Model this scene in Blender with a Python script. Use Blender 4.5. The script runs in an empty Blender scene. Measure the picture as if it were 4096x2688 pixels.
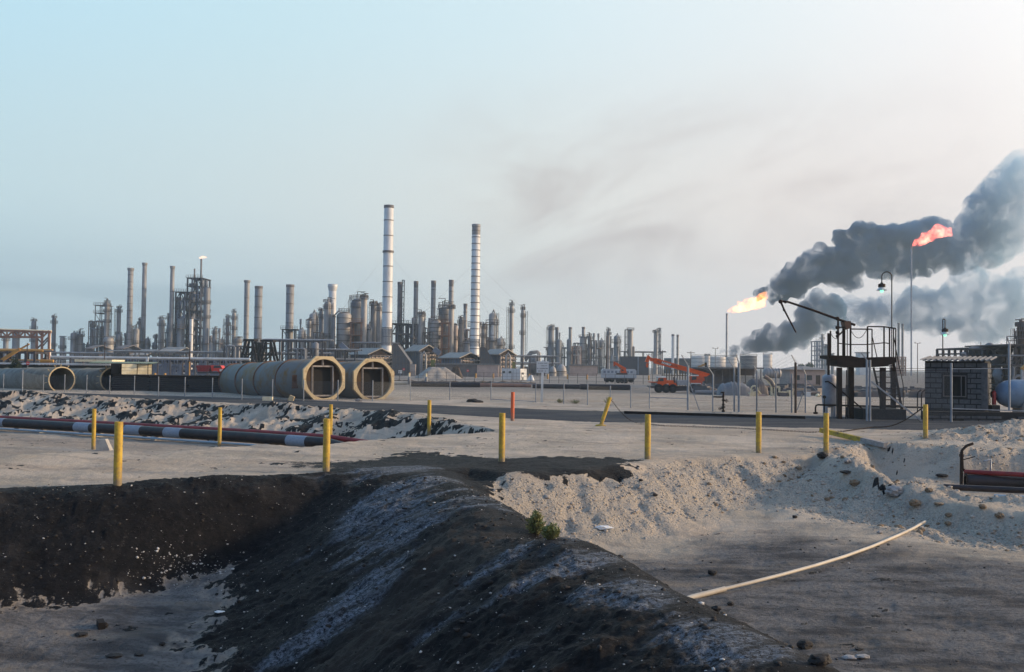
import bpy, bmesh, math, random
import numpy as np
from mathutils import Vector, Matrix

# ------------------------------------------------------------------ camera
sc = bpy.context.scene
col = sc.collection
W0, H0, F = 4096.0, 2688.0, 3982.0           # photograph size and focal length in its pixels (35 mm on a 36 mm frame)
CAMZ = 3.0
PITCH, ROLL = math.radians(1.661), math.radians(0.70)
cam_d = bpy.data.cameras.new('camera'); cam = bpy.data.objects.new('camera', cam_d); col.objects.link(cam)
CM = Matrix.Rotation(math.pi / 2 + PITCH, 3, 'X') @ Matrix.Rotation(ROLL, 3, 'Z')
cam.location = (0, 0, CAMZ); cam.rotation_euler = CM.to_euler()
cam_d.lens = 35.0; cam_d.sensor_width = 36.0
cam_d.clip_start = 0.1; cam_d.clip_end = 12000
sc.camera = cam
sc.view_settings.view_transform = 'Standard'; sc.view_settings.look = 'None'
sc.view_settings.gamma = 1; sc.view_settings.exposure = 0.0
sc.cycles.use_denoising = True
sc.cycles.max_bounces = 5; sc.cycles.diffuse_bounces = 2; sc.cycles.glossy_bounces = 2
sc.cycles.transparent_max_bounces = 16; sc.cycles.volume_bounces = 1
sc.cycles.volume_step_rate = 1.0; sc.cycles.volume_max_steps = 256
sc.cycles.sample_clamp_indirect = 4.0

# ------------------------------------------------------------------ sky and sun
SUN_AZ, SUN_EL = math.radians(86), math.radians(16)   # azimuth measured from the view direction (+Y) towards +X
wd = bpy.data.worlds.new('World'); sc.world = wd; wd.use_nodes = True
nt = wd.node_tree; N = nt.nodes; L = nt.links
for n in list(N): N.remove(n)
def nd(t, **kw):
    n = N.new(t)
    for k, v in kw.items(): setattr(n, k, v)
    return n
def lin(c):
    return tuple((x / 255 / 12.92) if x / 255 <= 0.04045 else ((x / 255 + 0.055) / 1.055) ** 2.4 for x in c)
def wmath(op, a, b=None, clamp=False):
    n = nd('ShaderNodeMath', operation=op, use_clamp=clamp)
    for i, v in enumerate((a, b)):
        if v is None: continue
        if isinstance(v, (int, float)): n.inputs[i].default_value = v
        else: L.new(v, n.inputs[i])
    return n.outputs[0]
tc = nd('ShaderNodeTexCoord'); sx = nd('ShaderNodeSeparateXYZ'); L.new(tc.outputs['Generated'], sx.inputs[0])
az = wmath('ARCTAN2', sx.outputs[0], sx.outputs[1])
el = wmath('ARCSINE', sx.outputs[2])
taz = wmath('ADD', wmath('DIVIDE', az, 4.0), 0.5, True)       # az -2..2 rad -> 0..1
def wramp(fac, stops):
    r = nd('ShaderNodeValToRGB'); L.new(fac, r.inputs[0]); e = r.color_ramp.elements
    while len(e) < len(stops): e.new(0.5)
    for i, (p, c) in enumerate(stops): e[i].position = p; e[i].color = (*c, 1)
    return r.outputs[0]
A = lambda a: a / 4.0 + 0.5
def rowramp(cols, k=1.0):   # colours at az -2, -.51, -.25, 0, .25, .43, .51, 1.45, 2
    return wramp(taz, [(A(a), tuple(k * x for x in lin(c))) for a, c in zip((-1.98, -.51, -.25, 0, .25, .43, .52, 1.45, 1.98), cols)])
hor = rowramp([(85,110,145),(160,183,190),(180,194,198),(211,208,201),(226,211,205),(230,214,210),(236,221,216),(255,232,212),(235,215,205)])
mid = rowramp([(95,130,178),(190,214,220),(203,216,217),(218,219,214),(228,218,212),(236,225,220),(246,236,230),(255,242,228),(240,225,218)])
top = rowramp([(100,150,205),(180,218,234),(192,221,231),(206,226,233),(225,233,236),(243,241,241),(252,250,249),(255,250,242),(240,235,232)])
def wmix(f, a, b):
    m = nd('ShaderNodeMix', data_type='RGBA'); L.new(f, m.inputs[0])
    L.new(a, m.inputs[6]); L.new(b, m.inputs[7]); return m.outputs[2]
def wrange(v, a, b, c=0.0, d=1.0, kind='SMOOTHSTEP'):
    m = nd('ShaderNodeMapRange', interpolation_type=kind); L.new(v, m.inputs[0])
    for i, x in zip((1, 2, 3, 4), (a, b, c, d)): m.inputs[i].default_value = x
    return m.outputs[0]
c1 = wmix(wrange(el, 0.02, 0.16), hor, mid)
c2 = wmix(wrange(el, 0.14, 0.36), c1, top)
zen = nd('ShaderNodeRGB'); zen.outputs[0].default_value = (*[.85 * x for x in lin((105,160,222))], 1)
c2 = wmix(wrange(el, 0.38, 1.1), c2, zen.outputs[0])
# drifting smoke layers far away in the sky
mp = nd('ShaderNodeMapping'); mp.inputs['Scale'].default_value = (2.4, 2.4, 6.0)
mp0 = nd('ShaderNodeMapping'); mp0.inputs['Rotation'].default_value = (0, math.radians(22), 0)
L.new(tc.outputs['Generated'], mp0.inputs[0]); L.new(mp0.outputs[0], mp.inputs[0])
nz = nd('ShaderNodeTexNoise'); nz.inputs['Scale'].default_value = 2.1; nz.inputs['Detail'].default_value = 5; nz.inputs['Roughness'].default_value = .55
nz.inputs['Distortion'].default_value = .6
L.new(mp.outputs[0], nz.inputs[0])
band = wmath('MULTIPLY', wrange(el, 0.03, 0.10), wrange(el, 0.30, 0.17))
sm = wmath('MULTIPLY', wmath('MULTIPLY', wrange(nz.outputs[0], .40, .80), band), wmath('MULTIPLY', wrange(az, -0.16, 0.06), wrange(az, .55, .22)))
smk = wmath('MULTIPLY', sm, 0.72)
rgb = nd('ShaderNodeRGB'); rgb.outputs[0].default_value = (*lin((170,152,148)), 1)
c3 = wmix(smk, c2, rgb.outputs[0])
band2 = wmath('MULTIPLY', wmath('MULTIPLY', wrange(el, 0.004, 0.035), wrange(el, 0.12, 0.04)), wrange(az, 0.02, -0.38))
mp2 = nd('ShaderNodeMapping'); mp2.inputs['Scale'].default_value = (1.5, 1.5, 14.0); L.new(tc.outputs['Generated'], mp2.inputs[0])
nz2 = nd('ShaderNodeTexNoise'); nz2.inputs['Scale'].default_value = 2.5; nz2.inputs['Detail'].default_value = 3; L.new(mp2.outputs[0], nz2.inputs[0])
b2 = wmath('MULTIPLY', wmath('MULTIPLY', band2, wrange(nz2.outputs[0], .3, .65)), 0.8)
rgb2 = nd('ShaderNodeRGB'); rgb2.outputs[0].default_value = (*lin((138,160,168)), 1)
c4 = wmix(b2, c3, rgb2.outputs[0])
sky = nd('ShaderNodeTexSky', sky_type='NISHITA'); sky.sun_disc = False
sky.sun_elevation = SUN_EL; sky.sun_rotation = SUN_AZ; sky.dust_density = 4.0; sky.air_density = 1.5
bg1 = nd('ShaderNodeBackground'); L.new(sky.outputs[0], bg1.inputs[0]); bg1.inputs[1].default_value = 0.05
bg2 = nd('ShaderNodeBackground'); L.new(c4, bg2.inputs[0]); bg2.inputs[1].default_value = 1.22
ad = nd('ShaderNodeAddShader'); L.new(bg1.outputs[0], ad.inputs[0]); L.new(bg2.outputs[0], ad.inputs[1])
wo = nd('ShaderNodeOutputWorld'); L.new(bg2.outputs[0], wo.inputs[0])
mxs = nd('ShaderNodeMixShader'); mxs.inputs[0].default_value = 0.93
L.new(bg1.outputs[0], mxs.inputs[1]); L.new(bg2.outputs[0], mxs.inputs[2]); L.new(mxs.outputs[0], wo.inputs[0])
N.remove(ad)

sd = bpy.data.lights.new('sun', 'SUN'); so = bpy.data.objects.new('sun', sd); col.objects.link(so)
sd.energy = 5.0; sd.angle = math.radians(5.0); sd.color = (1.0, .76, .50)
sdir = Vector((math.sin(SUN_AZ) * math.cos(SUN_EL), math.cos(SUN_AZ) * math.cos(SUN_EL), math.sin(SUN_EL)))
so.rotation_euler = sdir.to_track_quat('Z', 'Y').to_euler()

# ------------------------------------------------------------------ pixel helpers
def ray(px, py):
    return CM @ Vector(((px - W0 / 2) / F, -(py - H0 / 2) / F, -1.0))
def pix(px, py, Y):
    """world point on the sight line of a photograph pixel at forward distance Y"""
    d = ray(px, py); k = Y / d.y
    return Vector((d.x * k, Y, CAMZ + d.z * k))
def pz(px, py, z):
    """world point where that sight line meets height z"""
    d = ray(px, py); k = (z - CAMZ) / d.z
    return Vector((d.x * k, d.y * k, z))
DS = 4096 / 2380.0
def PD(px, py, z=0.0):
    p = pz(px * DS, py * DS, z); return (p.x, p.y)
def M(px, Y): return px / F * Y            # pixels to metres at distance Y

# ------------------------------------------------------------------ materials
def mat(name, c, rough=.7, metal=0.0, c2=None, scale=2.0, bump=0.0, bscale=None, spec=.4, stretch=None, lo=.35, hi=.65, emit=None, estr=0):
    m = bpy.data.materials.new(name); m.use_nodes = True
    t = m.node_tree; b = t.nodes['Principled BSDF']
    b.inputs['Base Color'].default_value = (*c, 1); b.inputs['Roughness'].default_value = rough
    b.inputs['Metallic'].default_value = metal; b.inputs['Specular IOR Level'].default_value = spec
    tcn = t.nodes.new('ShaderNodeTexCoord'); src = tcn.outputs['Object']
    if stretch:
        mm = t.nodes.new('ShaderNodeMapping'); mm.inputs['Scale'].default_value = stretch
        t.links.new(src, mm.inputs[0]); src = mm.outputs[0]
    if c2 is not None:
        n = t.nodes.new('ShaderNodeTexNoise'); n.inputs['Scale'].default_value = scale; n.inputs['Detail'].default_value = 6
        n.inputs['Roughness'].default_value = .65
        t.links.new(src, n.inputs[0])
        r = t.nodes.new('ShaderNodeValToRGB'); e = r.color_ramp.elements
        e[0].position = lo; e[0].color = (*c, 1); e[1].position = hi; e[1].color = (*c2, 1)
        t.links.new(n.outputs[0], r.inputs[0]); t.links.new(r.outputs[0], b.inputs['Base Color'])
    if bump:
        n2 = t.nodes.new('ShaderNodeTexNoise'); n2.inputs['Scale'].default_value = bscale or scale * 4; n2.inputs['Detail'].default_value = 4
        t.links.new(src, n2.inputs[0])
        bp = t.nodes.new('ShaderNodeBump'); bp.inputs['Strength'].default_value = .6; bp.inputs['Distance'].default_value = bump
        t.links.new(n2.outputs[0], bp.inputs['Height']); t.links.new(bp.outputs[0], b.inputs['Normal'])
    if emit:
        b.inputs['Emission Color'].default_value = (*emit, 1); b.inputs['Emission Strength'].default_value = estr
    return m
MT = {}
MT['alu'] = mat('stack_aluminium', (.66,.65,.63), .5, .15, (.50,.48,.45), .6, stretch=(1,1,.35))
MT['alud'] = mat('stack_weathered', (.29,.285,.285), .55, .15, (.18,.17,.165), .5, stretch=(1,1,.4))
MT['stkd'] = mat('stack_soot', (.10,.10,.11), .7, .1, (.20,.17,.16), .5)
MT['lag'] = mat('column_lagging', (.38,.365,.35), .55, .12, (.26,.24,.225), .5, stretch=(1,1,.4))
MT['lag2'] = mat('column_lagging_dull', (.24,.245,.26), .6, .1, (.16,.16,.17), .4, stretch=(1,1,.4))
MT['steel'] = mat('structural_steel', (.10,.105,.115), .6, .2, (.17,.13,.11), .8)
MT['steeld'] = mat('dark_steel', (.035,.037,.045), .6, .1, (.07,.06,.06), .6)
MT['rustd'] = mat('dark_rusty_steel', (.017,.012,.010), .75, .05, (.038,.020,.013), 2.0, bump=.01, spec=.25)
MT['rust'] = mat('rusty_steel', (.20,.11,.07), .8, .05, (.10,.055,.035), 2.5)
MT['rusth'] = mat('rusty_gantry', (.36,.21,.14), .8, .05, (.22,.13,.10), 1.0)
MT['galv'] = mat('galvanised_steel', (.30,.33,.37), .45, .4, (.22,.24,.27), 3.0)
MT['yel'] = mat('yellow_paint', (.60,.40,.035), .6, 0, (.36,.21,.035), 6.0, bump=.004, bscale=30)
MT['yelworn'] = mat('worn_yellow_paint', (.50,.33,.03), .7, 0, (.16,.11,.05), 3.0, lo=.45, hi=.7)
MT['ora'] = mat('orange_paint', (.60,.11,.03), .55, 0, (.50,.10,.04), 5.0)
MT['redrust'] = mat('red_primer', (.33,.08,.03), .7, 0, (.14,.05,.02), 8.0)
MT['craneo'] = mat('crane_orange', (.62,.085,.012), .45, 0, (.50,.07,.012), 3.0)
MT['white'] = mat('white_paint', (.72,.72,.70), .6, 0, (.58,.57,.55), 1.5)
MT['redp'] = mat('red_pipe_paint', (.27,.016,.02), .55, 0, (.15,.018,.018), 2.0)
MT['red'] = mat('red_paint', (.55,.04,.03), .5)
MT['blackp'] = mat('black_tarred_pipe', (.010,.009,.011), .45, 0, (.03,.018,.018), 2.0, bump=.01, spec=.35)
MT['band'] = mat('white_pipe_band', (.27,.31,.36), .8, 0, (.20,.24,.30), 9.0)
MT['bluepale'] = mat('pale_blue_pipe', (.28,.36,.42), .5)
MT['conc'] = mat('concrete', (.42,.39,.35), .9, 0, (.30,.28,.26), 3.0, bump=.01)
MT['block'] = mat('concrete_blockwork', (.115,.118,.125), .9, 0, (.07,.072,.078), 5.0, bump=.015, bscale=40)
MT['mortar'] = mat('dark_mortar', (.033,.031,.031), .95, 0, (.022,.021,.022), 6.0, bump=.01)
MT['roofc'] = mat('corrugated_cement', (.23,.23,.23), .9, 0, (.15,.14,.135), 2.0)
MT['dark'] = mat('dark_void', (.010,.009,.009), .9)
MT['glass'] = mat('dusty_glass', (.04,.05,.055), .25, 0, spec=.5)
MT['tubeg'] = mat('grey_duct_steel', (.20,.215,.20), .65, .05, (.11,.115,.10), 1.2, bump=.01)
MT['tubey'] = mat('yellowed_duct_steel', (.17,.18,.175), .7, .05, (.20,.125,.045), .7, bump=.01, lo=.48, hi=.66)
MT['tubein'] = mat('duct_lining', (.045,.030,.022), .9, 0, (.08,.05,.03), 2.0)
MT['flange'] = mat('cream_flange_paint', (.52,.42,.26), .75, 0, (.30,.18,.08), 2.5, lo=.5, hi=.75)
MT['cream'] = mat('cream_boards', (.82,.74,.54), .8, 0, (.62,.52,.32), 2.0)
MT['green'] = mat('green_sheet_roof', (.11,.17,.12), .7, 0, (.20,.24,.19), .6)
MT['shedw'] = mat('dark_shed_wall', (.045,.055,.055), .9, 0, (.025,.03,.03), .6)
MT['timber'] = mat('tarred_timber', (.028,.022,.019), .85, 0, (.014,.012,.012), 1.5, bump=.01, spec=.2)
MT['wood'] = mat('weathered_pole', (.09,.06,.045), .9, 0, (.05,.035,.03), 1.0)
MT['cladb'] = mat('blue_grey_cladding', (.20,.23,.29), .7, .1, (.14,.16,.21), .5)
MT['cladw'] = mat('warm_cladding', (.50,.41,.35), .75, 0, (.34,.27,.23), .7)
MT['heater'] = mat('heater_casing', (.10,.11,.13), .75, .1, (.16,.15,.15), .4)
MT['roofw'] = mat('bleached_sheet_roof', (.36,.33,.29), .8, 0, (.28,.25,.22), .5)
MT['cont'] = mat('white_cabin_panel', (.55,.58,.60), .6, 0, (.48,.50,.52), .4)
MT['tankw'] = mat('white_tank_shell', (.60,.55,.50), .6, 0, (.50,.45,.42), .15)
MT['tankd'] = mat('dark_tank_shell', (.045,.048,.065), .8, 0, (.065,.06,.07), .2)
MT['blue'] = mat('blue_grey_tank_paint', (.16,.24,.34), .55, .1, (.12,.18,.26), 1.5)
MT['vess'] = mat('grey_vessel_paint', (.40,.40,.42), .6, .1, (.28,.27,.28), 2.0, bump=.005)
MT['tyre'] = mat('tyre_rubber', (.02,.02,.022), .9)
MT['pvc'] = mat('cream_plastic_pipe', (.60,.52,.41), .55, 0, (.48,.40,.31), 1.5)
MT['rock'] = mat('brown_rock', (.16,.10,.055), .95, 0, (.25,.19,.13), 5.0, bump=.02, bscale=18)
MT['rockg'] = mat('pale_rock', (.36,.33,.31), .95, 0, (.24,.22,.21), 5.0, bump=.02, bscale=18)
MT['clod'] = mat('tar_clod', (.016,.013,.012), .8, 0, (.03,.024,.02), 6.0, bump=.02, bscale=25)
MT['peb'] = mat('pale_pebbles', (.58,.56,.54), .9, 0, (.40,.37,.34), 2.0)
MT['pebs'] = mat('sandy_stones', (.44,.38,.32), .95, 0, (.30,.25,.21), 2.0)
MT['leaf'] = mat('scrub_leaf', (.14,.17,.05), .8, 0, (.25,.24,.10), 6.0)
MT['leafd'] = mat('dark_bush_leaf', (.02,.032,.018), .9)
MT['stem'] = mat('scrub_stem', (.12,.09,.05), .9)
MT['sand'] = mat('heap_sand', (.38,.33,.28), .95, 0, (.27,.24,.21), 1.2, bump=.05, bscale=3)
MT['text'] = mat('dark_lettering', (.03,.035,.05), .8)
MT['lampg'] = mat('lit_lamp_bulb', (.7,1,.85), .4, emit=(.25, 1.0, .62), estr=1.3)
MT['lampw'] = mat('lamp_shade_enamel', (.55,.62,.62), .4)
MT['mustard'] = mat('mustard_paint', (.50,.27,.06), .7, 0, (.34,.18,.06), 1.0)
MT['olive'] = mat('olive_panel', (.17,.17,.05), .8)
MT['bus'] = mat('silver_coach_body', (.42,.47,.52), .4, .2, (.33,.36,.40), .5)
MT['grid'] = mat('rusty_cage', (.17,.11,.045), .8, 0, (.08,.06,.05), 1.0)
MT['dirt'] = mat('brown_earth', (.11,.075,.05), .95, 0, (.06,.045,.035), 1.0, bump=.05)
MT['brick'] = mat('pink_render_wall', (.48,.37,.32), .85, 0, (.36,.28,.25), .6)
MT['paper'] = mat('white_paper', (.75,.72,.68), .8)
def grime(m, c, h=.30):
    """splashed dirt on the foot of a post"""
    t = m.node_tree; b = t.nodes['Principled BSDF']; src = b.inputs['Base Color'].links[0].from_socket
    tcn = t.nodes.new('ShaderNodeTexCoord'); sp = t.nodes.new('ShaderNodeSeparateXYZ'); t.links.new(tcn.outputs['Object'], sp.inputs[0])
    n = t.nodes.new('ShaderNodeTexNoise'); n.inputs['Scale'].default_value = 9; n.inputs['Detail'].default_value = 5; t.links.new(tcn.outputs['Object'], n.inputs[0])
    a = t.nodes.new('ShaderNodeMath'); a.operation = 'MULTIPLY_ADD'; t.links.new(n.outputs[0], a.inputs[0]); a.inputs[1].default_value = -1.1; t.links.new(sp.outputs[2], a.inputs[2])
    r = t.nodes.new('ShaderNodeMapRange'); t.links.new(a.outputs[0], r.inputs[0]); r.inputs[1].default_value = -.50; r.inputs[2].default_value = h - .45; r.inputs[3].default_value = .85; r.inputs[4].default_value = 0
    x = t.nodes.new('ShaderNodeMix'); x.data_type = 'RGBA'; t.links.new(r.outputs[0], x.inputs[0]); t.links.new(src, x.inputs[6]); x.inputs[7].default_value = (*c, 1); t.links.new(x.outputs[2], b.inputs['Base Color'])
    n2 = t.nodes.new('ShaderNodeTexNoise'); n2.inputs['Scale'].default_value = 14; n2.inputs['Detail'].default_value = 6; n2.inputs['Roughness'].default_value = .7; t.links.new(tcn.outputs['Object'], n2.inputs[0])
    r2 = t.nodes.new('ShaderNodeMapRange'); t.links.new(n2.outputs[0], r2.inputs[0]); r2.inputs[1].default_value = .60; r2.inputs[2].default_value = .68; r2.inputs[4].default_value = .8
    x2 = t.nodes.new('ShaderNodeMix'); x2.data_type = 'RGBA'; t.links.new(r2.outputs[0], x2.inputs[0]); t.links.new(x.outputs[2], x2.inputs[6]); x2.inputs[7].default_value = (.13, .06, .025, 1); t.links.new(x2.outputs[2], b.inputs['Base Color'])
grime(MT['yel'], (.20, .16, .11)); grime(MT['ora'], (.22, .17, .13))
def link_mat(name, dens=.16):
    m = bpy.data.materials.new(name); m.use_nodes = True; t = m.node_tree
    b = t.nodes['Principled BSDF']; b.inputs['Base Color'].default_value = (.10,.11,.12,1); b.inputs['Metallic'].default_value = .2
    b.inputs['Roughness'].default_value = .5
    tcn = t.nodes.new('ShaderNodeTexCoord')
    rot = t.nodes.new('ShaderNodeMapping'); rot.inputs['Rotation'].default_value = (0, math.radians(45), 0); t.links.new(tcn.outputs['Object'], rot.inputs[0])
    sp = t.nodes.new('ShaderNodeSeparateXYZ'); t.links.new(rot.outputs[0], sp.inputs[0])
    outs = []
    for ax in (0, 2):                        # diamond wires, 5 cm apart
        a = t.nodes.new('ShaderNodeMath'); a.operation = 'PINGPONG'; a.inputs[1].default_value = .025; t.links.new(sp.outputs[ax], a.inputs[0])
        c = t.nodes.new('ShaderNodeMath'); c.operation = 'LESS_THAN'; c.inputs[1].default_value = .025 * dens * .5; t.links.new(a.outputs[0], c.inputs[0]); outs.append(c.outputs[0])
    mx = t.nodes.new('ShaderNodeMath'); mx.operation = 'MAXIMUM'; t.links.new(outs[0], mx.inputs[0]); t.links.new(outs[1], mx.inputs[1])
    t.links.new(mx.outputs[0], b.inputs['Alpha'])
    return m
MT['mesh'] = link_mat('chain_link_wire', .24)
MT['meshf'] = link_mat('chain_link_wire_fine', .12)

# ------------------------------------------------------------------ mesh builder
class MB:
    def __init__(s): s.v = []; s.f = []; s.sm = []
    def add(s, vs, fs, smooth=False):
        o = len(s.v); s.v.extend([tuple(x) for x in vs]); s.f.extend([tuple(i + o for i in f) for f in fs]); s.sm.extend([smooth] * len(fs))
    def box(s, c, size, rz=0.0, mtx=None):
        hx, hy, hz = size[0] / 2, size[1] / 2, size[2] / 2
        vs = [Vector((x, y, z)) for z in (-hz, hz) for x, y in ((-hx, -hy), (hx, -hy), (hx, hy), (-hx, hy))]
        R = mtx if mtx is not None else Matrix.Rotation(rz, 3, 'Z'); c = Vector(c)
        s.add([c + R @ v for v in vs], [(3,2,1,0),(4,5,6,7),(0,1,5,4),(1,2,6,5),(2,3,7,6),(3,0,4,7)])
        return s
    def bar(s, p, q, w, h=None):
        p, q = Vector(p), Vector(q); d = q - p
        if d.length < 1e-6: return s
        z = d.normalized(); u = Vector((0, 0, 1)) if abs(z.z) < .9 else Vector((0, 1, 0))
        x = u.cross(z).normalized(); y = z.cross(x); R = Matrix((x, y, z)).transposed()
        return s.box((p + q) / 2, (w, h or w, d.length), mtx=R)
    def frus(s, p, q, r0, r1, n=12, caps=True, smooth=True):
        p, q = Vector(p), Vector(q); z = (q - p).normalized(); u = Vector((0, 0, 1)) if abs(z.z) < .9 else Vector((0, 1, 0))
        x = u.cross(z).normalized(); y = z.cross(x)
        an = [2 * math.pi * i / n for i in range(n)]
        vs = [p + r0 * (x * math.cos(a) + y * math.sin(a)) for a in an] + [q + r1 * (x * math.cos(a) + y * math.sin(a)) for a in an]
        s.add(vs, [(i, (i + 1) % n, n + (i + 1) % n, n + i) for i in range(n)], smooth)
        if caps: s.add(vs, [tuple(range(n - 1, -1, -1)), tuple(range(n, 2 * n))])
        return s
    def cyl(s, p, q, r, n=12, caps=True): return s.frus(p, q, r, r, n, caps)
    def tube(s, pts, r, n=8):
        pts = [Vector(p) for p in pts]; rings = []; prev = None
        for i, p in enumerate(pts):
            t = (pts[min(i + 1, len(pts) - 1)] - pts[max(i - 1, 0)]).normalized()
            if prev is None:
                u = Vector((0, 0, 1)) if abs(t.z) < .9 else Vector((0, 1, 0)); x = u.cross(t).normalized()
            else: x = (prev - t * prev.dot(t)).normalized()
            prev = x; y = t.cross(x); rr = r[i] if isinstance(r, (list, tuple)) else r
            rings.append([p + rr * (x * math.cos(2 * math.pi * k / n) + y * math.sin(2 * math.pi * k / n)) for k in range(n)])
        vs = [v for g in rings for v in g]; fs = []
        for i in range(len(pts) - 1):
            for k in range(n): fs.append((i * n + k, i * n + (k + 1) % n, (i + 1) * n + (k + 1) % n, (i + 1) * n + k))
        s.add(vs, fs, True); s.add(vs, [tuple(range(n - 1, -1, -1)), tuple(range((len(pts) - 1) * n, len(pts) * n))])
        return s
    def lathe(s, prof, c, n=16, axis=None, cap=True):
        """prof: (radius, height) pairs along +Z (or along axis) from c"""
        c = Vector(c); z = Vector(axis).normalized() if axis is not None else Vector((0, 0, 1))
        u = Vector((0, 0, 1)) if abs(z.z) < .9 else Vector((0, 1, 0)); x = u.cross(z).normalized(); y = z.cross(x)
        vs = [c + z * h + max(r, 1e-4) * (x * math.cos(2 * math.pi * k / n) + y * math.sin(2 * math.pi * k / n)) for r, h in prof for k in range(n)]
        fs = [(i * n + k, i * n + (k + 1) % n, (i + 1) * n + (k + 1) % n, (i + 1) * n + k) for i in range(len(prof) - 1) for k in range(n)]
        s.add(vs, fs, True)
        if cap: s.add(vs, [tuple(range(n - 1, -1, -1)), tuple(range((len(prof) - 1) * n, len(prof) * n))])
        return s
    def prism(s, pts, d):
        """closed outline pts (world points) pushed along vector d"""
        pts = [Vector(p) for p in pts]; n = len(pts); d = Vector(d)
        s.add(pts + [p + d for p in pts], [tuple(range(n - 1, -1, -1)), tuple(range(n, 2 * n))] + [(i, (i + 1) % n, n + (i + 1) % n, n + i) for i in range(n)])
        return s
    def ring(s, c, axis, ri, ro, d, n=24, n_out=None):
        """flat annulus of thickness d; n_out gives an n-sided outer edge"""
        c = Vector(c); z = Vector(axis).normalized(); u = Vector((0, 0, 1)) if abs(z.z) < .9 else Vector((0, 1, 0)); x = u.cross(z).normalized(); y = z.cross(x)
        vs = []
        for h in (0, d):
            for which in (0, 1):
                for k in range(n):
                    a = 2 * math.pi * (k + .0) / n
                    r = ri if which == 0 else ro
                    if which == 1 and n_out:
                        seg = 2 * math.pi / n_out; b = ((a + seg / 2) % seg) - seg / 2; r = ro / math.cos(b)
                    vs.append(c + z * h + r * (x * math.cos(a) + y * math.sin(a)))
        fs = []
        for k in range(n):
            j = (k + 1) % n
            fs += [(k, j, n + j, n + k), (2*n + k, 3*n + k, 3*n + j, 2*n + j), (n + k, n + j, 3*n + j, 3*n + k), (k, 2*n + k, 2*n + j, j)]
        s.add(vs, fs); return s
    def blob(s, c, r, seed=0, sub=2, rough=.25, sq=(1, 1, 1)):
        rnd = random.Random(seed); bm = bmesh.new(); bmesh.ops.create_icosphere(bm, subdivisions=sub, radius=1)
        ph = [rnd.uniform(0, 6.28) for _ in range(9)]; fr = [rnd.uniform(1.2, 3.4) for _ in range(9)]
        vs = []
        for v in bm.verts:
            p = v.co
            k = 1 + rough * (math.sin(fr[0]*p.x*2+ph[0]) * math.sin(fr[1]*p.y*2+ph[1]) + math.sin(fr[2]*p.z*2.3+ph[2]) * math.cos(fr[3]*p.x*2+ph[3])) * .6 + rnd.uniform(-rough, rough) * .35
            vs.append(Vector(c) + Vector((p.x * sq[0], p.y * sq[1], p.z * sq[2])) * r * k)
        s.add(vs, [tuple(v.index for v in f.verts) for f in bm.faces], False); bm.free(); return s
    # boxes and pipes given by photograph pixels at a distance
    def pbox(s, x0, y0, x1, y1, Y, d):
        a = pix((x0 + x1) / 2, y0, Y); b = pix((x0 + x1) / 2, y1, Y)
        return s.box(((a.x + b.x) / 2, Y + d / 2, (a.z + b.z) / 2), (M(abs(x1 - x0), Y), d, abs(a.z - b.z)))
    def pbar(s, x0, y0, x1, y1, w, Y, dy=0.0):
        return s.bar(pix(x0, y0, Y), pix(x1, y1, Y + dy), M(w, Y))
    def ppipe(s, pts, w, Y, n=8):
        return s.tube([pix(x, y, Y) for x, y in pts], M(w, Y) / 2, n)
    def build(s, name, m, parent=None):
        me = bpy.data.meshes.new(name)
        o0 = parent_base(parent)
        me.from_pydata([(v[0] - o0.x, v[1] - o0.y, v[2] - o0.z) for v in s.v], [], s.f)
        me.polygons.foreach_set('use_smooth', s.sm)
        me.materials.append(MT[m] if isinstance(m, str) else m); me.update()
        o = bpy.data.objects.new(name, me); col.objects.link(o)
        if parent is not None: o.parent = parent
        return o
def parent_base(p):
    v = Vector((0, 0, 0))
    while p is not None: v = v + p.location; p = p.parent
    return v
def tag(o, label, cat, group=None, kind=None):
    o['label'] = label; o['category'] = cat
    if group: o['group'] = group
    o['kind'] = kind or 'thing'
    return o
def thing(name, label, cat, loc, group=None):
    o = bpy.data.objects.new(name, None); col.objects.link(o); o.location = loc
    o.empty_display_size = .2
    return tag(o, label, cat, group)
def solo(mb, name, m, label, cat, loc=None, group=None):
    """a thing that is a single mesh, its origin at its base"""
    if loc is None:
        xs = [v[0] for v in mb.v]; ys = [v[1] for v in mb.v]; zs = [v[2] for v in mb.v]
        loc = ((min(xs) + max(xs)) / 2, (min(ys) + max(ys)) / 2, min(zs))
    loc = Vector(loc); mb.v = [(v[0] - loc.x, v[1] - loc.y, v[2] - loc.z) for v in mb.v]
    o = mb.build(name, m); o.location = loc
    return tag(o, label, cat, group)
def copy_tree(o, parent=None):
    c = o.copy(); col.objects.link(c); c.parent = parent
    for ch in [x for x in col.objects if x.parent == o]: copy_tree(ch, c)
    return c
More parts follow.
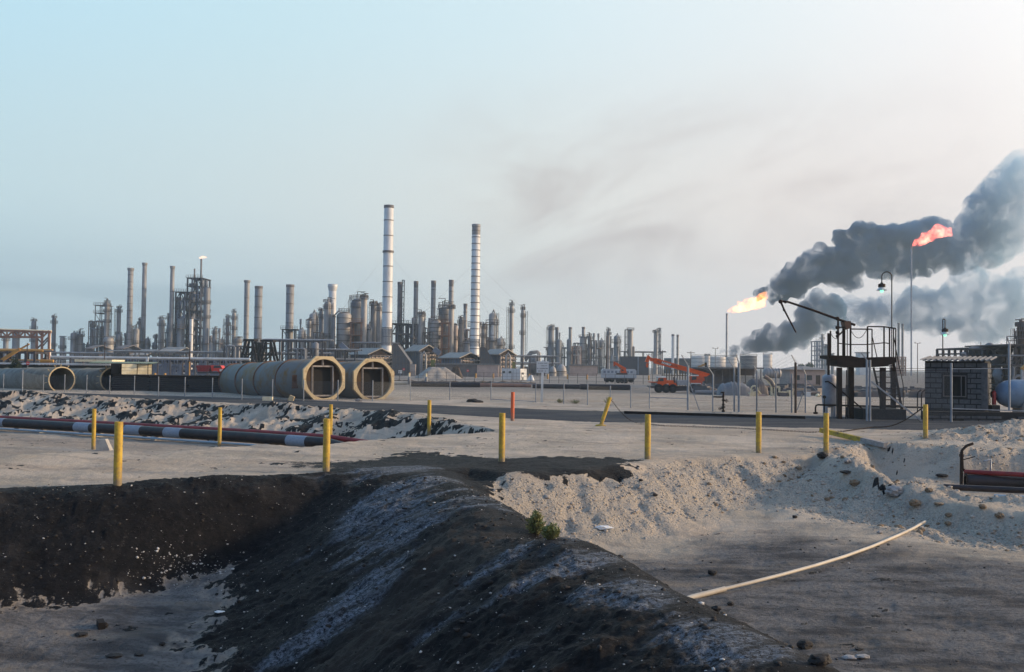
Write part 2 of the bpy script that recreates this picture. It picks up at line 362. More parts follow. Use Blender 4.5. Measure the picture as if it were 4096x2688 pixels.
# ------------------------------------------------------------------ terrain
def hash2(ix, iy, seed):
    h = (ix.astype(np.int64) * 374761393 + iy.astype(np.int64) * 668265263 + seed * 974711) & 0xffffffff
    h = ((h ^ (h >> 13)) * 1274126177) & 0xffffffff
    h = h ^ (h >> 16)
    return (h & 0xffff).astype(np.float32) / 65535.0
def vnoise(x, y, seed):
    ix = np.floor(x); iy = np.floor(y); fx = (x - ix).astype(np.float32); fy = (y - iy).astype(np.float32)
    ix = ix.astype(np.int64); iy = iy.astype(np.int64)
    fx = fx * fx * (3 - 2 * fx); fy = fy * fy * (3 - 2 * fy)
    a = hash2(ix, iy, seed); b = hash2(ix + 1, iy, seed); c = hash2(ix, iy + 1, seed); d = hash2(ix + 1, iy + 1, seed)
    return (a + (b - a) * fx) * (1 - fy) + (c + (d - c) * fx) * fy
def fbm(x, y, seed, o=4, g=.5):
    s = 0; a = 1.0; t = 0
    for i in range(o):
        s = s + a * vnoise(x * 2 ** i + 17.3 * i, y * 2 ** i - 9.1 * i, seed + i); t += a; a *= g
    return s / t                      # 0..1
def ss(v, a, b):
    t = np.clip((v - a) / (b - a), 0, 1); return t * t * (3 - 2 * t)
def seg_d(X, Y, poly, closed=False):
    d = np.full(X.shape, 1e9, np.float32); pts = poly + [poly[0]] if closed else poly
    for (ax, ay), (bx, by) in zip(pts[:-1], pts[1:]):
        ux, uy = bx - ax, by - ay; L2 = ux * ux + uy * uy + 1e-9
        t = np.clip(((X - ax) * ux + (Y - ay) * uy) / L2, 0, 1)
        d = np.minimum(d, (X - ax - t * ux) ** 2 + (Y - ay - t * uy) ** 2)
    return np.sqrt(d)
def inside(X, Y, poly):
    r = np.zeros(X.shape, bool); n = len(poly)
    for i in range(n):
        (ax, ay), (bx, by) = poly[i], poly[(i + 1) % n]
        c = ((ay > Y) != (by > Y)); xi = (bx - ax) * (Y - ay) / ((by - ay) if abs(by - ay) > 1e-9 else 1e-9) + ax
        r ^= c & (X < xi)
    return r
def sdf(X, Y, poly):                  # positive inside
    d = seg_d(X, Y, poly, True); return np.where(inside(X, Y, poly), d, -d)

CREST = [PD(*p) for p in ((830,1092),(985,1108),(1080,1140),(1150,1182),(1210,1230),(1300,1265),(1400,1310),(1560,1400),(1700,1480),(1850,1562))] + [(4.0, 3.0), (4.6, -6.0)]
LEDGE = [PD(*p) for p in ((-700,1150),(-250,1142),(0,1135),(150,1129),(270,1127),(400,1119),(520,1113),(640,1106),(740,1099))]
LPIT = LEDGE + CREST + [(-40.0, -6.0)]
REDGE = [PD(*p) for p in ((830,1092),(1010,1092),(1090,1085),(1200,1096),(1330,1090),(1480,1072),(1620,1060),(1760,1054),(1905,1052),(1960,1068),(1990,1085,-.1),(2060,1112,-.3),(2150,1150,-.6),(2250,1172,-.65),(2400,1195,-.7),(2700,1220,-.7),(3200,1235,-.7))]
RPIT = CREST[::-1] + REDGE + [(60.0, -6.0)]
DFAR = [PD(x, y, .1) for x, y in ((-900,905),(-400,912),(0,921),(200,926),(400,934),(600,945),(800,954),(950,964),(1060,975),(1130,990),(1165,1002))]
DNEAR = [PD(x, y) for x, y in ((1150,1005),(1040,1010),(950,1017),(865,1024),(780,1034),(720,1044),(650,1040),(600,1037),(510,1042),(420,1049),(330,1056),(215,1050),(120,1054),(0,1070),(-200,1085),(-900,1100))]
DNEAR = [DFAR[-1]] + DNEAR
DITCH = DFAR + DNEAR
PIPEL = [PD(x / DS, y / DS, -1.0) for x, y in ((-900,1655),(0,1690),(500,1719),(1000,1750),(1300,1772))] + [PD(870,1024,-.8), PD(960,1018,-.5), PD(1060,1011,-.25), PD(1155,1004,0)]
TREN = [PD(*p) for p in ((1958,1046),(2010,1030),(2075,1036),(2150,1041),(2230,1046),(2330,1047),(2480,1050),(2900,1060),(2900,1190,-.68),(2480,1178,-.68),(2330,1162,-.65),(2230,1146,-.55),(2150,1125,-.4),(2080,1104),(2010,1076))]
ROADF = [PD(x, y) for x, y in ((-900,902),(0,911),(300,918),(600,927),(950,940),(1190,950),(1400,957),(1700,964),(2000,971),(2380,983),(3000,1002))]
ROADN = [PD(x, y) for x, y in ((3000,1034),(2380,1003),(2000,1000),(1700,991),(1400,982),(1190,975),(950,959),(600,940),(300,926),(0,919),(-900,909))]
ROAD = ROADF + ROADN
BLKTOP = [PD(*p) for p in ((740,1100),(800,1075),(860,1062),(960,1050),(1100,1058),(1200,1066),(1330,1062),(1440,1062),(1480,1070),(1465,1085),(1400,1096),(1330,1093),(1280,1108),(1220,1100),(1150,1112),(1080,1105),(1000,1120),(900,1110))]
BROWN = [PD(*p) for p in ((1180,1205),(1240,1250),(1310,1272),(1200,1295),(1130,1340),(1040,1420),(900,1562),(560,1562),(600,1500),(700,1440),(860,1350),(960,1260),(1060,1195))]
def seg_dn_pipe(X, Y):
    # positive large where the point lies on the near side of the pipeline, so that only the far bank is lumpy
    yl = np.interp(X, [p[0] for p in PIPEL], [p[1] for p in PIPEL]); return np.where(Y > yl, -1.0, 1e9)
def terrain(X, Y, masks=False):
    X = np.asarray(X, np.float32); Y = np.asarray(Y, np.float32)
    z = -0.5 * ss(Y, 95, 135)
    near = ss(Y, 130, 90)
    z = z + near * ((fbm(X * .25, Y * .25, 3, 3) - .5) * .22 + (fbm(X * 1.3, Y * 1.3, 9, 3) - .5) * .06)
    road = sdf(X, Y, ROAD); rd = ss(road, -.3, .5)
    z = z * (1 - rd) + rd * .05
    wob = (fbm(X * .45, Y * .45, 21, 3) - .5)
    # left pit and the tarred ridge
    dl = sdf(X, Y, LPIT); dled = seg_d(X, Y, LEDGE); dcr = seg_d(X, Y, CREST)
    inl = dl > 0
    dled2 = dled + wob * .9; dcr2 = dcr
    wl = 3.9 - 2.1 * ss(X, -10, -4.8)
    fl = ss(dled2, .05, wl) * ss(dcr2, 0, 6.2)
    fl = np.where(inl, fl, 0)
    z = z - 2.0 * fl
    # hollows and humps along the ridge flank: rilled down the fall line
    u = X * .54 - Y * .84; w = X * .84 + Y * .54        # across / along the fall
    rill = (fbm(u * .75, w * .16, 33, 3) - .5) * .55 + (fbm(u * 2.6, w * .5, 35, 3) - .5) * .13 + (fbm(u * 8, w * 1.5, 36, 2) - .5) * .035
    flank = np.where(inl, ss(dcr, .1, 2.0) * ss(dcr, 7.5, 4.5), 0)
    z = z + flank * rill
    h1 = PD(1010, 1108); h2 = PD(1350, 1272); hs = PD(1225, 1232)
    g = lambda c, r: np.exp(-((X - c[0]) ** 2 + (Y - c[1]) ** 2) / (r * r))
    z = z + .10 * g(h1, 2.2) + .16 * g(h2, 1.7) - .22 * g(hs, 1.2)
    # right pit
    dr = sdf(X, Y, RPIT); dre = seg_d(X, Y, REDGE); inr = dr > 0
    dre2 = dre + wob * .7 + (fbm(X * 1.5, Y * 1.5, 5, 2) - .5) * .35
    wr = 4.2 - 2.8 * ss(X, 8, 11)
    fr = np.where(inr, ss(dre2, -.05, wr) * ss(dcr, .0, 2.9), 0)
    z = z - (1.6 - .50 * ss(X, 1, 11)) * fr
    q = X * .9 + Y * .35
    slope = np.where(inr, ss(dre, .25, .8) * ss(dre, 4.0, 2.4) * ss(dcr, 1.0, 2.5), 0)
    gull = np.abs(fbm(q * .85, (Y - X * .35) * .22, 44, 3) - .5) * 2
    z = z - slope * (.20 * (1 - gull) ** 2) + slope * (fbm(X * 3.2, Y * 3.2, 46, 3) - .5) * .13
    # pipeline ditch
    di = sdf(X, Y, DITCH); ind = di > 0; df = seg_d(X, Y, DFAR); dn = seg_d(X, Y, DNEAR)
    dp = seg_d(X, Y, PIPEL)
    tt = df / (df + np.maximum(dp - 1.2, 0) + .01)
    beyond = dn > seg_dn_pipe(X, Y)
    prof = np.where(beyond, ss(tt + wob * .12 - .03, 0, 1.0), 1.0) * ss(dn + wob * .5, 0, 1.7)
    fd = np.where(ind, prof, 0)
    z = z - 1.45 * fd
    bank = np.where(ind & beyond, ss(df, -.2, 1.2) * ss(dp, 1.0, 3.5), 0)
    lump = fbm(X * .55, Y * .55, 61, 4, .6)
    z = z + bank * ((lump - .46) * 1.0 + (fbm(X * 2.2, Y * 2.2, 63, 3) - .5) * .30)
    z = z + .30 * ss(df, 2.4, .2) * ss(di, -1.6, 1.0) * (X < 0) * ss(X, -2, -6)
    pile = PD(70, 925); z = z + .42 * np.exp(-(((X - pile[0]) / 2.2) ** 2 + ((Y - pile[1]) / 1.4) ** 2))
    # right trench and its heaps
    dt = sdf(X, Y, TREN); ft = ss(dt + wob * .8, -.1, 1.5)
    z = z - 1.25 * ft
    def heap(px, py, rx, ry, hh, zz=0.0):
        c = PD(px, py, zz); return hh * np.exp(-(((X - c[0]) / rx) ** 2 + ((Y - c[1]) / ry) ** 2))
    hp = heap(2255,1026,2.2,1.9,.34) + heap(2350,1018,2.8,2.3,.42) + heap(2480,1020,3,2.4,.34) + heap(2120,1050,1.6,1.2,.22) \
        + heap(2060,1105,.8,.8,.13) + heap(2130,1128,.8,.6,.14) + heap(2015,1062,.6,.6,.08)
    low = np.maximum.reduce([heap(2110,1135,1.2,1.4,.35,-.4), heap(2160,1148,1.4,1.6,.55,-.55), heap(2250,1162,2.0,2.0,.64,-.6), heap(2380,1182,2.8,2.4,.68,-.65), heap(2550,1195,4,2.8,.68,-.65), heap(2800,1205,6,3.2,.68,-.65)])
    z = z + hp - low * (1 - fr)
    rg = np.maximum(ss(hp, .02, .25), .95 * np.exp(-((dt + .1) / 1.1) ** 2) * (Y < 60))
    z = z + rg * ((fbm(X * 1.1, Y * 1.1, 71, 4, .6) - .5) * .55 + (fbm(X * 3.3, Y * 3.3, 73, 3, .6) - .5) * .20)
    z = np.where(dt > 0, np.minimum(z, 1.2), z)
    # small scale roughness of loose ground
    fin = (fbm(X * 4.5, Y * 4.5, 81, 3, .6) - .5)
    cr_ = 1 - np.abs(fbm(u * 3.2, w * 1.1, 87, 3, .6) - .5) * 2
    rough = np.where(inl, 1 - .7 * ss(fl, .85, 1.0) * ss(dcr, 5.5, 6.5), 0) * ss(dl, 0, .6)
    z = z + flank * (cr_ ** 3 - .4) * .05 + rough * ((fbm(X * 2.3, Y * 2.3, 88, 3, .6) - .5) * .16 + (np.abs(fbm(X * 6, Y * 6, 89, 3, .6) - .5) - .12) * .13)
    z = z + near * (1 - rd) * fin * .045 + slope * (fbm(X * 8, Y * 8, 91, 2) - .5) * .07
    if not masks: return z
    n1 = fbm(X * .8, Y * .8, 101, 4, .6); n2 = fbm(X * 3.1, Y * 3.1, 103, 4, .65); n3 = fbm(X * .16, Y * .4, 105, 3)
    # oil cover
    floor_l = np.where(inl, ss(dled + (n1 - .5) * 2.2 + (n2 - .5) * 2.4 - (wl - 3.9), 2.9, 4.3), 0) * ss(dcr + (n1 - .5) * 2.0 + (n2 - .5) * 1.8, 5.0, 6.1)
    blk = np.where(inl, 1 - floor_l, 0)
    edge = ss(dl + (n2 - .5) * .9 + (n1 - .5) * .9, -.55, .35) * (dled < 30)
    blk = np.where(inl, blk, edge * ss(dled, 3, 1) * .9)
    rflank = np.where(inr, ss(dcr + (n1 - .5) * .9 + (n2 - .5) * .7, 1.75, 1.25), 0)
    blk = np.maximum(blk, rflank)
    top = ss(sdf(X, Y, BLKTOP) + (n2 - .5) * 1.5 + (n1 - .5) * 1.0, -.25, .5)
    blk = np.maximum(blk, top)
    pl = np.where(~inl & ~inr, np.exp(-((X - CREST[0][0] - .4) / 3.2) ** 2 - ((Y - CREST[0][1] - 1.3) / 2.6) ** 2), 0)
    blk = np.maximum(blk, pl * (.55 + .9 * (n1 - .3)))
    bb = ss(bank, .15, .5) * ss(lump * .35 + n2 * .35 + fbm(X * 6, Y * 4, 131, 3, .6) * .30 + (n1 - .5) * .5, .52, .58)
    ov = ss(df, 2.6, 1.2) * ss(di, -.8, .5) * ss(X, 3, 0) * ss(n2 + (n1 - .5) * .6, .56, .63)
    blk = np.maximum(blk, np.maximum(bb, ov))
    br = rg * ss(n2 * .6 + n1 * .4, .64, .70)
    blk = np.maximum(blk, br)
    spots = near * (1 - rd) * ss(n2 + (n1 - .5) * .5, .78, .84) * ss(Y, 12, 16) * (1 - slope)
    blk = np.maximum(blk, spots * .9)
    shoulder = ss(np.abs(road + .35), .5, .1) * ss(X, 2, 8) * ss(seg_d(X, Y, ROADF), 1.0, .3)
    blk = np.maximum(blk, shoulder)
    # dirty pit floors
    flo = floor_l * np.where(inl, 1, 0) + np.where(inr, ss(dre + (n1 - .5) * 3 , 4.2, 6.5) * ss(dcr, 1.2, 2.0), 0)
    ditchfloor = np.where(ind, ss(fd, .6, .95), 0)
    brown = ss(sdf(X, Y, [(a, b) for a, b in BROWN_W]) + (n1 - .5) * 1.0, -.35, .35) * np.where(inl, 1, 0)
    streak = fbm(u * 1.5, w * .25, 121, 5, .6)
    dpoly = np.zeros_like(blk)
    for P_ in SHEEN_POLYS: dpoly = np.maximum(dpoly, ss(sdf(X, Y, P_) + (n1 - .5) * 1.1 + (streak - .5) * 1.6, -.35, .55))
    skylit = dpoly * ss(streak + .10, .36, .60)  # bands of varying tar cover with a painted blue sky sheen
    skylit = np.maximum(skylit, ss(streak, .58, .72) * .55 * np.where(inl, ss(dcr, 6.5, 4), 0)) * (1 - brown)
    skylit = np.where(inl | (dcr < 1.6), skylit, 0)
    grav = np.maximum(slope, rg * .6)
    warm = near * ss(n3, .45, .7)
    flo = np.maximum(flo, .62 * ss(Y, 105, 150))
    return z, blk, rd, np.clip(flo + ditchfloor * .35, 0, 1), brown, skylit, grav, warm
def _br(px, py):                      # brown band lies on the sloping flank
    z = -0.15 if py < 1300 else -0.35 - (py - 1300) / 262 * .9
    return PD(px, py, z)
BROWN_W = [_br(a, b) for a, b in ((1180,1208),(1240,1252),(1310,1274),(1200,1300),(1130,1345),(1040,1425),(900,1562),(560,1562),(600,1500),(700,1440),(860,1350),(960,1262),(1060,1198))]
SHEEN_POLYS = [[_br(a, b) if i < 2 else PD(a, b, -.08) for a, b in q] for i, q in enumerate((  # outlines of the tar bands that get the painted sky sheen
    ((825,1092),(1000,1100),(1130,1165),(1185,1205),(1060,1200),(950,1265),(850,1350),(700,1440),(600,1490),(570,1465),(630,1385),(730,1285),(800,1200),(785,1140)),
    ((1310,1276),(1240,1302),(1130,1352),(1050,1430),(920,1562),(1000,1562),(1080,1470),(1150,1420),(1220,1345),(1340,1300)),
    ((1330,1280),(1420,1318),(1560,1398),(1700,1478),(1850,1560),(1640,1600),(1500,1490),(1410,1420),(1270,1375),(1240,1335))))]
def gz(x, y): return float(terrain(np.array([x]), np.array([y]))[0])
_k = np.geomspace(4, 900, 5000)
def gp(px, py):
    """first meeting of a photograph pixel's sight line with the terrain"""
    d = ray(px, py); t = _k / d.y
    zz = terrain(d.x * t, d.y * t); below = (CAMZ + d.z * t) < zz
    i = int(np.argmax(below)) if below.any() else len(_k) - 1
    return Vector((d.x * t[i], d.y * t[i], float(zz[i])))
def gpd(px, py): return gp(px * DS, py * DS)

ys = list(np.linspace(-4, 5, 12)[:-1])
y = 5.0
while y < 2600:
    ys.append(y); y += y * (.0045 if y < 90 else .012 if y < 160 else .05)
ys = np.array(ys); us = np.linspace(-.80, .80, 1280)
GX = (us[None, :] * (np.maximum(ys, 0)[:, None] + 7)).astype(np.float32); GY = np.repeat(ys[:, None], len(us), 1).astype(np.float32)
GZ, BK, RD, FL, BR_, SKY_SHEEN, GR, WA = terrain(GX, GY, True)
nr, nc = GX.shape
me = bpy.data.meshes.new('ground')
me.vertices.add(nr * nc); me.vertices.foreach_set('co', np.stack([GX, GY, GZ], -1).astype(np.float32).ravel())
idx = np.arange(nr * nc).reshape(nr, nc)
quads = np.stack([idx[:-1, :-1], idx[:-1, 1:], idx[1:, 1:], idx[1:, :-1]], -1).reshape(-1, 4)
me.loops.add(quads.size); me.loops.foreach_set('vertex_index', quads.ravel().astype(np.int32))
me.polygons.add(len(quads)); me.polygons.foreach_set('loop_start', np.arange(0, quads.size, 4, dtype=np.int32))
me.polygons.foreach_set('use_smooth', np.ones(len(quads), bool))
me.update(calc_edges=True)
for nm, ch in (('cover_a', (BK, RD, FL)), ('cover_b', (BR_, SKY_SHEEN, GR)), ('cover_c', (WA, WA, WA))):
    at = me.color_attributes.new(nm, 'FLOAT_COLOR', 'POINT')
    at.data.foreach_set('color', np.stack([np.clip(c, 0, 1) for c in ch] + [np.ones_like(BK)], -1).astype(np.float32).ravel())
def ground_material():
    m = bpy.data.materials.new('desert_ground'); m.use_nodes = True; t = m.node_tree; b = t.nodes['Principled BSDF']
    def new(k, **kw):
        n = t.nodes.new(k)
        for a, v in kw.items(): setattr(n, a, v)
        return n
    def mx(f, a, bb):
        n = new('ShaderNodeMix', data_type='RGBA')
        if isinstance(f, (int, float)): n.inputs[0].default_value = f
        else: t.links.new(f, n.inputs[0])
        for i, v in ((6, a), (7, bb)):
            if isinstance(v, tuple): n.inputs[i].default_value = (*v, 1)
            else: t.links.new(v, n.inputs[i])
        return n.outputs[2]
    def ma(op, a, bb, cl=False):
        n = new('ShaderNodeMath', operation=op, use_clamp=cl)
        for i, v in enumerate((a, bb)):
            if isinstance(v, (int, float)): n.inputs[i].default_value = v
            else: t.links.new(v, n.inputs[i])
        return n.outputs[0]
    def rng(v, a, bb):
        n = new('ShaderNodeMapRange', interpolation_type='SMOOTHSTEP'); t.links.new(v, n.inputs[0]); n.inputs[1].default_value = a; n.inputs[2].default_value = bb
        return n.outputs[0]
    tcn = new('ShaderNodeTexCoord')
    def noise(s, d=5, r=.6, stretch=None, rot=0):
        n = new('ShaderNodeTexNoise'); n.inputs['Scale'].default_value = s; n.inputs['Detail'].default_value = d; n.inputs['Roughness'].default_value = r
        src = tcn.outputs['Object']
        if stretch:
            k0 = new('ShaderNodeMapping'); k0.inputs['Rotation'].default_value = (0, 0, rot); t.links.new(src, k0.inputs[0])
            k = new('ShaderNodeMapping'); k.inputs['Scale'].default_value = stretch
            t.links.new(k0.outputs[0], k.inputs[0]); src = k.outputs[0]
        t.links.new(src, n.inputs[0]); return n.outputs[0]
    def att(nm):
        a = new('ShaderNodeAttribute', attribute_name=nm); s = new('ShaderNodeSeparateColor'); t.links.new(a.outputs['Color'], s.inputs[0]); return s.outputs
    a, bb, cc = att('cover_a'), att('cover_b'), att('cover_c')
    big = noise(.35, 5, .6); med = noise(2.2, 6, .65); fine = noise(14, 5, .7); grain = noise(60, 3, .8); lay = noise(.5, 5, .65, (.45, 1.6, 1), .35)
    sand = mx(rng(big, .35, .65), (.60, .495, .39), (.43, .365, .29))
    sand = mx(ma('MULTIPLY', cc[0], .55), sand, (.45, .345, .255))
    sand = mx(ma('MULTIPLY', rng(lay, .45, .72), .55), sand, (.22, .20, .18))
    sand = mx(ma('MULTIPLY', rng(fine, .52, .8), .5), sand, (.20, .175, .15))
    sand = mx(ma('MULTIPLY', rng(grain, .55, .75), .35), sand, (.52, .46, .39))
    gravel = mx(rng(noise(22, 4, .75), .42, .62), (.53, .455, .37), (.29, .25, .21))
    sand = mx(ma('MULTIPLY', rng(noise(1.4, 6, .7, (.22, 1.5, 1), .42), .52, .72), .5), sand, (.20, .175, .15))
    sand = mx(ma('MULTIPLY', rng(noise(3.5, 5, .75), .64, .74), .6), sand, (.12, .105, .095))
    sand = mx(ma('MULTIPLY', bb[2], .8), sand, gravel)
    fl = mx(rng(noise(1.1, 6, .68, (.5, 1.3, 1), .3), .38, .66), (.215, .20, .19), (.07, .066, .066))
    fl = mx(ma('MULTIPLY', rng(fine, .46, .66), .75), fl, (.07, .065, .065))
    fl = mx(ma('MULTIPLY', rng(grain, .55, .75), .5), fl, (.32, .30, .28))
    fl = mx(ma('MULTIPLY', rng(noise(.55, 4, .6, (.3, 1.6, 1), .2), .55, .72), .55), fl, (.27, .22, .17))
    c = mx(a[2], sand, fl)
    # oil soaked ground
    bn = ma('ADD', a[0], ma('MULTIPLY', ma('SUBTRACT', med, .5), .9)); bn = ma('ADD', bn, ma('MULTIPLY', ma('SUBTRACT', fine, .5), .7))
    bf = rng(bn, .42, .60)
    bf = ma('MULTIPLY', bf, rng(a[0], .02, .12))
    tar = mx(rng(noise(5, 6, .7), .35, .65), (.0055, .0055, .007), (.014, .013, .014))
    tar = mx(ma('MULTIPLY', rng(noise(.9, 6, .7), .50, .68), .75), tar, (.040, .035, .033))
    tar = mx(ma('MULTIPLY', rng(noise(7, 4, .75), .58, .70), .6), tar, (.058, .053, .052))
    tar = mx(ma('MULTIPLY', bb[0], .9), tar, (.036, .029, .025))
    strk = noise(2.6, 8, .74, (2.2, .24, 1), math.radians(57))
    sky_sheen = ma('MULTIPLY', rng(bb[1], .10, .9), rng(ma('ADD', strk, ma('MULTIPLY', bb[1], .08)), .40, .66))
    sky_sheen = ma('MULTIPLY', sky_sheen, rng(ma('ADD', fine, ma('MULTIPLY', ma('SUBTRACT', grain, .5), .9)), .36, .60))
    tar = mx(ma('MULTIPLY', sky_sheen, .9), tar, (.23, .26, .31))  # blue-grey of reflected sky mixed into the tar colour
    tar = mx(ma('MULTIPLY', rng(grain, .62, .74), .35), tar, (.11, .11, .115))
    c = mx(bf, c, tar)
    asph = mx(rng(noise(.7, 5, .6, (.3, 1, 1), -.1), .4, .65), (.052, .057, .066), (.095, .095, .095))
    asph = mx(ma('MULTIPLY', rng(grain, .5, .7), .3), asph, (.15, .15, .15))
    c = mx(rng(ma('ADD', a[1], ma('MULTIPLY', ma('SUBTRACT', med, .5), .5)), .4, .62), c, asph)
    t.links.new(c, b.inputs['Base Color'])
    ro = new('ShaderNodeMapRange'); t.links.new(bf, ro.inputs[0]); ro.inputs[3].default_value = .95; ro.inputs[4].default_value = .62
    t.links.new(ro.outputs[0], b.inputs['Roughness']); b.inputs['Specular IOR Level'].default_value = .10
    hgt = ma('ADD', ma('MULTIPLY', fine, .6), ma('ADD', ma('MULTIPLY', med, .8), ma('MULTIPLY', grain, .25)))
    cr = new('ShaderNodeTexVoronoi', feature='F1'); cr.inputs['Scale'].default_value = 9; t.links.new(tcn.outputs['Object'], cr.inputs[0])
    hgt = ma('ADD', hgt, ma('MULTIPLY', ma('MULTIPLY', rng(cr.outputs[0], .45, .05), bb[2]), .6))
    strb = ma('MULTIPLY', ma('MULTIPLY', strk, rng(a[0], .3, .8)), .9)
    hgt = ma('ADD', hgt, strb)
    bp = new('ShaderNodeBump'); bp.inputs['Strength'].default_value = 1.0; bp.inputs['Distance'].default_value = .11
    t.links.new(hgt, bp.inputs['Height']); t.links.new(bp.outputs[0], b.inputs['Normal'])
    return m
me.materials.append(ground_material())
ground = bpy.data.objects.new('ground', me); col.objects.link(ground)
tag(ground, 'sandy industrial ground with oil blackened slopes, pits and an asphalt road', 'ground', kind='structure')

# loose stones: uncountable, one object per kind
ICO = None
def scatter(name, m, label, pts, sizes, seed):
    rnd = np.random.RandomState(seed)
    bm = bmesh.new(); bmesh.ops.create_icosphere(bm, subdivisions=1, radius=1)
    bv = np.array([v.co[:] for v in bm.verts]); bf = np.array([[v.index for v in f.verts] for f in bm.faces]); bm.free()
    n = len(pts); V = np.repeat(bv[None], n, 0) * (1 + rnd.uniform(-.28, .28, (n, len(bv), 1)))
    V = V * np.asarray(sizes)[:, None, None] * np.stack([rnd.uniform(.7, 1.4, n), rnd.uniform(.7, 1.3, n), rnd.uniform(.45, .85, n)], -1)[:, None, :]
    V = V + np.asarray(pts)[:, None, :]
    Fc = (bf[None] + (np.arange(n) * len(bv))[:, None, None]).reshape(-1, 3)
    me = bpy.data.meshes.new(name); me.vertices.add(n * len(bv)); me.vertices.foreach_set('co', V.reshape(-1).astype(np.float32))
    me.loops.add(Fc.size); me.loops.foreach_set('vertex_index', Fc.ravel().astype(np.int32)); me.polygons.add(len(Fc))
    me.polygons.foreach_set('loop_start', np.arange(0, Fc.size, 3, dtype=np.int32)); me.update(calc_edges=True); me.materials.append(MT[m])
    o = bpy.data.objects.new(name, me); col.objects.link(o); return tag(o, label, 'stones', kind='stuff')
rs = np.random.RandomState(5)
def pick(wgt, n, ymax=40):
    w = (wgt * (GY < ymax) * (GY > 5)).astype(np.float64) * (GY ** 2)      # equal area per cell
    w = w.ravel(); w /= w.sum(); i = rs.choice(w.size, n, p=w)
    jx = rs.uniform(-.05, .05, n); jy = rs.uniform(-.05, .05, n)
    x = GX.ravel()[i] + jx; y = GY.ravel()[i] + jy
    return np.stack([x, y, terrain(x, y)], -1)
pp = pick(np.clip(BK, 0, 1) * (1 - .75 * BR_) * (GY < 26), 5200, 26)
scatter('pebbles', 'peb', 'small pale pebbles scattered over the blackened slopes', pp, .004 + .014 * rs.power(.35, len(pp)) ** 3 + .018 * (rs.rand(len(pp)) > .975), 1)
pp = pick(GR * (1 - np.clip(BK, 0, 1)), 9000, 50)
scatter('gravel', 'pebs', 'loose sandy gravel on the pale pit slope', pp, .014 + .055 * rs.power(.4, len(pp)) ** 2, 2)
pp = pick(((FL > .3) & (GY < 26)) * 1.0 * (1 - BK), 900, 30)
scatter('rubble', 'clod', 'dark crumbs of tar on the pit floors', pp, .008 + .035 * rs.power(.4, len(pp)) ** 3, 3)
pp = pick(np.clip(BK, 0, 1) * (GY < 26), 4200, 26)
scatter('clods', 'clod', 'black crumbs and clods of tarred earth over the dark slopes', pp, .010 + .045 * rs.power(.4, len(pp)) ** 2.5, 6)
rgm = np.clip(GR, 0, 1) * (GX > 6) * (GY < 44)
pp = pick(rgm, 1300, 44)
scatter('rubble', 'rock', 'brown and rusty rubble strewn over the broken banks by the trench', pp, .015 + .085 * rs.power(.4, len(pp)) ** 2.5, 7)
gpt = [gpd(rs.normal(430, 70), rs.normal(1320, 26)) for _ in range(260)]
scatter('pebbles', 'peb', 'pale stone chips washed to the foot of the black slope', [tuple(g) for g in gpt], .010 + .035 * rs.power(.4, len(gpt)) ** 3, 4)
# ------------------------------------------------------------------ bollards
BOL = [  # base pixel (photograph), top y, look
 ((273,1125),980,'yellow bollard with reddish rim rising from the edge of the black slope'),
 ((758,1095),973,'yellow bollard at the head of the black tarred ridge'),
 ((1166,1073),960,'yellow bollard with a scraped pale foot standing in the oily patch'),
 ((1505,1067),963,'yellow bollard on the rim of the pale gravel slope beside the oily patch'),
 ((1763,1052),957,'yellow bollard on the rim of the gravel slope, one before the fallen yellow beam'),
 ((1920,1052),960,'yellow bollard beside the end of the fallen yellow beam'),
 ((217,1045),950,'yellow bollard beside the tilted concrete block and pipeline'),
 ((510,1038),947,'yellow bollard alone in front of the middle of the red and black pipeline'),
 ((768,1022),940,'yellow bollard where the pipeline vanishes, behind another bollard'),
 ((997,1010),930,'yellow bollard by the tar spotted bank, beyond the end of the pipeline'),
 ((2151,1018),940,'yellow bollard with red tipped rim by the rubble heap and blockwork wall'),
]
def bollard(base, h, r, m='yel', capm='redrust'):
    t = thing('bollard', '', 'bollard', base, 'bollards along the pipeline crossing')
    b = MB(); n = 20
    b.lathe([(r, -.25), (r, h - .012), (r * .97, h), (r * .80, h), (r * .78, h - .05)], base, n, cap=False); b.build('post', m, t)
    c = MB(); c.lathe([(r * .79, h - .045), (r * .79, h - .03)], base, n); c.build('cap', capm, t)
    return t
for k, ((bx, by), ty, lab) in enumerate(BOL):
    b = gpd(bx, by); h = pix(bx * DS, ty * DS, b.y).z - b.z
    if k == 0: t = proto = bollard(b, h, .098); ph = h
    else:
        t = copy_tree(proto); t.location = b; t.scale = (1, 1, h / ph)
    t['label'] = lab
    if k == 10:
        for c in [c for c in col.objects if c.parent == t and c.name.startswith('cap')]:
            c.data = c.data.copy(); c.data.materials[0] = MT['ora']
b = gpd(1191, 978); h = pix(1191 * DS, 911 * DS, b.y).z - b.z
t = bollard(b, h, .10, 'ora', 'ora'); t['label'] = 'orange bollard at the edge of the asphalt road'
b = gpd(1396, 990)                      # the leaning one
t = bollard(b, 1.55, .098); t['label'] = 'leaning yellow bollard with a chain hooked to its top'; t.rotation_euler = (0, math.radians(18), 0)
mb = MB(); mb.lathe([(.30, -.2), (.27, .05), (.12, .09)], b, 9); o = mb.build('footing', 'yelworn', t); o.rotation_euler = (0, -math.radians(18), 0)
LEAN_TOP = b + Vector((math.sin(math.radians(18)), 0, math.cos(math.radians(18)))) * 1.5

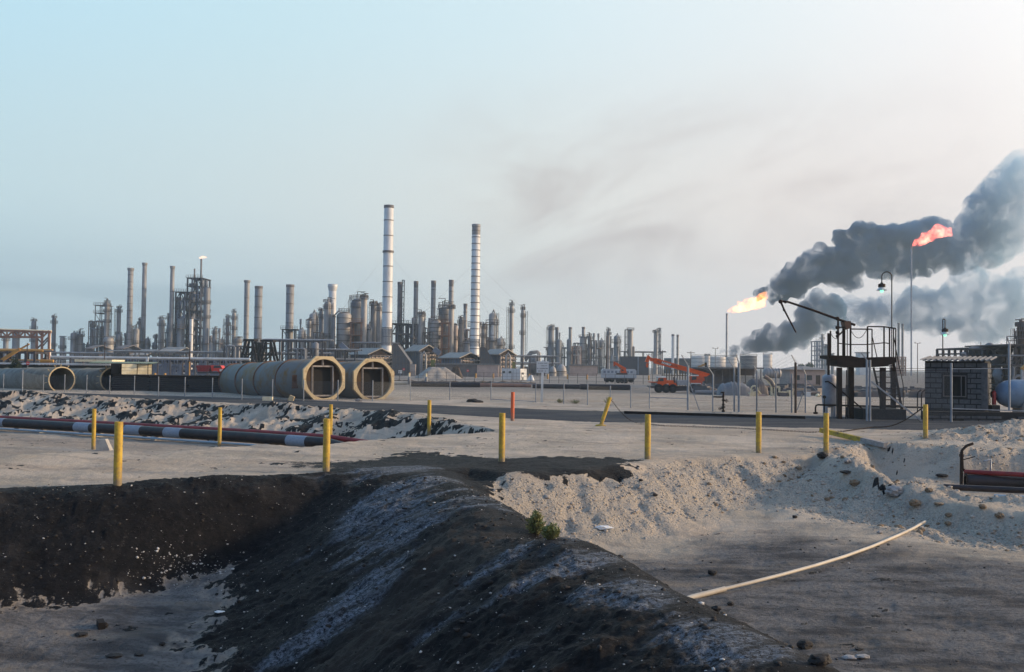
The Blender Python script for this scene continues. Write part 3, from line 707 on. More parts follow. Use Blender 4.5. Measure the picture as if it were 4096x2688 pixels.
# ------------------------------------------------------------------ chain
mb = MB()
def ground_pts(pxs): return [gpd(x, y) + Vector((0, 0, .03)) for x, y in pxs]
gpts = ground_pts([(1500,987),(1545,991),(1600,993),(1700,996),(1800,1001),(1880,1006),(1960,1004),(2030,994)])
tb = gpd(2151, 1018); ttop = pix(2149 * DS, 944 * DS, tb.y - .05)
path = [LEAN_TOP + (gpts[0] - LEAN_TOP) * s - Vector((0, 0, .38 * math.sin(math.pi * min(s * 1.0, 1)) )) for s in np.linspace(0, 1, 14)][:-1] + gpts + [gpts[-1] + (ttop - gpts[-1]) * s - Vector((0, 0, .30 * math.sin(math.pi * s))) for s in np.linspace(.1, 1, 10)]
# links along the path
acc = []; step = .085
for p, q in zip(path[:-1], path[1:]):
    n = max(1, int((q - p).length / step))
    for i in range(n): acc.append(p + (q - p) * (i / n))
for i, (p, q) in enumerate(zip(acc[:-1], acc[1:])):
    d = (q - p).normalized(); sd_ = d.cross(Vector((0, 0, 1))).normalized(); s2 = sd_.cross(d)
    o_ = (sd_ if i % 2 else s2) * .022; e = d * .045; c = (p + q) / 2
    loop = [c - e + o_, c + e + o_, c + e * 1.25, c + e - o_, c - e - o_, c - e * 1.25]
    for a_, b_ in zip(loop, loop[1:] + loop[:1]): mb.bar(a_, b_, .014)
solo(mb, 'chain', 'rustd', 'rusty chain slung from the leaning bollard and trailing over the sand', 'chain', gpts[3])

# ------------------------------------------------------------------ fallen beam, concrete block
a, b = gpd(1908, 1013) + Vector((0, 0, .12)), gpd(2058, 1052) + Vector((0, 0, .12))
lift = max(0, max(gz((a + (b - a) * k).x, (a + (b - a) * k).y) + .04 - (a + (b - a) * k).z for k in np.linspace(0, 1, 12))); a.z += lift * .8; b.z += lift
t = thing('fallen_beam', 'long yellow beam with a bare grey end lying on the sand by the trench', 'beam', (a + b) / 2)
mid_ = a + (b - a) * .66
MB().bar(a, mid_, .16, .20).build('painted_length', 'yelworn', t)
MB().bar(mid_, b, .155, .195).build('bare_end', 'rockg', t)
b = gpd(243, 1047)
mb = MB(); s_ = .30
mb.add([b + Vector(v) for v in ((-.33,-.2,-.2),(.42,-.2,-.2),(.42,.3,-.2),(-.33,.3,-.2),(-.38,-.1,.52),(.06,-.1,.55),(.06,.22,.55),(-.38,.22,.52))],
       [(3,2,1,0),(4,5,6,7),(0,1,5,4),(1,2,6,5),(2,3,7,6),(3,0,4,7)])
solo(mb, 'concrete_block', 'conc', 'tapered pale concrete block leaning beside a bollard and the pipeline', 'block', b)

# ------------------------------------------------------------------ pipelines
def pl(pts, z): return [pz(x, y, z) for x, y in pts]
CA = pl(((-900,1655),(0,1690),(500,1719),(1000,1750),(1300,1772)), -1.0)
ext = CA[-1] + (CA[-1] - CA[-2]).normalized() * 3
t = thing('pipeline', 'black tarred pipeline with white bands in the ditch below the sandy bank', 'pipeline', CA[2])
mb = MB(); mb.tube(CA + [ext + Vector((0, 0, -.4))], .285, 20); mb.build('pipe', 'blackp', t)
def on_line(P, px):                     # point of polyline seen at photograph column px
    for p, q in zip(P[:-1], P[1:]):
        for i in range(60):
            r = p + (q - p) * (i / 60); d = CM.transposed() @ (r - Vector((0, 0, CAMZ))); u = W0 / 2 - d.x / d.z * F
            if u >= px: return r, (q - p).normalized()
    return P[-1], (P[-1] - P[-2]).normalized()
for x0, x1 in ((-90,18),(303,360),(503,567),(662,730),(1155,1230)):
    p, d = on_line(CA, x0); q, d2 = on_line(CA, x1)
    MB().tube([p, q], .292, 20).build('band', 'band', t)
for k in range(7):
    p, d = on_line(CA, -300 + k * 230)
    MB().box((p.x, p.y, p.z - .42), (.3, .5, .36), math.atan2(d.y, d.x)).build('saddle', 'conc', t)
RA = [p + Vector((.05, .55, .26)) for p in CA] + [ext + Vector((.9, .2, .02))]
mb = MB(); mb.tube(RA, .135, 16)
t2 = thing('pipeline', 'red painted pipe running along the back of the black ditch pipeline', 'pipeline', RA[2]); mb.build('pipe', 'redp', t2)
for k in range(6):
    p, d = on_line(RA, -200 + k * 260)
    MB().box((p.x, p.y, p.z - .50), (.2, .2, .75)).build('support', 'rustd', t2)
BA = [p + Vector((-.1, -.60, -.32)) for p in CA] + [ext + Vector((0, -.6, -.75))]
mb = MB(); mb.tube(BA, .06, 10); solo(mb, 'pipeline', 'bluepale', 'thin pale blue pipe at the foot of the black ditch pipeline', 'pipeline', BA[2])
# the same lines surfacing beyond the track
CB = pl(((3868,1926),(4096,1934),(4600,1950)), -.95)
t = thing('pipeline', 'open ended black pipe resting in the trench beside the rubble', 'pipeline', CB[0])
dd = (CB[1] - CB[0]).normalized()
mb = MB(); mb.tube([CB[0]] + CB[1:], .25, 20); mb.build('pipe', 'blackp', t)
MB().ring(CB[0] - dd * .06, dd, .20, .29, .05, 20).build('flange', 'rustd', t)
for k in (1.2, 4.2): MB().box(CB[0] + dd * k + Vector((0, 0, -.40)), (.25, .4, .5)).build('saddle', 'conc', t)
RB = pl(((3882,1893),(4096,1904),(4600,1925)), -.62); RB = [p + Vector((0, .5, 0)) for p in RB]
t = thing('pipeline', 'red pipe with bent black riser emerging from the trench rubble', 'pipeline', RB[0])
MB().tube(RB, .085, 14).build('pipe', 'redp', t)
p = RB[0] + Vector((.06, 0, 0)); MB().tube([p, p + Vector((-.12, 0, .12)), p + Vector((-.14, 0, .75)), p + Vector((.05, .05, .92)), p + Vector((.30, .1, 1.0))], .05, 10).build('riser', 'rustd', t)
p = RB[0] + Vector((.95, 0, 0)); MB().tube([p, p + Vector((0, 0, .45)), p + Vector((-.25, 0, .38))], .035, 8).build('vent', 'galv', t)
DB = pl(((3775,1948),(4096,1962),(4600,1985)), -.75)
mb = MB(); mb.tube(DB, .10, 12); solo(mb, 'pipeline', 'blackp', 'slim black pipe poking out in front of the open ended trench pipe', 'pipeline', DB[0])
EB = pl(((3976,1984),(4096,1990),(4600,2008)), -.85)
mb = MB(); mb.tube(EB, .06, 10); solo(mb, 'pipeline', 'bluepale', 'thin pale pipe lowest in the trench beside the gravel berm', 'pipeline', EB[0])
p = gp(3845, 1940); q = pix(3846, 1808, p.y)
mb = MB(); mb.bar(p - Vector((0, 0, .3)), q, .085); mb.bar(pix(3842, 1842, p.y), pix(3900, 1826, p.y), .03); mb.box(pix(3846, 1822, p.y), (.12, .12, .10))
solo(mb, 'marker_post', 'rustd', 'rusty steel post with a side bracket at the trench mouth', 'post', p)

# ------------------------------------------------------------------ long plastic pipe in the pit
pts = [pz(x, y, -1.52) for x, y in ((2690,2415),(2770,2388),(2900,2355),(3000,2331),(3130,2298),(3260,2262),(3380,2225),(3490,2185),(3600,2138),(3655,2112),(3702,2084))]
PX = ((2690,2415),(2770,2388),(2900,2355),(3000,2331),(3130,2298),(3260,2262),(3380,2225),(3490,2185),(3600,2138),(3655,2112),(3700,2086))
zz = [-1.52, -1.52] + [gp(*q).z + .05 for q in PX[2:]]; fit = np.polyfit(range(len(zz)), zz, 2)
pts = [pz(x, y, float(np.polyval(fit, i)) + .03) for i, (x, y) in enumerate(PX)]
t = thing('plastic_pipe', 'long curved cream plastic pipe lying across the dirty pit floor', 'pipe', pts[5])
MB().tube(pts[1:], .036, 10).build('pipe', 'pvc', t)
MB().tube(pts[:3], .052, 12).build('sleeve', 'pvc', t)

# ------------------------------------------------------------------ scrub bush at the ridge foot
def bush(px, py, hpx, wpx, n, lab, seed, m='leaf', cat='shrub'):
    rnd = random.Random(seed); b = gpd(px, py); h = M(hpx * DS, b.y); w = M(wpx * DS, b.y) / 2
    t = thing('scrub_bush', lab, cat, b)
    st = MB(); lf = MB()
    for i in range(n):
        a = rnd.uniform(0, 6.28); lean = rnd.uniform(.05, 1.0) * w; hh = h * rnd.uniform(.55, 1.05) * (1 - .35 * (lean / w) ** 2)
        tip = b + Vector((math.cos(a) * lean, math.sin(a) * lean, hh)); base = b + Vector((math.cos(a) * lean * .25, math.sin(a) * lean * .25, -.03))
        mid = (base + tip) / 2 + Vector((math.cos(a) * lean * .15, math.sin(a) * lean * .15, hh * .12))
        st.tube([base, mid, tip], [.006, .004, .002], 4)
        for k in range(22):
            s = rnd.uniform(.15, 1.0); p = base * (1 - s) ** 2 + mid * 2 * s * (1 - s) + tip * s * s
            d = Vector((rnd.gauss(0, 1), rnd.gauss(0, 1), rnd.uniform(.2, 1.6))).normalized(); sdv = d.cross(Vector((rnd.gauss(0, 1), rnd.gauss(0, 1), rnd.gauss(0, 1)))).normalized()
            ll = rnd.uniform(.08, .16) * max(.6, h / .9); ww = ll * .16
            lf.add([p, p + d * ll * .5 + sdv * ww, p + d * ll, p + d * ll * .5 - sdv * ww], [(0, 1, 2, 3)])
    st.build('stems', 'stem', t); lf.build('foliage', m, t); return t
bush(1245, 1243, 52, 46, 70, 'feathery green scrub bush at the foot of the black ridge', 3)
bush(1280, 1254, 34, 42, 46, 'low green scrub clump, smaller of the pair at the ridge foot', 4)
for i, (x, y, h, w, lab) in enumerate(((1335,938,10,34,'sprawling roadside weeds by the fence gate, two posts from the sign'),(1412,937,13,22,'green weed tuft under the plain wire fence, near the leaning bollard'),(1300,936,9,26,'thin green weeds at the foot of the white signboard'))):
    bush(x, y, h, w, 26, lab, 20 + i, 'leaf', 'weeds')

# ------------------------------------------------------------------ stones, clods and litter
def rock(px, py, wpx, m, lab, cat, seed, sq=(1, .8, .6), sink=.25, name='rock'):
    b = gp(px, py); r = M(wpx, b.y) / 2
    mb = MB(); mb.blob((b.x, b.y, b.z + r * sq[2] * (1 - sink)), r, seed, 3, .20, sq)
    return solo(mb, name, m, lab, cat, b)
for i, a in enumerate((
 (3660,2023,46,'rock','broad brown rock on the berm slope below the slim black pipe','rock'),
 (3755,2020,40,'rock','flat rusty brown rock beside the broad brown rock','rock'),
 (3715,1968,30,'rock','small rust coloured rock on the berm crest by the pipe tip','rock'),
 (3580,1985,74,'rockg','large pale boulder half buried in the berm','boulder'),
 (3418,1943,42,'rock','dark brown stone at the inner end of the berm','rock'),
 (3795,2067,28,'rock','round brown stone at the berm foot beside the plastic pipe end','rock'),
 (3792,2103,26,'rock','tan stone lying on the pit floor just past the plastic pipe end','rock'),
 (3686,2127,26,'rock','brown stone touching the far end of the plastic pipe','rock'),
 (3998,2070,36,'rock','brown rock in the scree near the edge of the picture','rock'),
 (3308,2002,22,'rock','reddish stone alone on the pale slope foot','rock'),
 (3180,2072,20,'clod','dark clod on the pale sand at the slope foot','clod'),
 (3518,2135,22,'rockg','upright grey stone near the plastic pipe','rock'),
 (3930,2035,30,'rock','brown rock above the scree, one of a loose pair','rock'),
 (3385,1893,50,'clod','black tarry slab on the shoulder of the gravel slope','clod'),
 (3290,1832,42,'clod','black lump in the gully beside the bollard','clod'),
 (3767,1908,48,'clod','black tar cake on the trench lip','clod'),
 (3390,1853,30,'rockg','pale boulder perched over the gully','boulder'),
 (2850,2300,36,'clod','dark tar clod behind the middle of the plastic pipe','clod'),
 (2865,2443,36,'clod','round tar clod in front of the thick pipe sleeve','clod'),
 (2922,2422,28,'clod','small tar clod next to the thick pipe sleeve','clod'),
 (3220,2595,62,'clod','crumbled black tar clod in the open pit floor','clod'),
 (3280,2660,84,'clod','largest black tar clod on the pit floor','clod'),
 (3437,2600,34,'clod','black clod behind the pale slab','clod'),
 (3398,2636,60,'rockg','pale stone slab beside the largest tar clod','slab'),
 (3450,2632,56,'rockg','flat pale flake of stone continuing the slab','slab'),
 (2563,1925,16,'clod','black crumb in the middle of the gravel slope','clod'),
 (2620,1985,20,'clod','black crumb lower on the gravel slope','clod'),
 (415,2510,36,'clod','charred wooden block end on the grey pit floor','clod'),
 (325,2543,52,'clod','flat charred scrap near the tarred timber block','clod'),
 (648,2582,24,'clod','dark clod by the foot of the black ridge','clod'),
 (458,2628,62,'clod','long charred scrap low on the grey pit floor','clod'),
 (555,2622,38,'clod','short charred scrap beside the long one','clod'))):
    px, py, w, m, lab, cat = a
    sq = (1, .8, .25) if 'scrap' in lab or 'flat' in lab or 'slab' in lab or 'cake' in lab else (1, .85, .62)
    rock(px, py, w, m, lab, cat, 50 + i, sq, .2, 'tar_clod' if cat == 'clod' else 'stone_slab' if cat == 'slab' else cat)
b = gp(403, 2510); mb = MB(); mb.box((b.x, b.y, b.z + .06), (.12, .34, .13), math.radians(28)); solo(mb, 'timber_block', 'timber', 'tarred timber block lying on the grey pit floor', 'timber', b)
b = gp(880, 2452); mb = MB(); mb.blob((b.x, b.y, b.z + .02), .085, 9, 2, .3, (1.2, .8, .25)); solo(mb, 'paper_scrap', 'paper', 'white scrap at the foot of the black ridge', 'litter', b)
b = gp(2417, 2117); mb = MB(); mb.blob((b.x, b.y, b.z + .03), .20, 12, 3, .22, (1.1, .6, .28)); solo(mb, 'paper_bag', 'paper', 'crumpled white bag on the sand near the scrub bush', 'litter', b)
b = gp(1898, 1608); mb = MB(); mb.blob((b.x, b.y, b.z + .02), .62, 8, 3, .3, (1, .6, .32)); solo(mb, 'tar_heap', 'clod', 'small black heap in front of the fence gate', 'heap', b)
# a long low black kerb of tar at the far side of the road
# ------------------------------------------------------------------ low wire fence along the far side of the road
def fence_run(posts, name, label, h, r, gate=None, meshmat='mesh', meshtop=None):
    """posts: base pixels in the photograph; h: post height in metres"""
    P = [gp(x, y) for x, y in posts]
    t = thing(name, label, 'fence', P[0])
    for p in P: MB().frus(p - Vector((0, 0, .2)), p + Vector((0, 0, h)), r, r, 8).build('post', 'galv', t)
    for a, b in zip(P[:-1], P[1:]):
        mb = MB(); mb.add([a + Vector((0, 0, .05)), b + Vector((0, 0, .05)), b + Vector((0, 0, h * .93)), a + Vector((0, 0, h * .93))], [(0, 1, 2, 3)])
        mb.build('wire_mesh', meshmat, t)
    return t, P
lf = [(-80,1563),(13,1566),(89,1566),(173,1568),(258,1570),(346,1574),(438,1577),(537,1580),(633,1585),(739,1588),(849,1592),(967,1598),(1089,1601),(1214,1603),(1351,1604),(1490,1606),(1641,1602),(1799,1601),(1964,1601)]
t, P = fence_run(lf, 'wire_fence', 'low wire fence on thin grey posts in front of the big ducts', 1.62, .042)
rf = [(2143,1610),(2255,1616),(2350,1621),(2441,1626),(2523,1631),(2598,1634)]
t, P2 = fence_run(rf, 'wire_fence', 'low wire fence on thin grey posts beyond the leaning bollard', 1.58, .042)
def gate_panel(a, b, h, label):
    t = thing('fence_gate', label, 'gate', a)
    for z in (.08, h): MB().bar(a + Vector((0, 0, z)), b + Vector((0, 0, z)), .05).build('rail', 'galv', t)
    mb = MB(); mb.add([a + Vector((0, .01, .1)), b + Vector((0, .01, .1)), b + Vector((0, .01, h)), a + Vector((0, .01, h))], [(0, 1, 2, 3)]); mb.build('wire_mesh', 'meshf', t)
gate_panel(P[-1], P2[0], 1.5, 'wire gate with a low bottom rail beside the white signboard')
a, b = P2[-1], gp(2748, 1640)
t = thing('fence_gate', 'wire gate with a middle rail below the orange crane', 'gate', a)
for z in (.80,): MB().bar(a + Vector((.05, 0, z)), b + Vector((0, 0, z)), .045).build('rail', 'galv', t)
mb = MB(); mb.add([a + Vector((0, .01, .1)), b + Vector((0, .01, .1)), b + Vector((0, .01, 1.55)), a + Vector((0, .01, 1.55))], [(0, 1, 2, 3)]); mb.build('wire_mesh', 'meshf', t)

# ------------------------------------------------------------------ tall security fence with barbed wire arms
TF = [(2752,1640,1462,-26,-42),(2852,1645,1497,-22,-32),(2937,1646,1474,-26,-42),(2956,1648,1452,-12,-35),(3027,1647,1483,-12,-20),(3104,1650,1492,-22,-26),(3167,1651,1495,0,0),(3182,1651,1450,-16,-30),(3222,1652,1497,-10,-24)]
t = thing('security_fence', 'tall chain link fence with outward leaning barbed wire arms beside the loading rack', 'fence', gp(2752, 1640))
tops = []
for i, (x, yb, yt, ax, ay) in enumerate(TF):
    b = gp(x, yb); top = pix(x, yt, b.y); r = .085 if i in (0, 3, 7) else .055
    MB().frus(b - Vector((0, 0, .2)), top, r, r, 10).build('post', 'galv' if i != 7 else 'wood', t)
    if ax:
        e = pix(x + ax, yt + ay, b.y - .25); MB().bar(top, e, .05).build('barb_arm', 'galv', t); tops.append((top, e))
P = [gp(x, yb) for x, yb, *_ in TF]
for a, b in zip(P[:-1], P[1:]):
    h = 2.35; mb = MB(); mb.add([a + Vector((0, -.06, .05)), b + Vector((0, -.06, .05)), b + Vector((0, -.06, h)), a + Vector((0, -.06, h))], [(0, 1, 2, 3)]); mb.build('wire_mesh', 'mesh', t)
mb = MB()
for k in (.3, .65, 1.0):
    for (a, e), (a2, e2) in zip(tops[:-1], tops[1:]): mb.bar(a + (e - a) * k, a2 + (e2 - a2) * k, .010)
mb.build('barbed_wire', 'galv', t)
for x0, y0, x1, y1 in ((2757,1528,2798,1643),(3222,1545,3188,1640),(3228,1520,3290,1590)):
    Y = gp(2850, 1648).y; MB().bar(pix(x0, y0, Y), pix(x1, y1, Y), .045).build('brace', 'galv', t)
# second run past the platform, in front of the hut
t = thing('security_fence', 'tall grey pipe fence frame crossing in front of the blockwork hut', 'fence', gp(3473, 1684))
Yf = 57.0
for x, yt, yb, w in ((3468,1440,1690,10),(3480,1440,1690,9),(3805,1452,1690,9),(4037,1375,1640,9)):
    MB().cyl(pix(x, yb, Yf), pix(x, yt, Yf), M(w, Yf) / 2, 10).build('post', 'galv', t)
MB().bar(pix(3468,1440,Yf), pix(3444,1412,Yf), .05).build('barb_arm', 'galv', t)
MB().bar(pix(4037,1375,Yf), pix(4028,1345,Yf), .05).build('barb_arm', 'galv', t)
MB().bar(pix(3484,1525,Yf), pix(3686,1684,Yf), .085).build('brace', 'galv', t)
for y0, y1 in ((1473,1475),(1481,1483)): MB().bar(pix(3480,y0,Yf), pix(3805,y1,Yf), .022).build('barbed_wire', 'rustd', t)
MB().bar(pix(3805,1475,Yf), pix(4037,1474,Yf), .035).build('rail', 'galv', t)
MB().bar(pix(3805,1634,Yf), pix(4150,1646,Yf), .055).build('rail', 'galv', t)
mb = MB(); mb.add([pix(3484,1690,Yf), pix(3805,1694,Yf), pix(3805,1485,Yf), pix(3484,1485,Yf)], [(0,1,2,3)]); mb.build('wire_mesh', 'mesh', t)

# ------------------------------------------------------------------ signboard
b = gp(2166, 1610)
t = thing('signboard', 'weathered white signboard with faded lines of lettering on a square white post', 'sign', b)
Y = b.y
MB().bar(b - Vector((0, 0, .3)), pix(2172, 1440, Y + .15), M(9, Y)).build('post', 'white', t)
mb = MB(); mb.pbox(2146, 1445, 2195, 1491, Y, .05); bd = mb.build('board', 'cont', t)
rnd = random.Random(4); mb = MB()
for y, x0, x1, hh in ((1453,2152,2190,2.6),(1463,2164,2188,2.2),(1474,2148,2191,3.2),(1484,2151,2188,3.6)):
    x = x0
    while x < x1:
        w = rnd.uniform(1.1, 2.6)
        if rnd.random() < .82:
            for xx in (x, x + w * .6): mb.pbox(xx, y - hh / 2, xx + .6, y + hh / 2, Y - .012, .008)
            yy = y + rnd.choice((-1, 0, 1)) * hh * .4; mb.pbox(x, yy - .3, x + w * .8, yy + .3, Y - .013, .008)
        x += w + .7
mb.build('lettering', 'text', bd)

# ------------------------------------------------------------------ big octagon flanged ducts
def duct(near, far, r, n_out, lab, bands, box, group, sink=.0):
    """near, far: centres of the two ends"""
    t = thing('duct_section', lab, 'duct', near, group); ax = (far - near).normalized(); Ln = (far - near).length
    mb = MB(); mb.lathe([(r - .03, .12), (r, .12), (r, Ln), (r - .03, Ln), (r - .03, .12)], near, 64, ax, cap=False); mb.build('shell', 'tubey', t)
    MB().ring(near, ax, r * .93, r * 1.07, .28, 64, n_out).build('flange', 'flange', t)
    for s in bands: MB().ring(near + ax * Ln * s, ax, r - .01, r + .085, .09, 48).build('stiffener_ring', 'rust', t)
    side = ax.cross(Vector((0, 0, 1))).normalized(); up = side.cross(ax); up = up if up.z > 0 else -up
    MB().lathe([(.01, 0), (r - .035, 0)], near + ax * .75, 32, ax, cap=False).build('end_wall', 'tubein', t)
    fr = MB(); c = near + ax * .35; hw, hh = r * .53, r * .70; zo = -.10 * r
    for s in (-1, 1): fr.bar(c + side * hw * s + up * (-hh + zo), c + side * hw * s + up * (hh + zo), .12)
    for s in (-1, 1): fr.bar(c - side * hw + up * (hh * s + zo), c + side * hw + up * (hh * s + zo), .12)
    fr.bar(c + up * (hh + zo), c + up * (r * .92), .14); fr.build('door_frame', 'rockg' if n_out else 'rust', t)
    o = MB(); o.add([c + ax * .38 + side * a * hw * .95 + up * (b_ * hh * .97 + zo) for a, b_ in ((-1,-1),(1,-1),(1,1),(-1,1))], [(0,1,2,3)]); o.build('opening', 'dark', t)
    return t, ax, side, up
def dctr(px, py, Y): return pix(px, py, Y)
O1, O1f = dctr(1298, 1515, 80.5), dctr(946, 1526, 97.0)
r1 = M(84, 80.5)
t, ax, sdv, up = duct(O1, O1f, r1, 8, 'nearer of the two octagon flanged ducts, rust streaked, with four ring bands', (.30,.55,.78,1.0), None, 'octagon flanged ducts')
mb = MB(); mb.box(O1 + ax * 2.2 - sdv * 0 + Vector((-.62 * r1, -.79 * r1 - .05, -.2)), (.8, .12, 1.1), .6); mb.build('hatch', 'rust', t)
O2, O2f = dctr(1497, 1521, 83.5), dctr(1215, 1526, 99.0)
duct(O2, O2f, M(81, 83.5), 8, 'farther octagon flanged duct, half hidden behind the nearer one', (.42,.75,1.0), None, 'octagon flanged ducts')
for x, y, w, m in ((1078,1597,22,'cream'),(1147,1594,20,'flange'),(1290,1602,12,'rockg'),(1442,1604,16,'rockg')):
    pass
b = gp(1067, 1603); mb = MB(); mb.box(b + Vector((0, .3, .12)), (.75, .3, .34)); solo(mb, 'timber_chock', 'cream', 'pale timber chock under the middle of the nearer octagon duct', 'chock', b)
b = gp(1162, 1604); mb = MB(); mb.box(b + Vector((0, .3, .16)), (.38, .3, .46), .2, Matrix.Rotation(.35, 3, 'Y')); solo(mb, 'timber_chock', 'flange', 'tilted tan chock wedged near the flange of the nearer octagon duct', 'chock', b)
b = gp(1434, 1606); mb = MB(); mb.blob(b + Vector((0, 0, .08)), .24, 5, 2, .2, (1.2, .7, .6)); solo(mb, 'rock', 'rockg', 'white stone beside the farther octagon duct', 'rock', b)

# ------------------------------------------------------------------ round grey ducts at the far end
def round_duct(near, far, r, lab, seams, studs=True):
    t = thing('round_duct', lab, 'duct', near, 'round grey ducts'); ax = (far - near).normalized(); Ln = (far - near).length
    mb = MB(); mb.lathe([(r - .04, .1), (r, .1), (r, Ln), (r - .04, Ln), (r - .04, .1)], near, 64, ax, cap=False); mb.build('shell', 'tubeg', t)
    MB().ring(near, ax, r * .94, r * 1.03, .14, 64).build('flange', 'flange', t)
    for s, tl in seams:
        m_ = MB(); m_.ring(near + ax * Ln * s, (ax + Vector((0, 0, tl))).normalized(), r * .99, r * 1.045, .10, 40); m_.build('ring_seam', 'tubeg', t)
    side = ax.cross(Vector((0, 0, 1))).normalized(); up = side.cross(ax); up = up if up.z > 0 else -up
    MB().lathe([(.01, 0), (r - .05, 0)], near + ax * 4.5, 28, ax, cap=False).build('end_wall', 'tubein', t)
    if studs:
        mb = MB()
        for k in range(14):
            a = math.radians(10 + k * 26); d = side * math.cos(a) + up * math.sin(a)
            if d.z < -.5: continue
            p = near + ax * (.55 if k % 2 else .35) + d * r; mb.bar(p, p + d * .30 - ax * .1, .10, .05)
        mb.build('lifting_lugs', 'flange', t)
    return t
r2 = M(51, 96)
round_duct(dctr(248, 1519, 96), dctr(-140, 1519, 117), r2, 'round grey duct with a wide open mouth and lifting lugs, in front', ((.28,.12),(.52,.12),(.78,.12),(1.0,0)))
round_duct(dctr(452, 1520, 99), dctr(60, 1520, 121), r2, 'round grey duct whose mouth is hidden by the tarred timber stack', ((.22,.12),(.5,.12),(.8,.1),(1.0,0)))

# ------------------------------------------------------------------ stack of tarred timbers, crates, sheds
Ys = 97.0; rnd = random.Random(8)
zt = gz(pix(660, 1560, Ys).x, Ys)
ty0 = pix(660, 1500, Ys).z; n_c = 9; hh = (ty0 - zt) / n_c
xs0, xs1 = pix(446, 1550, Ys).x, pix(905, 1550, Ys).x
first = None
for c in range(n_c):
    for k in range(3):
        w = (xs1 - xs0) / 3; cx = xs0 + w * (k + .5) + (rnd.uniform(-.15, .15))
        if k == 2 and c in (4, 6, 7, 8) : w *= .86; cx -= .25
        if first is None:
            mb = MB(); mb.box((cx, Ys + 1.3, zt + hh * .46), (w - .10, 2.6, hh * .84)); first = solo(mb, 'tarred_timber', 'timber', 'black tarred timber baulk in the long stack between the duct mouths', 'timber', (cx, Ys + 1.3, zt), 'stacked tarred timbers'); w_first = w - .10
        else:
            o = first.copy(); col.objects.link(o); o.location = (cx, Ys + 1.3 + rnd.uniform(-.08, .08), zt + hh * c); o.scale = ((w - rnd.uniform(.05, .2)) / w_first, 1, rnd.uniform(.9, 1.02))
# cream crates on the stack
for i, (x0, x1, lab) in enumerate(((481,537,'cream boarded crate on the timber stack, widest of the three'),(539,581,'cream boarded crate between its wider and narrower neighbours'),(584,600,'narrow cream crate on the end of the timber stack'))):
    Yc = 97.15 + (x0 - 481) * .0114; a, b_ = pix(x0, 1455, Yc), pix(x1, 1494, Yc); zb = ty0 + .01
    Wd = (b_.x - a.x) / .93; H_ = a.z - ty0 - .01
    t = thing('crate', lab, 'crate', ((a.x + b_.x) / 2, Yc + .5, ty0 + .01), 'cream crates'); bx = t.location
    for k in range(3): MB().box((bx.x, bx.y, bx.z + H_ * (k + .5) / 3), (Wd - .10, .45, H_ / 3 - .03)).build('board', 'cream', t)
    for s in (-1, 1): MB().box((bx.x + s * (Wd / 2 - .02), bx.y, bx.z + H_ / 2), (.06, .47, H_)).build('end_frame', 'rustd', t)
    t.rotation_euler = (0, 0, math.radians(25))
mb = MB(); mb.box((pix(458, 1475, 97.4).x, 98.0, ty0 + .52), (M(34, 97.5), 1.0, 1.04)); solo(mb, 'crate_shade', 'timber', 'dark box drawn as the shaded side of the cream crates, under the green sheet', 'crate')  # added dark box; its colour stands in for the crates' shadow side
mb = MB(); a, b_ = pix(352, 1450, 97.6), pix(607, 1451, 97.6)
n = 60
for i in range(n):
    x0 = a.x + (b_.x - a.x) * i / n; x1 = a.x + (b_.x - a.x) * (i + 1) / n; z0 = a.z - .02 + .035 * (i % 2); z1 = a.z - .02 + .035 * ((i + 1) % 2)
    mb.add([(x0, 97.6, z0), (x1, 97.6, z1), (x1, 99.4, z1 + .12), (x0, 99.4, z0 + .12)], [(0, 1, 2, 3)])
    mb.add([(x0, 97.6, z0 - .05), (x1, 97.6, z1 - .05), (x1, 99.4, z1 + .07), (x0, 99.4, z0 + .07)], [(3, 2, 1, 0)])
    mb.add([(x0, 97.6, z0), (x1, 97.6, z1), (x1, 97.6, z1 - .05), (x0, 97.6, z0 - .05)], [(3, 2, 1, 0)])
solo(mb, 'roof_sheet', 'green', 'green corrugated sheet laid over the cream crates', 'sheet')
# long low shed behind the round ducts
Yh = 124.0; t = thing('long_shed', 'long low shed with a pale flat roof edge behind the round ducts', 'shed', (pix(150, 1500, Yh).x, Yh, gz(pix(150, 1500, Yh).x, Yh)))
a, b_ = pix(-250, 1450, Yh), pix(440, 1452, Yh); zg = -.5
MB().box(((a.x + b_.x) / 2, Yh + 3, (a.z + zg) / 2 - .1), (b_.x - a.x, 6, a.z - zg - .2)).build('wall', 'shedw', t)
MB().box(((a.x + b_.x) / 2, Yh + 2.9, a.z - .02), (b_.x - a.x + .5, 6.8, .16)).build('roof', 'cont', t)
mb = MB(); mb.pbox(298, 1438, 448, 1447, Yh - 1, 4); solo(mb, 'roof_deck', 'cream', 'pale flat roof deck raised over the end of the long low shed', 'roof')
mb = MB(); mb.pbox(583, 1428, 592, 1446, 140, .2); mb.bar(pix(587, 1446, 140), pix(587, 1526, 140), .12); solo(mb, 'white_notice', 'cont', 'small blank white notice on a post behind the cream crates', 'sign')
bush_t = None
p = pix(65, 1456, 118); t = thing('dark_shrub', 'dark round shrub in front of the long shed roof', 'shrub', (p.x, p.y, gz(p.x, p.y)))
rnd = random.Random(3); lf = MB(); base = Vector((p.x, p.y, gz(p.x, p.y))); ctop = pix(65, 1434, 118).z
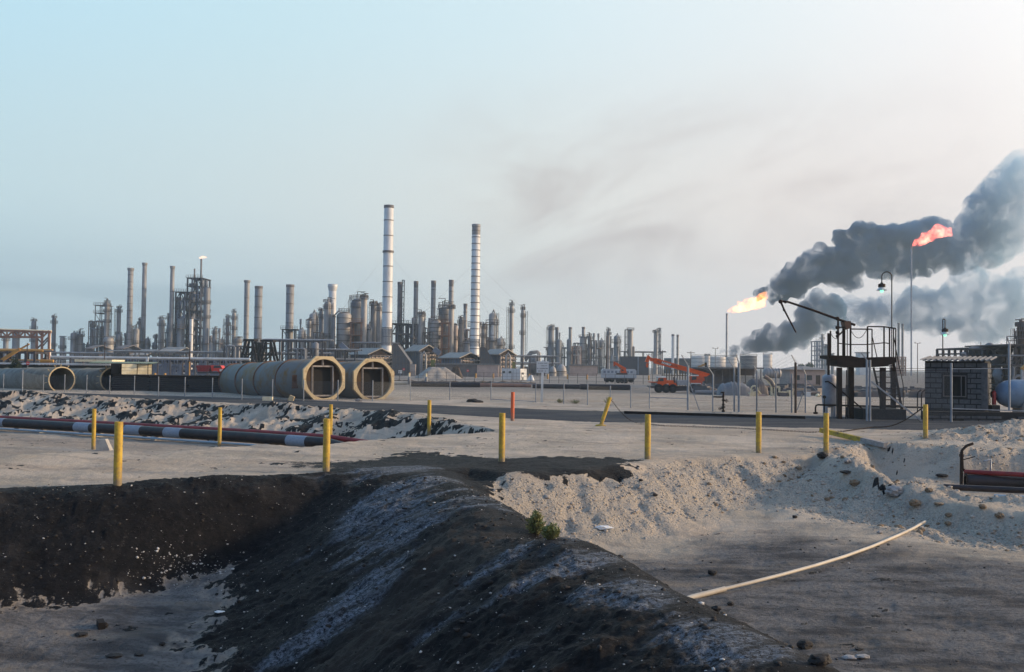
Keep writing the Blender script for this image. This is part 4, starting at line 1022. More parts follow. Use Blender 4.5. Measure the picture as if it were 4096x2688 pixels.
for i in range(1500):
    d = Vector((rnd.gauss(0, 1), rnd.gauss(0, 1), rnd.gauss(0, 1))).normalized() * rnd.uniform(.4, 1) ** .5; k = 1 + .25 * math.sin(d.x * 5) * math.cos(d.z * 4)
    c = base + Vector((d.x * .70 * k, d.y * .7 * k, (ctop - base.z) * .60 + d.z * k * (ctop - base.z) * .42)); e = Vector((rnd.gauss(0, 1), rnd.gauss(0, 1), rnd.gauss(0, 1))).normalized() * .10; f = e.cross(Vector((rnd.gauss(0, 1), 1, rnd.gauss(0, 1)))).normalized() * .05
    lf.add([c - e, c + f, c + e, c - f], [(0, 1, 2, 3)])
lf.build('foliage', 'leafd', t); MB().frus(base - Vector((0, 0, .1)), base + Vector((0, 0, 1.4)), .08, .05, 6).build('stem', 'stem', t)
# no entry sign
def round_sign(px, py, r, Y, lab, yb):
    c = pix(px, py, Y); t = thing('no_entry_sign', lab, 'sign', (c.x, Y, gz(c.x, Y)))
    MB().cyl((c.x, Y + .04, gz(c.x, Y) - .2), (c.x, Y + .04, c.z + .1), .03, 6).build('post', 'galv', t)
    R = M(r, Y); d = MB().lathe([(R, 0), (R, .02)], c, 20, (0, 1, 0)).build('disc', 'red', t)
    MB().box((c.x, Y - .012, c.z), (R * 1.25, .012, R * .36)).build('bar', 'white', d)
round_sign(111, 1453, 7, 112, 'red no entry disc sign behind the round ducts', 1500)

# ------------------------------------------------------------------ loading rack platform
Yp = 59.0; zgp = gz(pix(3450, 1678, Yp).x, Yp)
def pp_(x, y, dy=0.0): return pix(x, y, Yp + dy)
t = thing('loading_platform', 'dark rusty loading rack platform with handrails, stair and swing arm', 'platform', (pp_(3450, 1678).x, Yp, zgp))
for x, w, dy in ((3357,18,0),(3404,19,.6),(3531,19,0),(3573,17,1.9)):
    a = pix(x, 1470, Yp + dy); MB().box((a.x, Yp + dy, (zgp - .2 + a.z) / 2), (M(w, Yp), M(w, Yp), a.z - zgp + .2)).build('leg', 'rustd', t)
zd = pp_(3450, 1436).z
# deck girders and deck
MB().prism([pp_(3320,1421), pp_(3405,1423), pp_(3465,1437), pp_(3465,1470), pp_(3420,1471), pp_(3348,1461), pp_(3348,1437), pp_(3320,1433)], (0, 2.0, 0)).build('deck_beam', 'rustd', t)
MB().prism([pp_(3466,1430), pp_(3560,1427), pp_(3586,1432), pp_(3586,1449), pp_(3540,1466), pp_(3466,1470)], (0, 2.0, 0)).build('deck_beam', 'rustd', t)
# handrails: post pixels, front row and back row
def rail(pts, w=5, dy=0.0, nm='handrail'):
    mb = MB()
    for (x0, y0), (x1, y1) in zip(pts[:-1], pts[1:]): mb.bar(pp_(x0, y0, dy), pp_(x1, y1, dy), M(w, Yp))
    mb.build(nm, 'rustd', t)
for x, y0, y1, w, dy in ((3314,1333,1500,8,0),(3322,1323,1425,5,0),(3352,1275,1425,6,0),(3375,1310,1425,10,.4),(3402,1290,1425,6,0),(3470,1307,1432,5,0),(3488,1317,1432,4,1.2),(3536,1305,1430,5,0),(3558,1312,1430,5,1.6),(3574,1312,1430,4,1.8),(3583,1315,1450,4,0)):
    MB().bar(pp_(x, y1, dy), pp_(x, y0, dy), M(w, Yp)).build('rail_post', 'rustd', t)
rail([(3351,1310),(3380,1309)]); rail([(3402,1316),(3488,1317)]); rail([(3470,1306),(3536,1307),(3583,1314)])
rail([(3352,1373),(3402,1378),(3470,1378),(3536,1371),(3558,1374)], 4)
def sag(p0, p1, d, w, nm):
    a, b_ = pp_(*p0), pp_(*p1); pts = [a + (b_ - a) * s - Vector((0, 0, d * 4 * s * (1 - s))) for s in np.linspace(0, 1, 10)]; MB().tube(pts, M(w, Yp) / 2, 5).build(nm, 'rustd', t)
sag((3404,1322),(3466,1320), .46, 2.5, 'safety_chain'); sag((3322,1330),(3350,1352), .16, 2.5, 'safety_chain')
# stair
st = MB(); tr = MB()
for dy, (x0, y0), (x1, y1) in ((.2,(3500,1470),(3533,1640)),(1.0,(3578,1440),(3618,1675))):
    pass
A0, A1 = pp_(3494,1470,.3), pp_(3532,1640,.3); B0, B1 = pp_(3572,1440,.3), pp_(3614,1678,.3)
st.bar(A0, A1, .07, .16); st.bar(B0, B1, .10, .18); st.build('stair_stringer', 'rustd', t)
for k in range(9):
    f = .10 + k * .095; p = B0 + (B1 - B0) * f; q = Vector((A0.x + (A1.x - A0.x) * min(1, f * 1.25), p.y + .02, p.z)); tr.box(((p + q) / 2), ((p - q).length, .25, .05))
tr.build('stair_treads', 'rustd', t)
MB().tube([pp_(3575,1345,.3), pp_(3590,1432,.3), pp_(3611,1530,.3), pp_(3613,1545,.3), pp_(3612,1660,.3)], M(4, Yp) / 2, 6).build('stair_handrail', 'rustd', t)
MB().tube([pp_(3490,1350,1.0), pp_(3500,1395,1.0), pp_(3508,1430,1.0)], M(4, Yp) / 2, 6).build('stair_handrail', 'rustd', t)
for (x0, y0, x1, y1) in ((3389,1312,3389,1680),(3386,1480,3382,1680)): MB().bar(pp_(x0, y0, .2), pp_(x1, y1, .2), M(2.5, Yp)).build('drain_pipe', 'rustd', t)
MB().bar(pp_(3360,1560,.3), pp_(3455,1640,.3), M(5, Yp)).build('brace', 'rustd', t)
# loading arm
arm = MB().tube([pp_(3420,1300), pp_(3349,1276), pp_(3250,1240), pp_(3150,1207), pp_(3122,1205)], [.075, .075, .07, .065, .07], 10).build('loading_arm', 'rustd', t)
MB().tube([pp_(3122,1205), pp_(3137,1240), pp_(3184,1330)], [.065, .055, .045], 8).build('drop_hose', 'rustd', arm)
mb = MB()
for x, y, r in ((3122,1206,8),(3142,1208,6),(3349,1274,8),(3136,1240,5)):
    c = pp_(x, y); mb.lathe([(M(r, Yp) * .55, -M(r, Yp)), (M(r, Yp), -M(r, Yp) * .5), (M(r, Yp), M(r, Yp) * .5), (M(r, Yp) * .55, M(r, Yp))], c, 12, (0, 1, 0))
mb.build('swivel_joint', 'rustd', arm)
mb = MB(); mb.prism([pp_(3378,1286,-.2), pp_(3396,1283,-.2), pp_(3404,1288,-.2), pp_(3405,1310,-.2), pp_(3390,1318,-.2), pp_(3383,1310,-.2)], (0, .7, 0)); mb.build('counterweight', 'rust', arm)
mb = MB(); mb.prism([pp_(3400,1290,0), pp_(3404,1284,0), pp_(3405,1312,0), pp_(3400,1314,0)], (0, .5, 0)); mb.build('counterweight', 'rustd', arm)
mb = MB()
for y, r in ((1310,9),(1330,8),(1345,7)): mb.lathe([(M(r, Yp) * .6, -.1), (M(r, Yp), -.05), (M(r, Yp), .05), (M(r, Yp) * .6, .1)], pp_(3350, y), 10)
mb.bar(pp_(3350,1345), pp_(3372,1325), .08); mb.build('valve_body', 'rustd', t)
# concrete sump below and cross pipe
mb = MB(); mb.pbox(3452, 1637, 3625, 1690, Yp - .3, 3); solo(mb, 'sump_wall', 'mortar', 'low dark concrete sump wall under the loading platform', 'wall')
Yq = Yp - .55
t = thing('cross_pipe', 'dark pipe with an elbow running low behind the loading platform legs', 'pipe', pix(3262, 1655, Yq + 1))
MB().tube([pix(3262,1652,Yq+1), pix(3262,1632,Yq+1), pix(3264,1622,Yq+1), pix(3272,1619,Yq+1), pix(3450,1624,Yq+1), pix(3700,1630,Yq+1)], M(7, Yq) / 2, 8).build('pipe', 'rustd', t)
MB().lathe([(M(9, Yq), 0), (M(9, Yq), .12)], pix(3262, 1656, Yq + 1), 10).build('base_flange', 'rustd', t)

# white vessel
Yv = 63.0; c = pix(3317, 1600, Yv); R = M(28, Yv); zb = gz(c.x, Yv); z0 = pix(3317, 1612, Yv).z; z1 = pix(3317, 1496, Yv).z
t = thing('pressure_vessel', 'upright pale grey pressure vessel on short legs beside the loading platform', 'vessel', (c.x, Yv, zb))
mb = MB(); mb.lathe([(.01, z0 - .30), (R * .6, z0 - .24), (R * .93, z0 - .08), (R, z0 + .1), (R, z1 - .28), (R * .93, z1 - .12), (R * .6, z1 - .02), (.01, z1)], (c.x, Yv, 0), 28); sh = mb.build('shell', 'vess', t)
for k in range(4):
    a = math.radians(45 + 90 * k); p = Vector((c.x + math.cos(a) * R * .8, Yv + math.sin(a) * R * .8, zb - .1)); MB().bar(p, Vector((p.x, p.y, z0 + .05)), .12).build('leg', 'vess', t)
MB().tube([pix(3300,1527,Yv-.5), pix(3312,1526,Yv-.6), pix(3330,1536,Yv-.55), pix(3346,1552,Yv-.4)], M(6, Yv) / 2, 8).build('nozzle_pipe', 'rustd', t)
mb = MB(); mb.cyl(pix(3297,1650,Yv-.6), pix(3297,1592,Yv-.6), .03, 6); mb.lathe([(.1, -.06), (.1, .06)], pix(3297, 1588, Yv - .6), 10, (0, 1, 0)); mb.build('gauge', 'rustd', t)

# wellhead valve
Yw = gp(2893, 1648).y
def wp(x, y): return pix(x, y, Yw)
t = thing('valve_stand', 'rusty valve stand with two handwheels behind the tall fence', 'valve', gp(2893, 1646))
MB().tube([wp(2893,1650), wp(2893,1592), wp(2894,1570)], M(7, Yw) / 2, 10).build('riser', 'rustd', t)
mb = MB()
for y, r in ((1644,7),(1628,8),(1618,6),(1600,6),(1585,5),(1570,5)): mb.lathe([(M(r, Yw) * .7, -.06), (M(r, Yw), -.03), (M(r, Yw), .03), (M(r, Yw) * .7, .06)], wp(2893, y), 10)
mb.build('valve_body', 'rustd', t)
MB().tube([wp(2893,1588), wp(2875,1588), wp(2854,1587)], M(6, Yw) / 2, 8).build('side_pipe', 'rustd', t)
MB().tube([wp(2894,1570), wp(2884,1570), wp(2884,1574)], M(6, Yw) / 2, 8).build('top_elbow', 'rustd', t)
for x, y, x0 in ((2906,1603,2893),(2880,1634,2893)):
    h = MB(); h.lathe([(M(6,Yw),-.02),(M(7,Yw),0),(M(6,Yw),.02),(M(5.3,Yw),0),(M(6,Yw),-.02)], wp(x, y), 14, (.3, 1, 0), cap=False); h.bar(wp(x, y - 6), wp(x, y + 6), .03); h.bar(wp(x - 6, y), wp(x + 6, y), .03); h.bar(wp(x, y), wp(x0, y), .06)
    h.build('handwheel', 'rustd', t)
# dark edge beam along the road
a, b_ = gp(2500, 1655), gp(3225, 1676)
mb = MB(); mb.bar(a + Vector((0, .2, .06)), b_ + Vector((0, .2, .06)), .3, .20); solo(mb, 'kerb_beam', 'timber', 'long dark timber kerb along the far edge of the road', 'kerb')

# ------------------------------------------------------------------ blockwork hut
Yt = 62.6
hx0, hx1 = 3698, 3940
c0 = pix(hx0, 1634, Yt); c1 = pix(hx1, 1634, Yt); zb = gz(c0.x, Yt) ; zt = pix(3800, 1444, Yt).z; z0 = pix(3800, 1634, Yt).z
t = thing('blockwork_hut', 'small grey concrete block hut with a wavy corrugated roof and dark window', 'hut', (c0.x, Yt, zb))
Wd = 3.34 * Yt / 61; Dp = 2.6; c1 = Vector((c0.x + Wd, Yt, c1.z)); t.rotation_euler = (0, 0, math.radians(-32)); side_w = M(42, Yt)
rnd = random.Random(11)
# plinth and core
wx0, wx1 = c0.x + Wd * 78 / 242, c0.x + Wd * 168 / 242; wz0, wz1 = pix(3820, 1584, Yt).z, pix(3820, 1503, Yt).z
mb = MB()
mb.box(((c0.x + wx0) / 2, Yt + .16, (zb + zt) / 2), (wx0 - c0.x - .02, .2, zt - zb)); mb.box(((c1.x + wx1) / 2, Yt + .16, (zb + zt) / 2), (c1.x - wx1 - .02, .2, zt - zb))
mb.box(((wx0 + wx1) / 2, Yt + .16, (zb + wz0) / 2), (wx1 - wx0 - .004, .196, wz0 - zb)); mb.box(((wx0 + wx1) / 2, Yt + .16, (wz1 + zt) / 2), (wx1 - wx0 - .004, .196, zt - wz1))
mb.box((c1.x - .1, Yt + .27 + Dp / 2, (zb + zt) / 2), (.2, Dp, zt - zb)); mb.box((c0.x + .1, Yt + .27 + Dp / 2, (zb + zt) / 2), (.2, Dp, zt - zb)); mb.box(((c0.x + c1.x) / 2, Yt + Dp, (zb + zt) / 2), (Wd - .41, .2, zt - zb))
core = mb.build('wall', 'mortar', t)
bl = MB(); rows = 9; rh = (zt - .10 - z0) / rows
for r in range(rows):
    x = c0.x - (0 if r % 2 else .32); bw = .66
    while x < c1.x - .05:
        xa, xb = max(x + .035, c0.x + .02), min(x + bw - .035, c1.x - .01); za, zb_ = z0 + r * rh + .035, z0 + (r + 1) * rh - .035
        wx = [(xa, xb)]
        if zb_ > wz0 - .03 and za < wz1 + .03: wx = [(p, q) for p, q in ((xa, min(xb, wx0 - .10)), (max(xa, wx1 + .10), xb)) if q - p > .06]
        for p, q in wx:
            if q - p > .06: bl.box(((p + q) / 2, Yt + .06 + rnd.uniform(-.012, .012), (za + zb_) / 2), (q - p, .1, zb_ - za))
        x += bw
    y = Yt + .1
    while y < Yt + Dp:
        bl.box((c1.x + .012 + rnd.uniform(-.01, .01), y + .28, z0 + (r + .5) * rh), (.06, .5, rh - .07)); y += .6
bl.build('blocks', 'block', core)
w = MB()
for xx in (wx0, wx1): w.box((xx, Yt + .02, (wz0 + wz1) / 2), (.06, .12, wz1 - wz0 + .06))
for zz in (wz0, wz1): w.box(((wx0 + wx1) / 2, Yt + .021, zz), (wx1 - wx0 - .062, .118, .06))
w.box((wx0 + (wx1 - wx0) * .80, Yt + .022, (wz0 + wz1) / 2), (.05, .10, wz1 - wz0 - .07)); win = w.build('window', 'steel', t)
MB().add([(wx0, Yt + .20, wz0), (wx1, Yt + .20, wz0), (wx1, Yt + .20, wz1), (wx0, Yt + .20, wz1)], [(0, 1, 2, 3)]) or None
g = MB(); g.box(((wx0 + wx1) / 2, Yt + .22, (wz0 + wz1) / 2), (wx1 - wx0 - .02, .02, wz1 - wz0 - .02)); g.build('pane', 'dark', win)
sw = MB(); sw.box((c1.x + .06, Yt + 1.15, pix(3954, 1545, Yt).z), (.05, .42, M(74, Yt))); sw.build('side_opening', 'dark', t)
pil = MB(); pil.box((c1.x + .015, Yt - .02, (z0 + zt - .1) / 2), (.36, .2, zt - .1 - z0)); pil.build('corner_pier', 'block', t)
rf = MB(); n = 130; x0, x1 = c0.x - .22, c1.x + .40
def wav(i): return .055 * math.sin(i / n * 2 * math.pi * 13.5)
for i in range(n):
    xa, xb = x0 + (x1 - x0) * i / n, x0 + (x1 - x0) * (i + 1) / n; ha, hb = zt + .06 + wav(i), zt + .06 + wav(i + 1)
    yA, yB = Yt - .35, Yt + Dp + .4
    rf.add([(xa, yA, ha), (xb, yA, hb), (xb, yB, hb + .25), (xa, yB, ha + .25)], [(0, 1, 2, 3)], True)
    rf.add([(xa, yA, ha - .03), (xb, yA, hb - .03), (xb, yB, hb + .22), (xa, yB, ha + .22)], [(3, 2, 1, 0)], True)
    rf.add([(xa, yA, ha), (xb, yA, hb), (xb, yA, hb - .03), (xa, yA, ha - .03)], [(3, 2, 1, 0)])
rf.build('roof', 'roofc', t)
# low block wall in front
Yl = 58.3; a, b_ = pix(3700, 1640, Yl), pix(4260, 1650, Yl); zg = min(gz(a.x, Yl), gz(b_.x, Yl)) - .1; zt2 = pix(3900, 1648, Yl).z
t = thing('low_wall', 'low grey concrete block wall at the foot of the hut and blue tank', 'wall', ((a.x + b_.x) / 2, Yl, zg))
MB().box(((a.x + b_.x) / 2, Yl + .33, (zg + zt2) / 2), (b_.x - a.x, .55, zt2 - zg)).build('core', 'mortar', t)
bl = MB(); rows = 3; rh = (zt2 - zg) / rows
for r in range(2):
    x = a.x - (0 if r % 2 else .45)
    while x < b_.x:
        if rnd.random() > .08: bl.box((x + .45, Yl + .03 + rnd.uniform(-.012, .012), zg + (r + .5) * rh), (.82, .1, rh - .07))
        x += .9
bl.build('blocks', 'block', t)
# blue tank
Yb = 60.5; c = pix(4010, 1576, Yb); R = M(58, Yb)
t = thing('horizontal_tank', 'blue grey horizontal tank with rounded end at the edge of the picture', 'tank', (c.x + 3, Yb + 1, zt2))
mb = MB(); mb.lathe([(.01, 0), (R * .42, .10), (R * .72, .32), (R * .92, .68), (R, 1.15), (R, 6.2), (R * .9, 6.7), (.01, 7.2)], (c.x, Yb + .9, c.z), 32, (1, .05, 0)); mb.build('shell', 'blue', t)
MB().lathe([(.20, 0), (.20, .12), (.12, .12), (.12, .3)], (c.x - .22, Yb + .9, c.z - .05), 12, (1, 0, 0)).build('end_nozzle', 'rustd', t)
for k in (1.6, 5.2): MB().box((c.x + k, Yb + .9, c.z - R * .95), (.4, 1.4, R * .7)).build('saddle', 'conc', t)
p = pix(3976, 1617, 61.2)
t = thing('fire_cylinder', 'red cylinder standing between the hut and the blue tank', 'cylinder', (p.x, 61.2, pix(3976, 1619, 61.2).z))
z0_, z1_ = pix(3976, 1619, 61.2).z, pix(3976, 1562, 61.2).z; R = M(8, 61.2)
mb = MB(); mb.lathe([(R, z0_), (R, z1_ - .12), (R * .6, z1_ - .03), (R * .3, z1_)], (p.x, 61.2, 0), 14); mb.build('body', 'redp', t)
MB().cyl((p.x, 61.2, z1_ - .02), (p.x, 61.2, z1_ + .1), .04, 6).build('valve', 'rustd', t)
MB().box((p.x, 61.2, (z0_ + zb) / 2 - .02), (.5, .5, z0_ - zb + .0)).build('pedestal', 'mortar', t)
# small goosenecks by the hut
t = thing('breather_pipes', 'pair of bent breather pipes standing against the hut side', 'pipe', pix(3675, 1650, 60.2))
for dx in (0, 16): MB().tube([pix(3670+dx,1650,60.2), pix(3670+dx,1580,60.2), pix(3673+dx,1568,60.2), pix(3684+dx,1560,60.2)], M(5, 60) / 2, 7).build('bent_pipe', 'rustd', t)

# ------------------------------------------------------------------ gooseneck lamps
def gooseneck(px, yb, ytop, hx, hy0, hy1, Y, w, lab):
    b = pix(px, yb, Y); b.z = gz(b.x, Y); t = thing('street_lamp', lab, 'lamp', b, 'gooseneck lamps')
    rad = (px - hx) / 2; pts = [b - Vector((0, 0, .2)), pix(px, (yb + ytop) / 2, Y), pix(px, ytop + abs(rad), Y)]
    for k in range(1, 11):
        a = math.pi * k / 10; pts.append(pix(px - rad + rad * math.cos(a), ytop + abs(rad) - abs(rad) * math.sin(a), Y))
    pts.append(pix(hx, hy0 - 4, Y)); MB().tube(pts, M(w, Y) / 2, 8).build('pole', 'steeld', t)
    hh = hy1 - hy0; Rm = M(hh * .36, Y); top_ = pix(hx, hy0, Y)
    MB().lathe([(Rm * 1.15, -M(hh * .42, Y)), (Rm * 1.15, -M(hh * .08, Y)), (Rm * .5, 0), (.03, M(hh * .2, Y))], top_, 16).build('gear_housing', 'rustd', t)
    s_ = MB().lathe([(Rm * 1.7, -M(hh * .80, Y)), (Rm * 1.75, -M(hh * .82, Y)), (Rm * 1.1, -M(hh * .58, Y)), (Rm * .8, -M(hh * .42, Y))], top_, 20, cap=False).build('shade', 'lampw', t)
    MB().lathe([(.01, -M(hh * 1.08, Y)), (Rm * .45, -M(hh * 1.02, Y)), (Rm * .62, -M(hh * .88, Y)), (Rm * .5, -M(hh * .72, Y))], top_, 14).build('bulb', 'lampg', s_)
gooseneck(3567, 1640, 1087, 3527, 1134, 1168, 72, 5, 'tall gooseneck lamp with a lit greenish bulb behind the loading platform')
gooseneck(3771, 1600, 1276, 3780, 1314, 1344, 95, 4.5, 'gooseneck lamp with a lit greenish bulb rising behind the hut roof')

# ------------------------------------------------------------------ orange mobile crane
Yc = 134.0
def cp(x, y, dy=0.0): return pix(2560 + x / 7.933, 1400 + y / 7.933, Yc + dy)
zc = gz(cp(900, 1360).x, Yc)
t = thing('mobile_crane', 'orange mobile crane truck with telescopic boom raised low over its cab', 'crane', (cp(1200, 1360).x, Yc, zc))
def cpoly(name, m, pts, d, dy=0.0, parent=None): return MB().prism([cp(x, y, dy) for x, y in pts], (0, d, 0)).build(name, m, parent or t)
zoff = cp(900, 1365).z - zc
boom = cpoly('boom', 'craneo', ((520,262),(2040,700),(1900,790),(495,432)), .8, .9)
cpoly('inner_section', 'craneo', ((340,240),(500,275),(480,380),(320,350)), .5, 1.05, boom)
cpoly('boom_collar', 'craneo', ((478,250),(545,268),(515,440),(440,415)), .95, .82, boom)
cpoly('boom_head', 'craneo', ((250,165),(350,222),(262,400),(165,370)), .6, 1.0, boom)
cpoly('boom_label', 'white', ((693,360),(995,440),(975,505),(680,425)), .02, .872, boom)
cu = bpy.data.curves.new('lettering', 'FONT'); cu.body = 'CALAND MALTA'; cu.size = .42; cu.align_x = 'CENTER'; cu.align_y = 'CENTER'; cu.extrude = .004
tmp = bpy.data.objects.new('lettering', cu); col.objects.link(tmp)
tme = bpy.data.meshes.new_from_object(tmp.evaluated_get(bpy.context.evaluated_depsgraph_get())); bpy.data.objects.remove(tmp)
tme.materials.clear(); tme.materials.append(MT['text']); lo = bpy.data.objects.new('lettering', tme); col.objects.link(lo)
lo.parent = [c for c in col.objects if c.name.startswith('boom_label')][0]
pc = cp(836, 433, .862); lo.location = pc - parent_base(boom); lo.rotation_euler = (math.pi / 2, math.radians(14.5), 0)
cpoly('boom_pivot', 'craneo', ((1860,780),(2000,690),(2230,760),(2120,840),(1900,850)), 1.2, .7)
cpoly('hook', 'craneo', ((198,420),(272,425),(262,540),(225,560),(195,520)), .3, 1.1)
MB().cyl(cp(215, 385, 1.3), cp(222, 425, 1.3), .03, 6).build('hoist_rope', 'steeld', t)
cab = cpoly('cab', 'craneo', ((598,868),(830,868),(832,960),(1055,965),(1075,1040),(1150,1060),(1170,1140),(790,1145),(700,1240),(598,1240),(575,1140),(552,1020),(590,1000)), 2.3, 0)
cpoly('roof', 'white', ((588,842),(832,842),(832,880),(588,880)), 2.34, -.02, cab)
cpoly('window', 'glass', ((622,893),(750,893),(750,990),(612,990)), .02, -.014, cab)
cpoly('windscreen', 'glass', ((590,880),(598,880),(575,1000),(550,1000)), 2.0, .15, cab)
cpoly('white_stripe', 'white', ((580,1150),(760,1152),(705,1200),(590,1198)), .02, -.014, cab)
cpoly('fender_badge', 'white', ((842,1068),(905,1068),(905,1090),(842,1090)), .02, -.014, cab)
cpoly('radiator_housing', 'galv', ((315,1035),(410,1035),(405,1130),(560,1138),(552,1035),(470,1030),(470,1120),(420,1120),(420,1030)), 1.8, .2)
cpoly('front_deck', 'craneo', ((315,1005),(555,1010),(552,1034),(315,1030)), 2.1, .05)
cpoly('bumper', 'steeld', ((300,1140),(590,1145),(590,1215),(345,1210),(345,1170),(300,1170)), 2.3, 0)
cpoly('chassis', 'steeld', ((520,1220),(1170,1150),(1960,1150),(1960,1290),(1100,1300),(520,1260)), 1.9, .25)
cpoly('fuel_tank', 'galv', ((1170,960),(1500,960),(1500,1115),(1190,1115)), 2.0, .1)
cpoly('exhaust_stack', 'steeld', ((1060,860),(1100,860),(1110,1040),(1070,1040)), .3, .6)
cpoly('exhaust_stack', 'galv', ((1140,880),(1165,880),(1165,1040),(1140,1040)), .2, .6)
up = cpoly('upper_cab', 'craneo', ((1610,830),(1860,800),(2030,830),(2060,970),(1990,1000),(1950,1090),(1610,1060),(1590,960)), 1.6, -.05)
cpoly('window', 'glass', ((1650,840),(1800,840),(1790,940),(1640,960)), .02, -.064, up)
cpoly('roof', 'white', ((1600,795),(1870,795),(1860,828),(1620,828)), 1.64, -.08, up)
cpoly('white_stripe', 'white', ((1620,1042),(1940,1050),(1935,1085),(1620,1080)), .02, -.064, up)
cpoly('turntable', 'galv', ((1560,1085),(1990,1085),(1990,1152),(1560,1152)), 1.9, .2)
for x, y in ((600,1290),(830,1280),(1045,1275),(1700,1290),(1880,1290)):
    for dy in ((-.02,) if x < 0 else (-.03, 1.95)):
        R = .60; c = cp(x, y, dy); c.z = zc + R
        w = MB().lathe([(R * .55, 0), (R * .95, 0), (R, .06), (R, .32), (R * .95, .38), (R * .55, .38)], c, 24, (0, 1, 0)).build('wheel', 'tyre', t)
        MB().lathe([(.01, .03), (R * .25, .0), (R * .5, .06), (R * .55, .02), (R * .58, .08)], c - Vector((0, .005, 0)), 18, (0, 1, 0)).build('rim', 'steel', w)
# ------------------------------------------------------------------ refinery builders
ZG = -0.5
RN = random.Random(77)
def gbase(px, yb, Y):
    b = pix(px, yb, Y); return Vector((b.x, Y, ZG))
def add_platform(t, c, r, z, ext, seg=14, a0=0.0, a1=6.2832, rail=True, m='steel'):
    """ring walkway round a column with its railing"""
    mb = MB(); n = seg
    A_ = [a0 + (a1 - a0) * i / n for i in range(n + 1)]
    vs = [(c.x + rr * math.cos(a), c.y + rr * math.sin(a), z + h) for h in (0, .18) for rr in (r * .98, r + ext) for a in A_]
    k = n + 1
    for i in range(n): mb.add([vs[j] for j in (i, i + 1, k + i + 1, k + i, 2*k + i, 2*k + i + 1, 3*k + i + 1, 3*k + i)], [(3,2,1,0),(4,5,6,7),(2,3,7,6),(0,1,5,4)])
    if rail:
        for h in (.65, 1.25):
            for i in range(n): mb.bar(Vector(vs[k + i]) + Vector((0, 0, h)), Vector(vs[k + i + 1]) + Vector((0, 0, h)), .09)
        for i in range(n + 1): mb.bar(vs[k + i], Vector(vs[k + i]) + Vector((0, 0, 1.25)), .09)
    mb.build('platform', m, t)
def add_ladder(t, c, r, ang, z0, z1, m='steel'):
    mb = MB(); d = Vector((math.cos(ang), math.sin(ang), 0)); s = Vector((-d.y, d.x, 0)); p = Vector((c.x, c.y, 0)) + d * (r + .35)
    for k in (-1, 1): mb.bar(p + s * .35 * k + Vector((0, 0, z0)), p + s * .35 * k + Vector((0, 0, z1)), .10)
    z = z0
    while z < z1:
        mb.bar(p - s * .35 + Vector((0, 0, z)), p + s * .35 + Vector((0, 0, z)), .06)
        if int(z) % 2 == 0:
            q = d * .55; mb.bar(p - s * .4 + Vector((0, 0, z)), p - s * .4 + q + Vector((0, 0, z)), .06); mb.bar(p - s * .4 + q + Vector((0, 0, z)), p + s * .4 + q + Vector((0, 0, z)), .06)
        z += 1.0
    for k in (-1, 0, 1): mb.bar(p + s * .4 * k + d * .55 + Vector((0, 0, z0 + 2)), p + s * .4 * k + d * .55 + Vector((0, 0, z1)), .06)
    mb.build('ladder', m, t)
def add_crown(t, c, r, z, h, rnd, m='steel', dens=1.0):
    """overhead pipework, davit and handrails at a column top"""
    mb = MB(); n = int(10 * dens)
    for i in range(n):
        a = 6.283 * i / n; p = Vector((c.x + math.cos(a) * r * 1.25, c.y + math.sin(a) * r * 1.25, z)); mb.bar(p, p + Vector((0, 0, min(h * .55, 2.4))), .12)
    for hh in (.5, 1.0):
        for i in range(n):
            a, b = 6.283 * i / n, 6.283 * (i + 1) / n; zz = z + min(h * .55, 2.4) * hh
            mb.bar((c.x + math.cos(a) * r * 1.25, c.y + math.sin(a) * r * 1.25, zz), (c.x + math.cos(b) * r * 1.25, c.y + math.sin(b) * r * 1.25, zz), .10)
    for i in range(int(4 * dens)):
        a = rnd.uniform(0, 6.28); rr = r * rnd.uniform(.1, 1.0); hh = h * rnd.uniform(.5, 1); p = Vector((c.x + math.cos(a) * rr, c.y + math.sin(a) * rr, z)); mb.bar(p, p + Vector((0, 0, hh)), rnd.uniform(.14, .34))
        if rnd.random() < .6: q = p + Vector((0, 0, hh * .92)); mb.bar(q, q + Vector((rnd.uniform(-1.4, 1.4) * r, rnd.uniform(-.5, .5) * r, 0)), .16)
    q = Vector((c.x, c.y, z + h)); mb.bar(Vector((c.x, c.y, z)), q, .22); mb.bar(q, q + Vector((r * rnd.choice((-1.2, 1.2)), 0, 0)), .2)
    mb.build('overhead_steelwork', m, t)
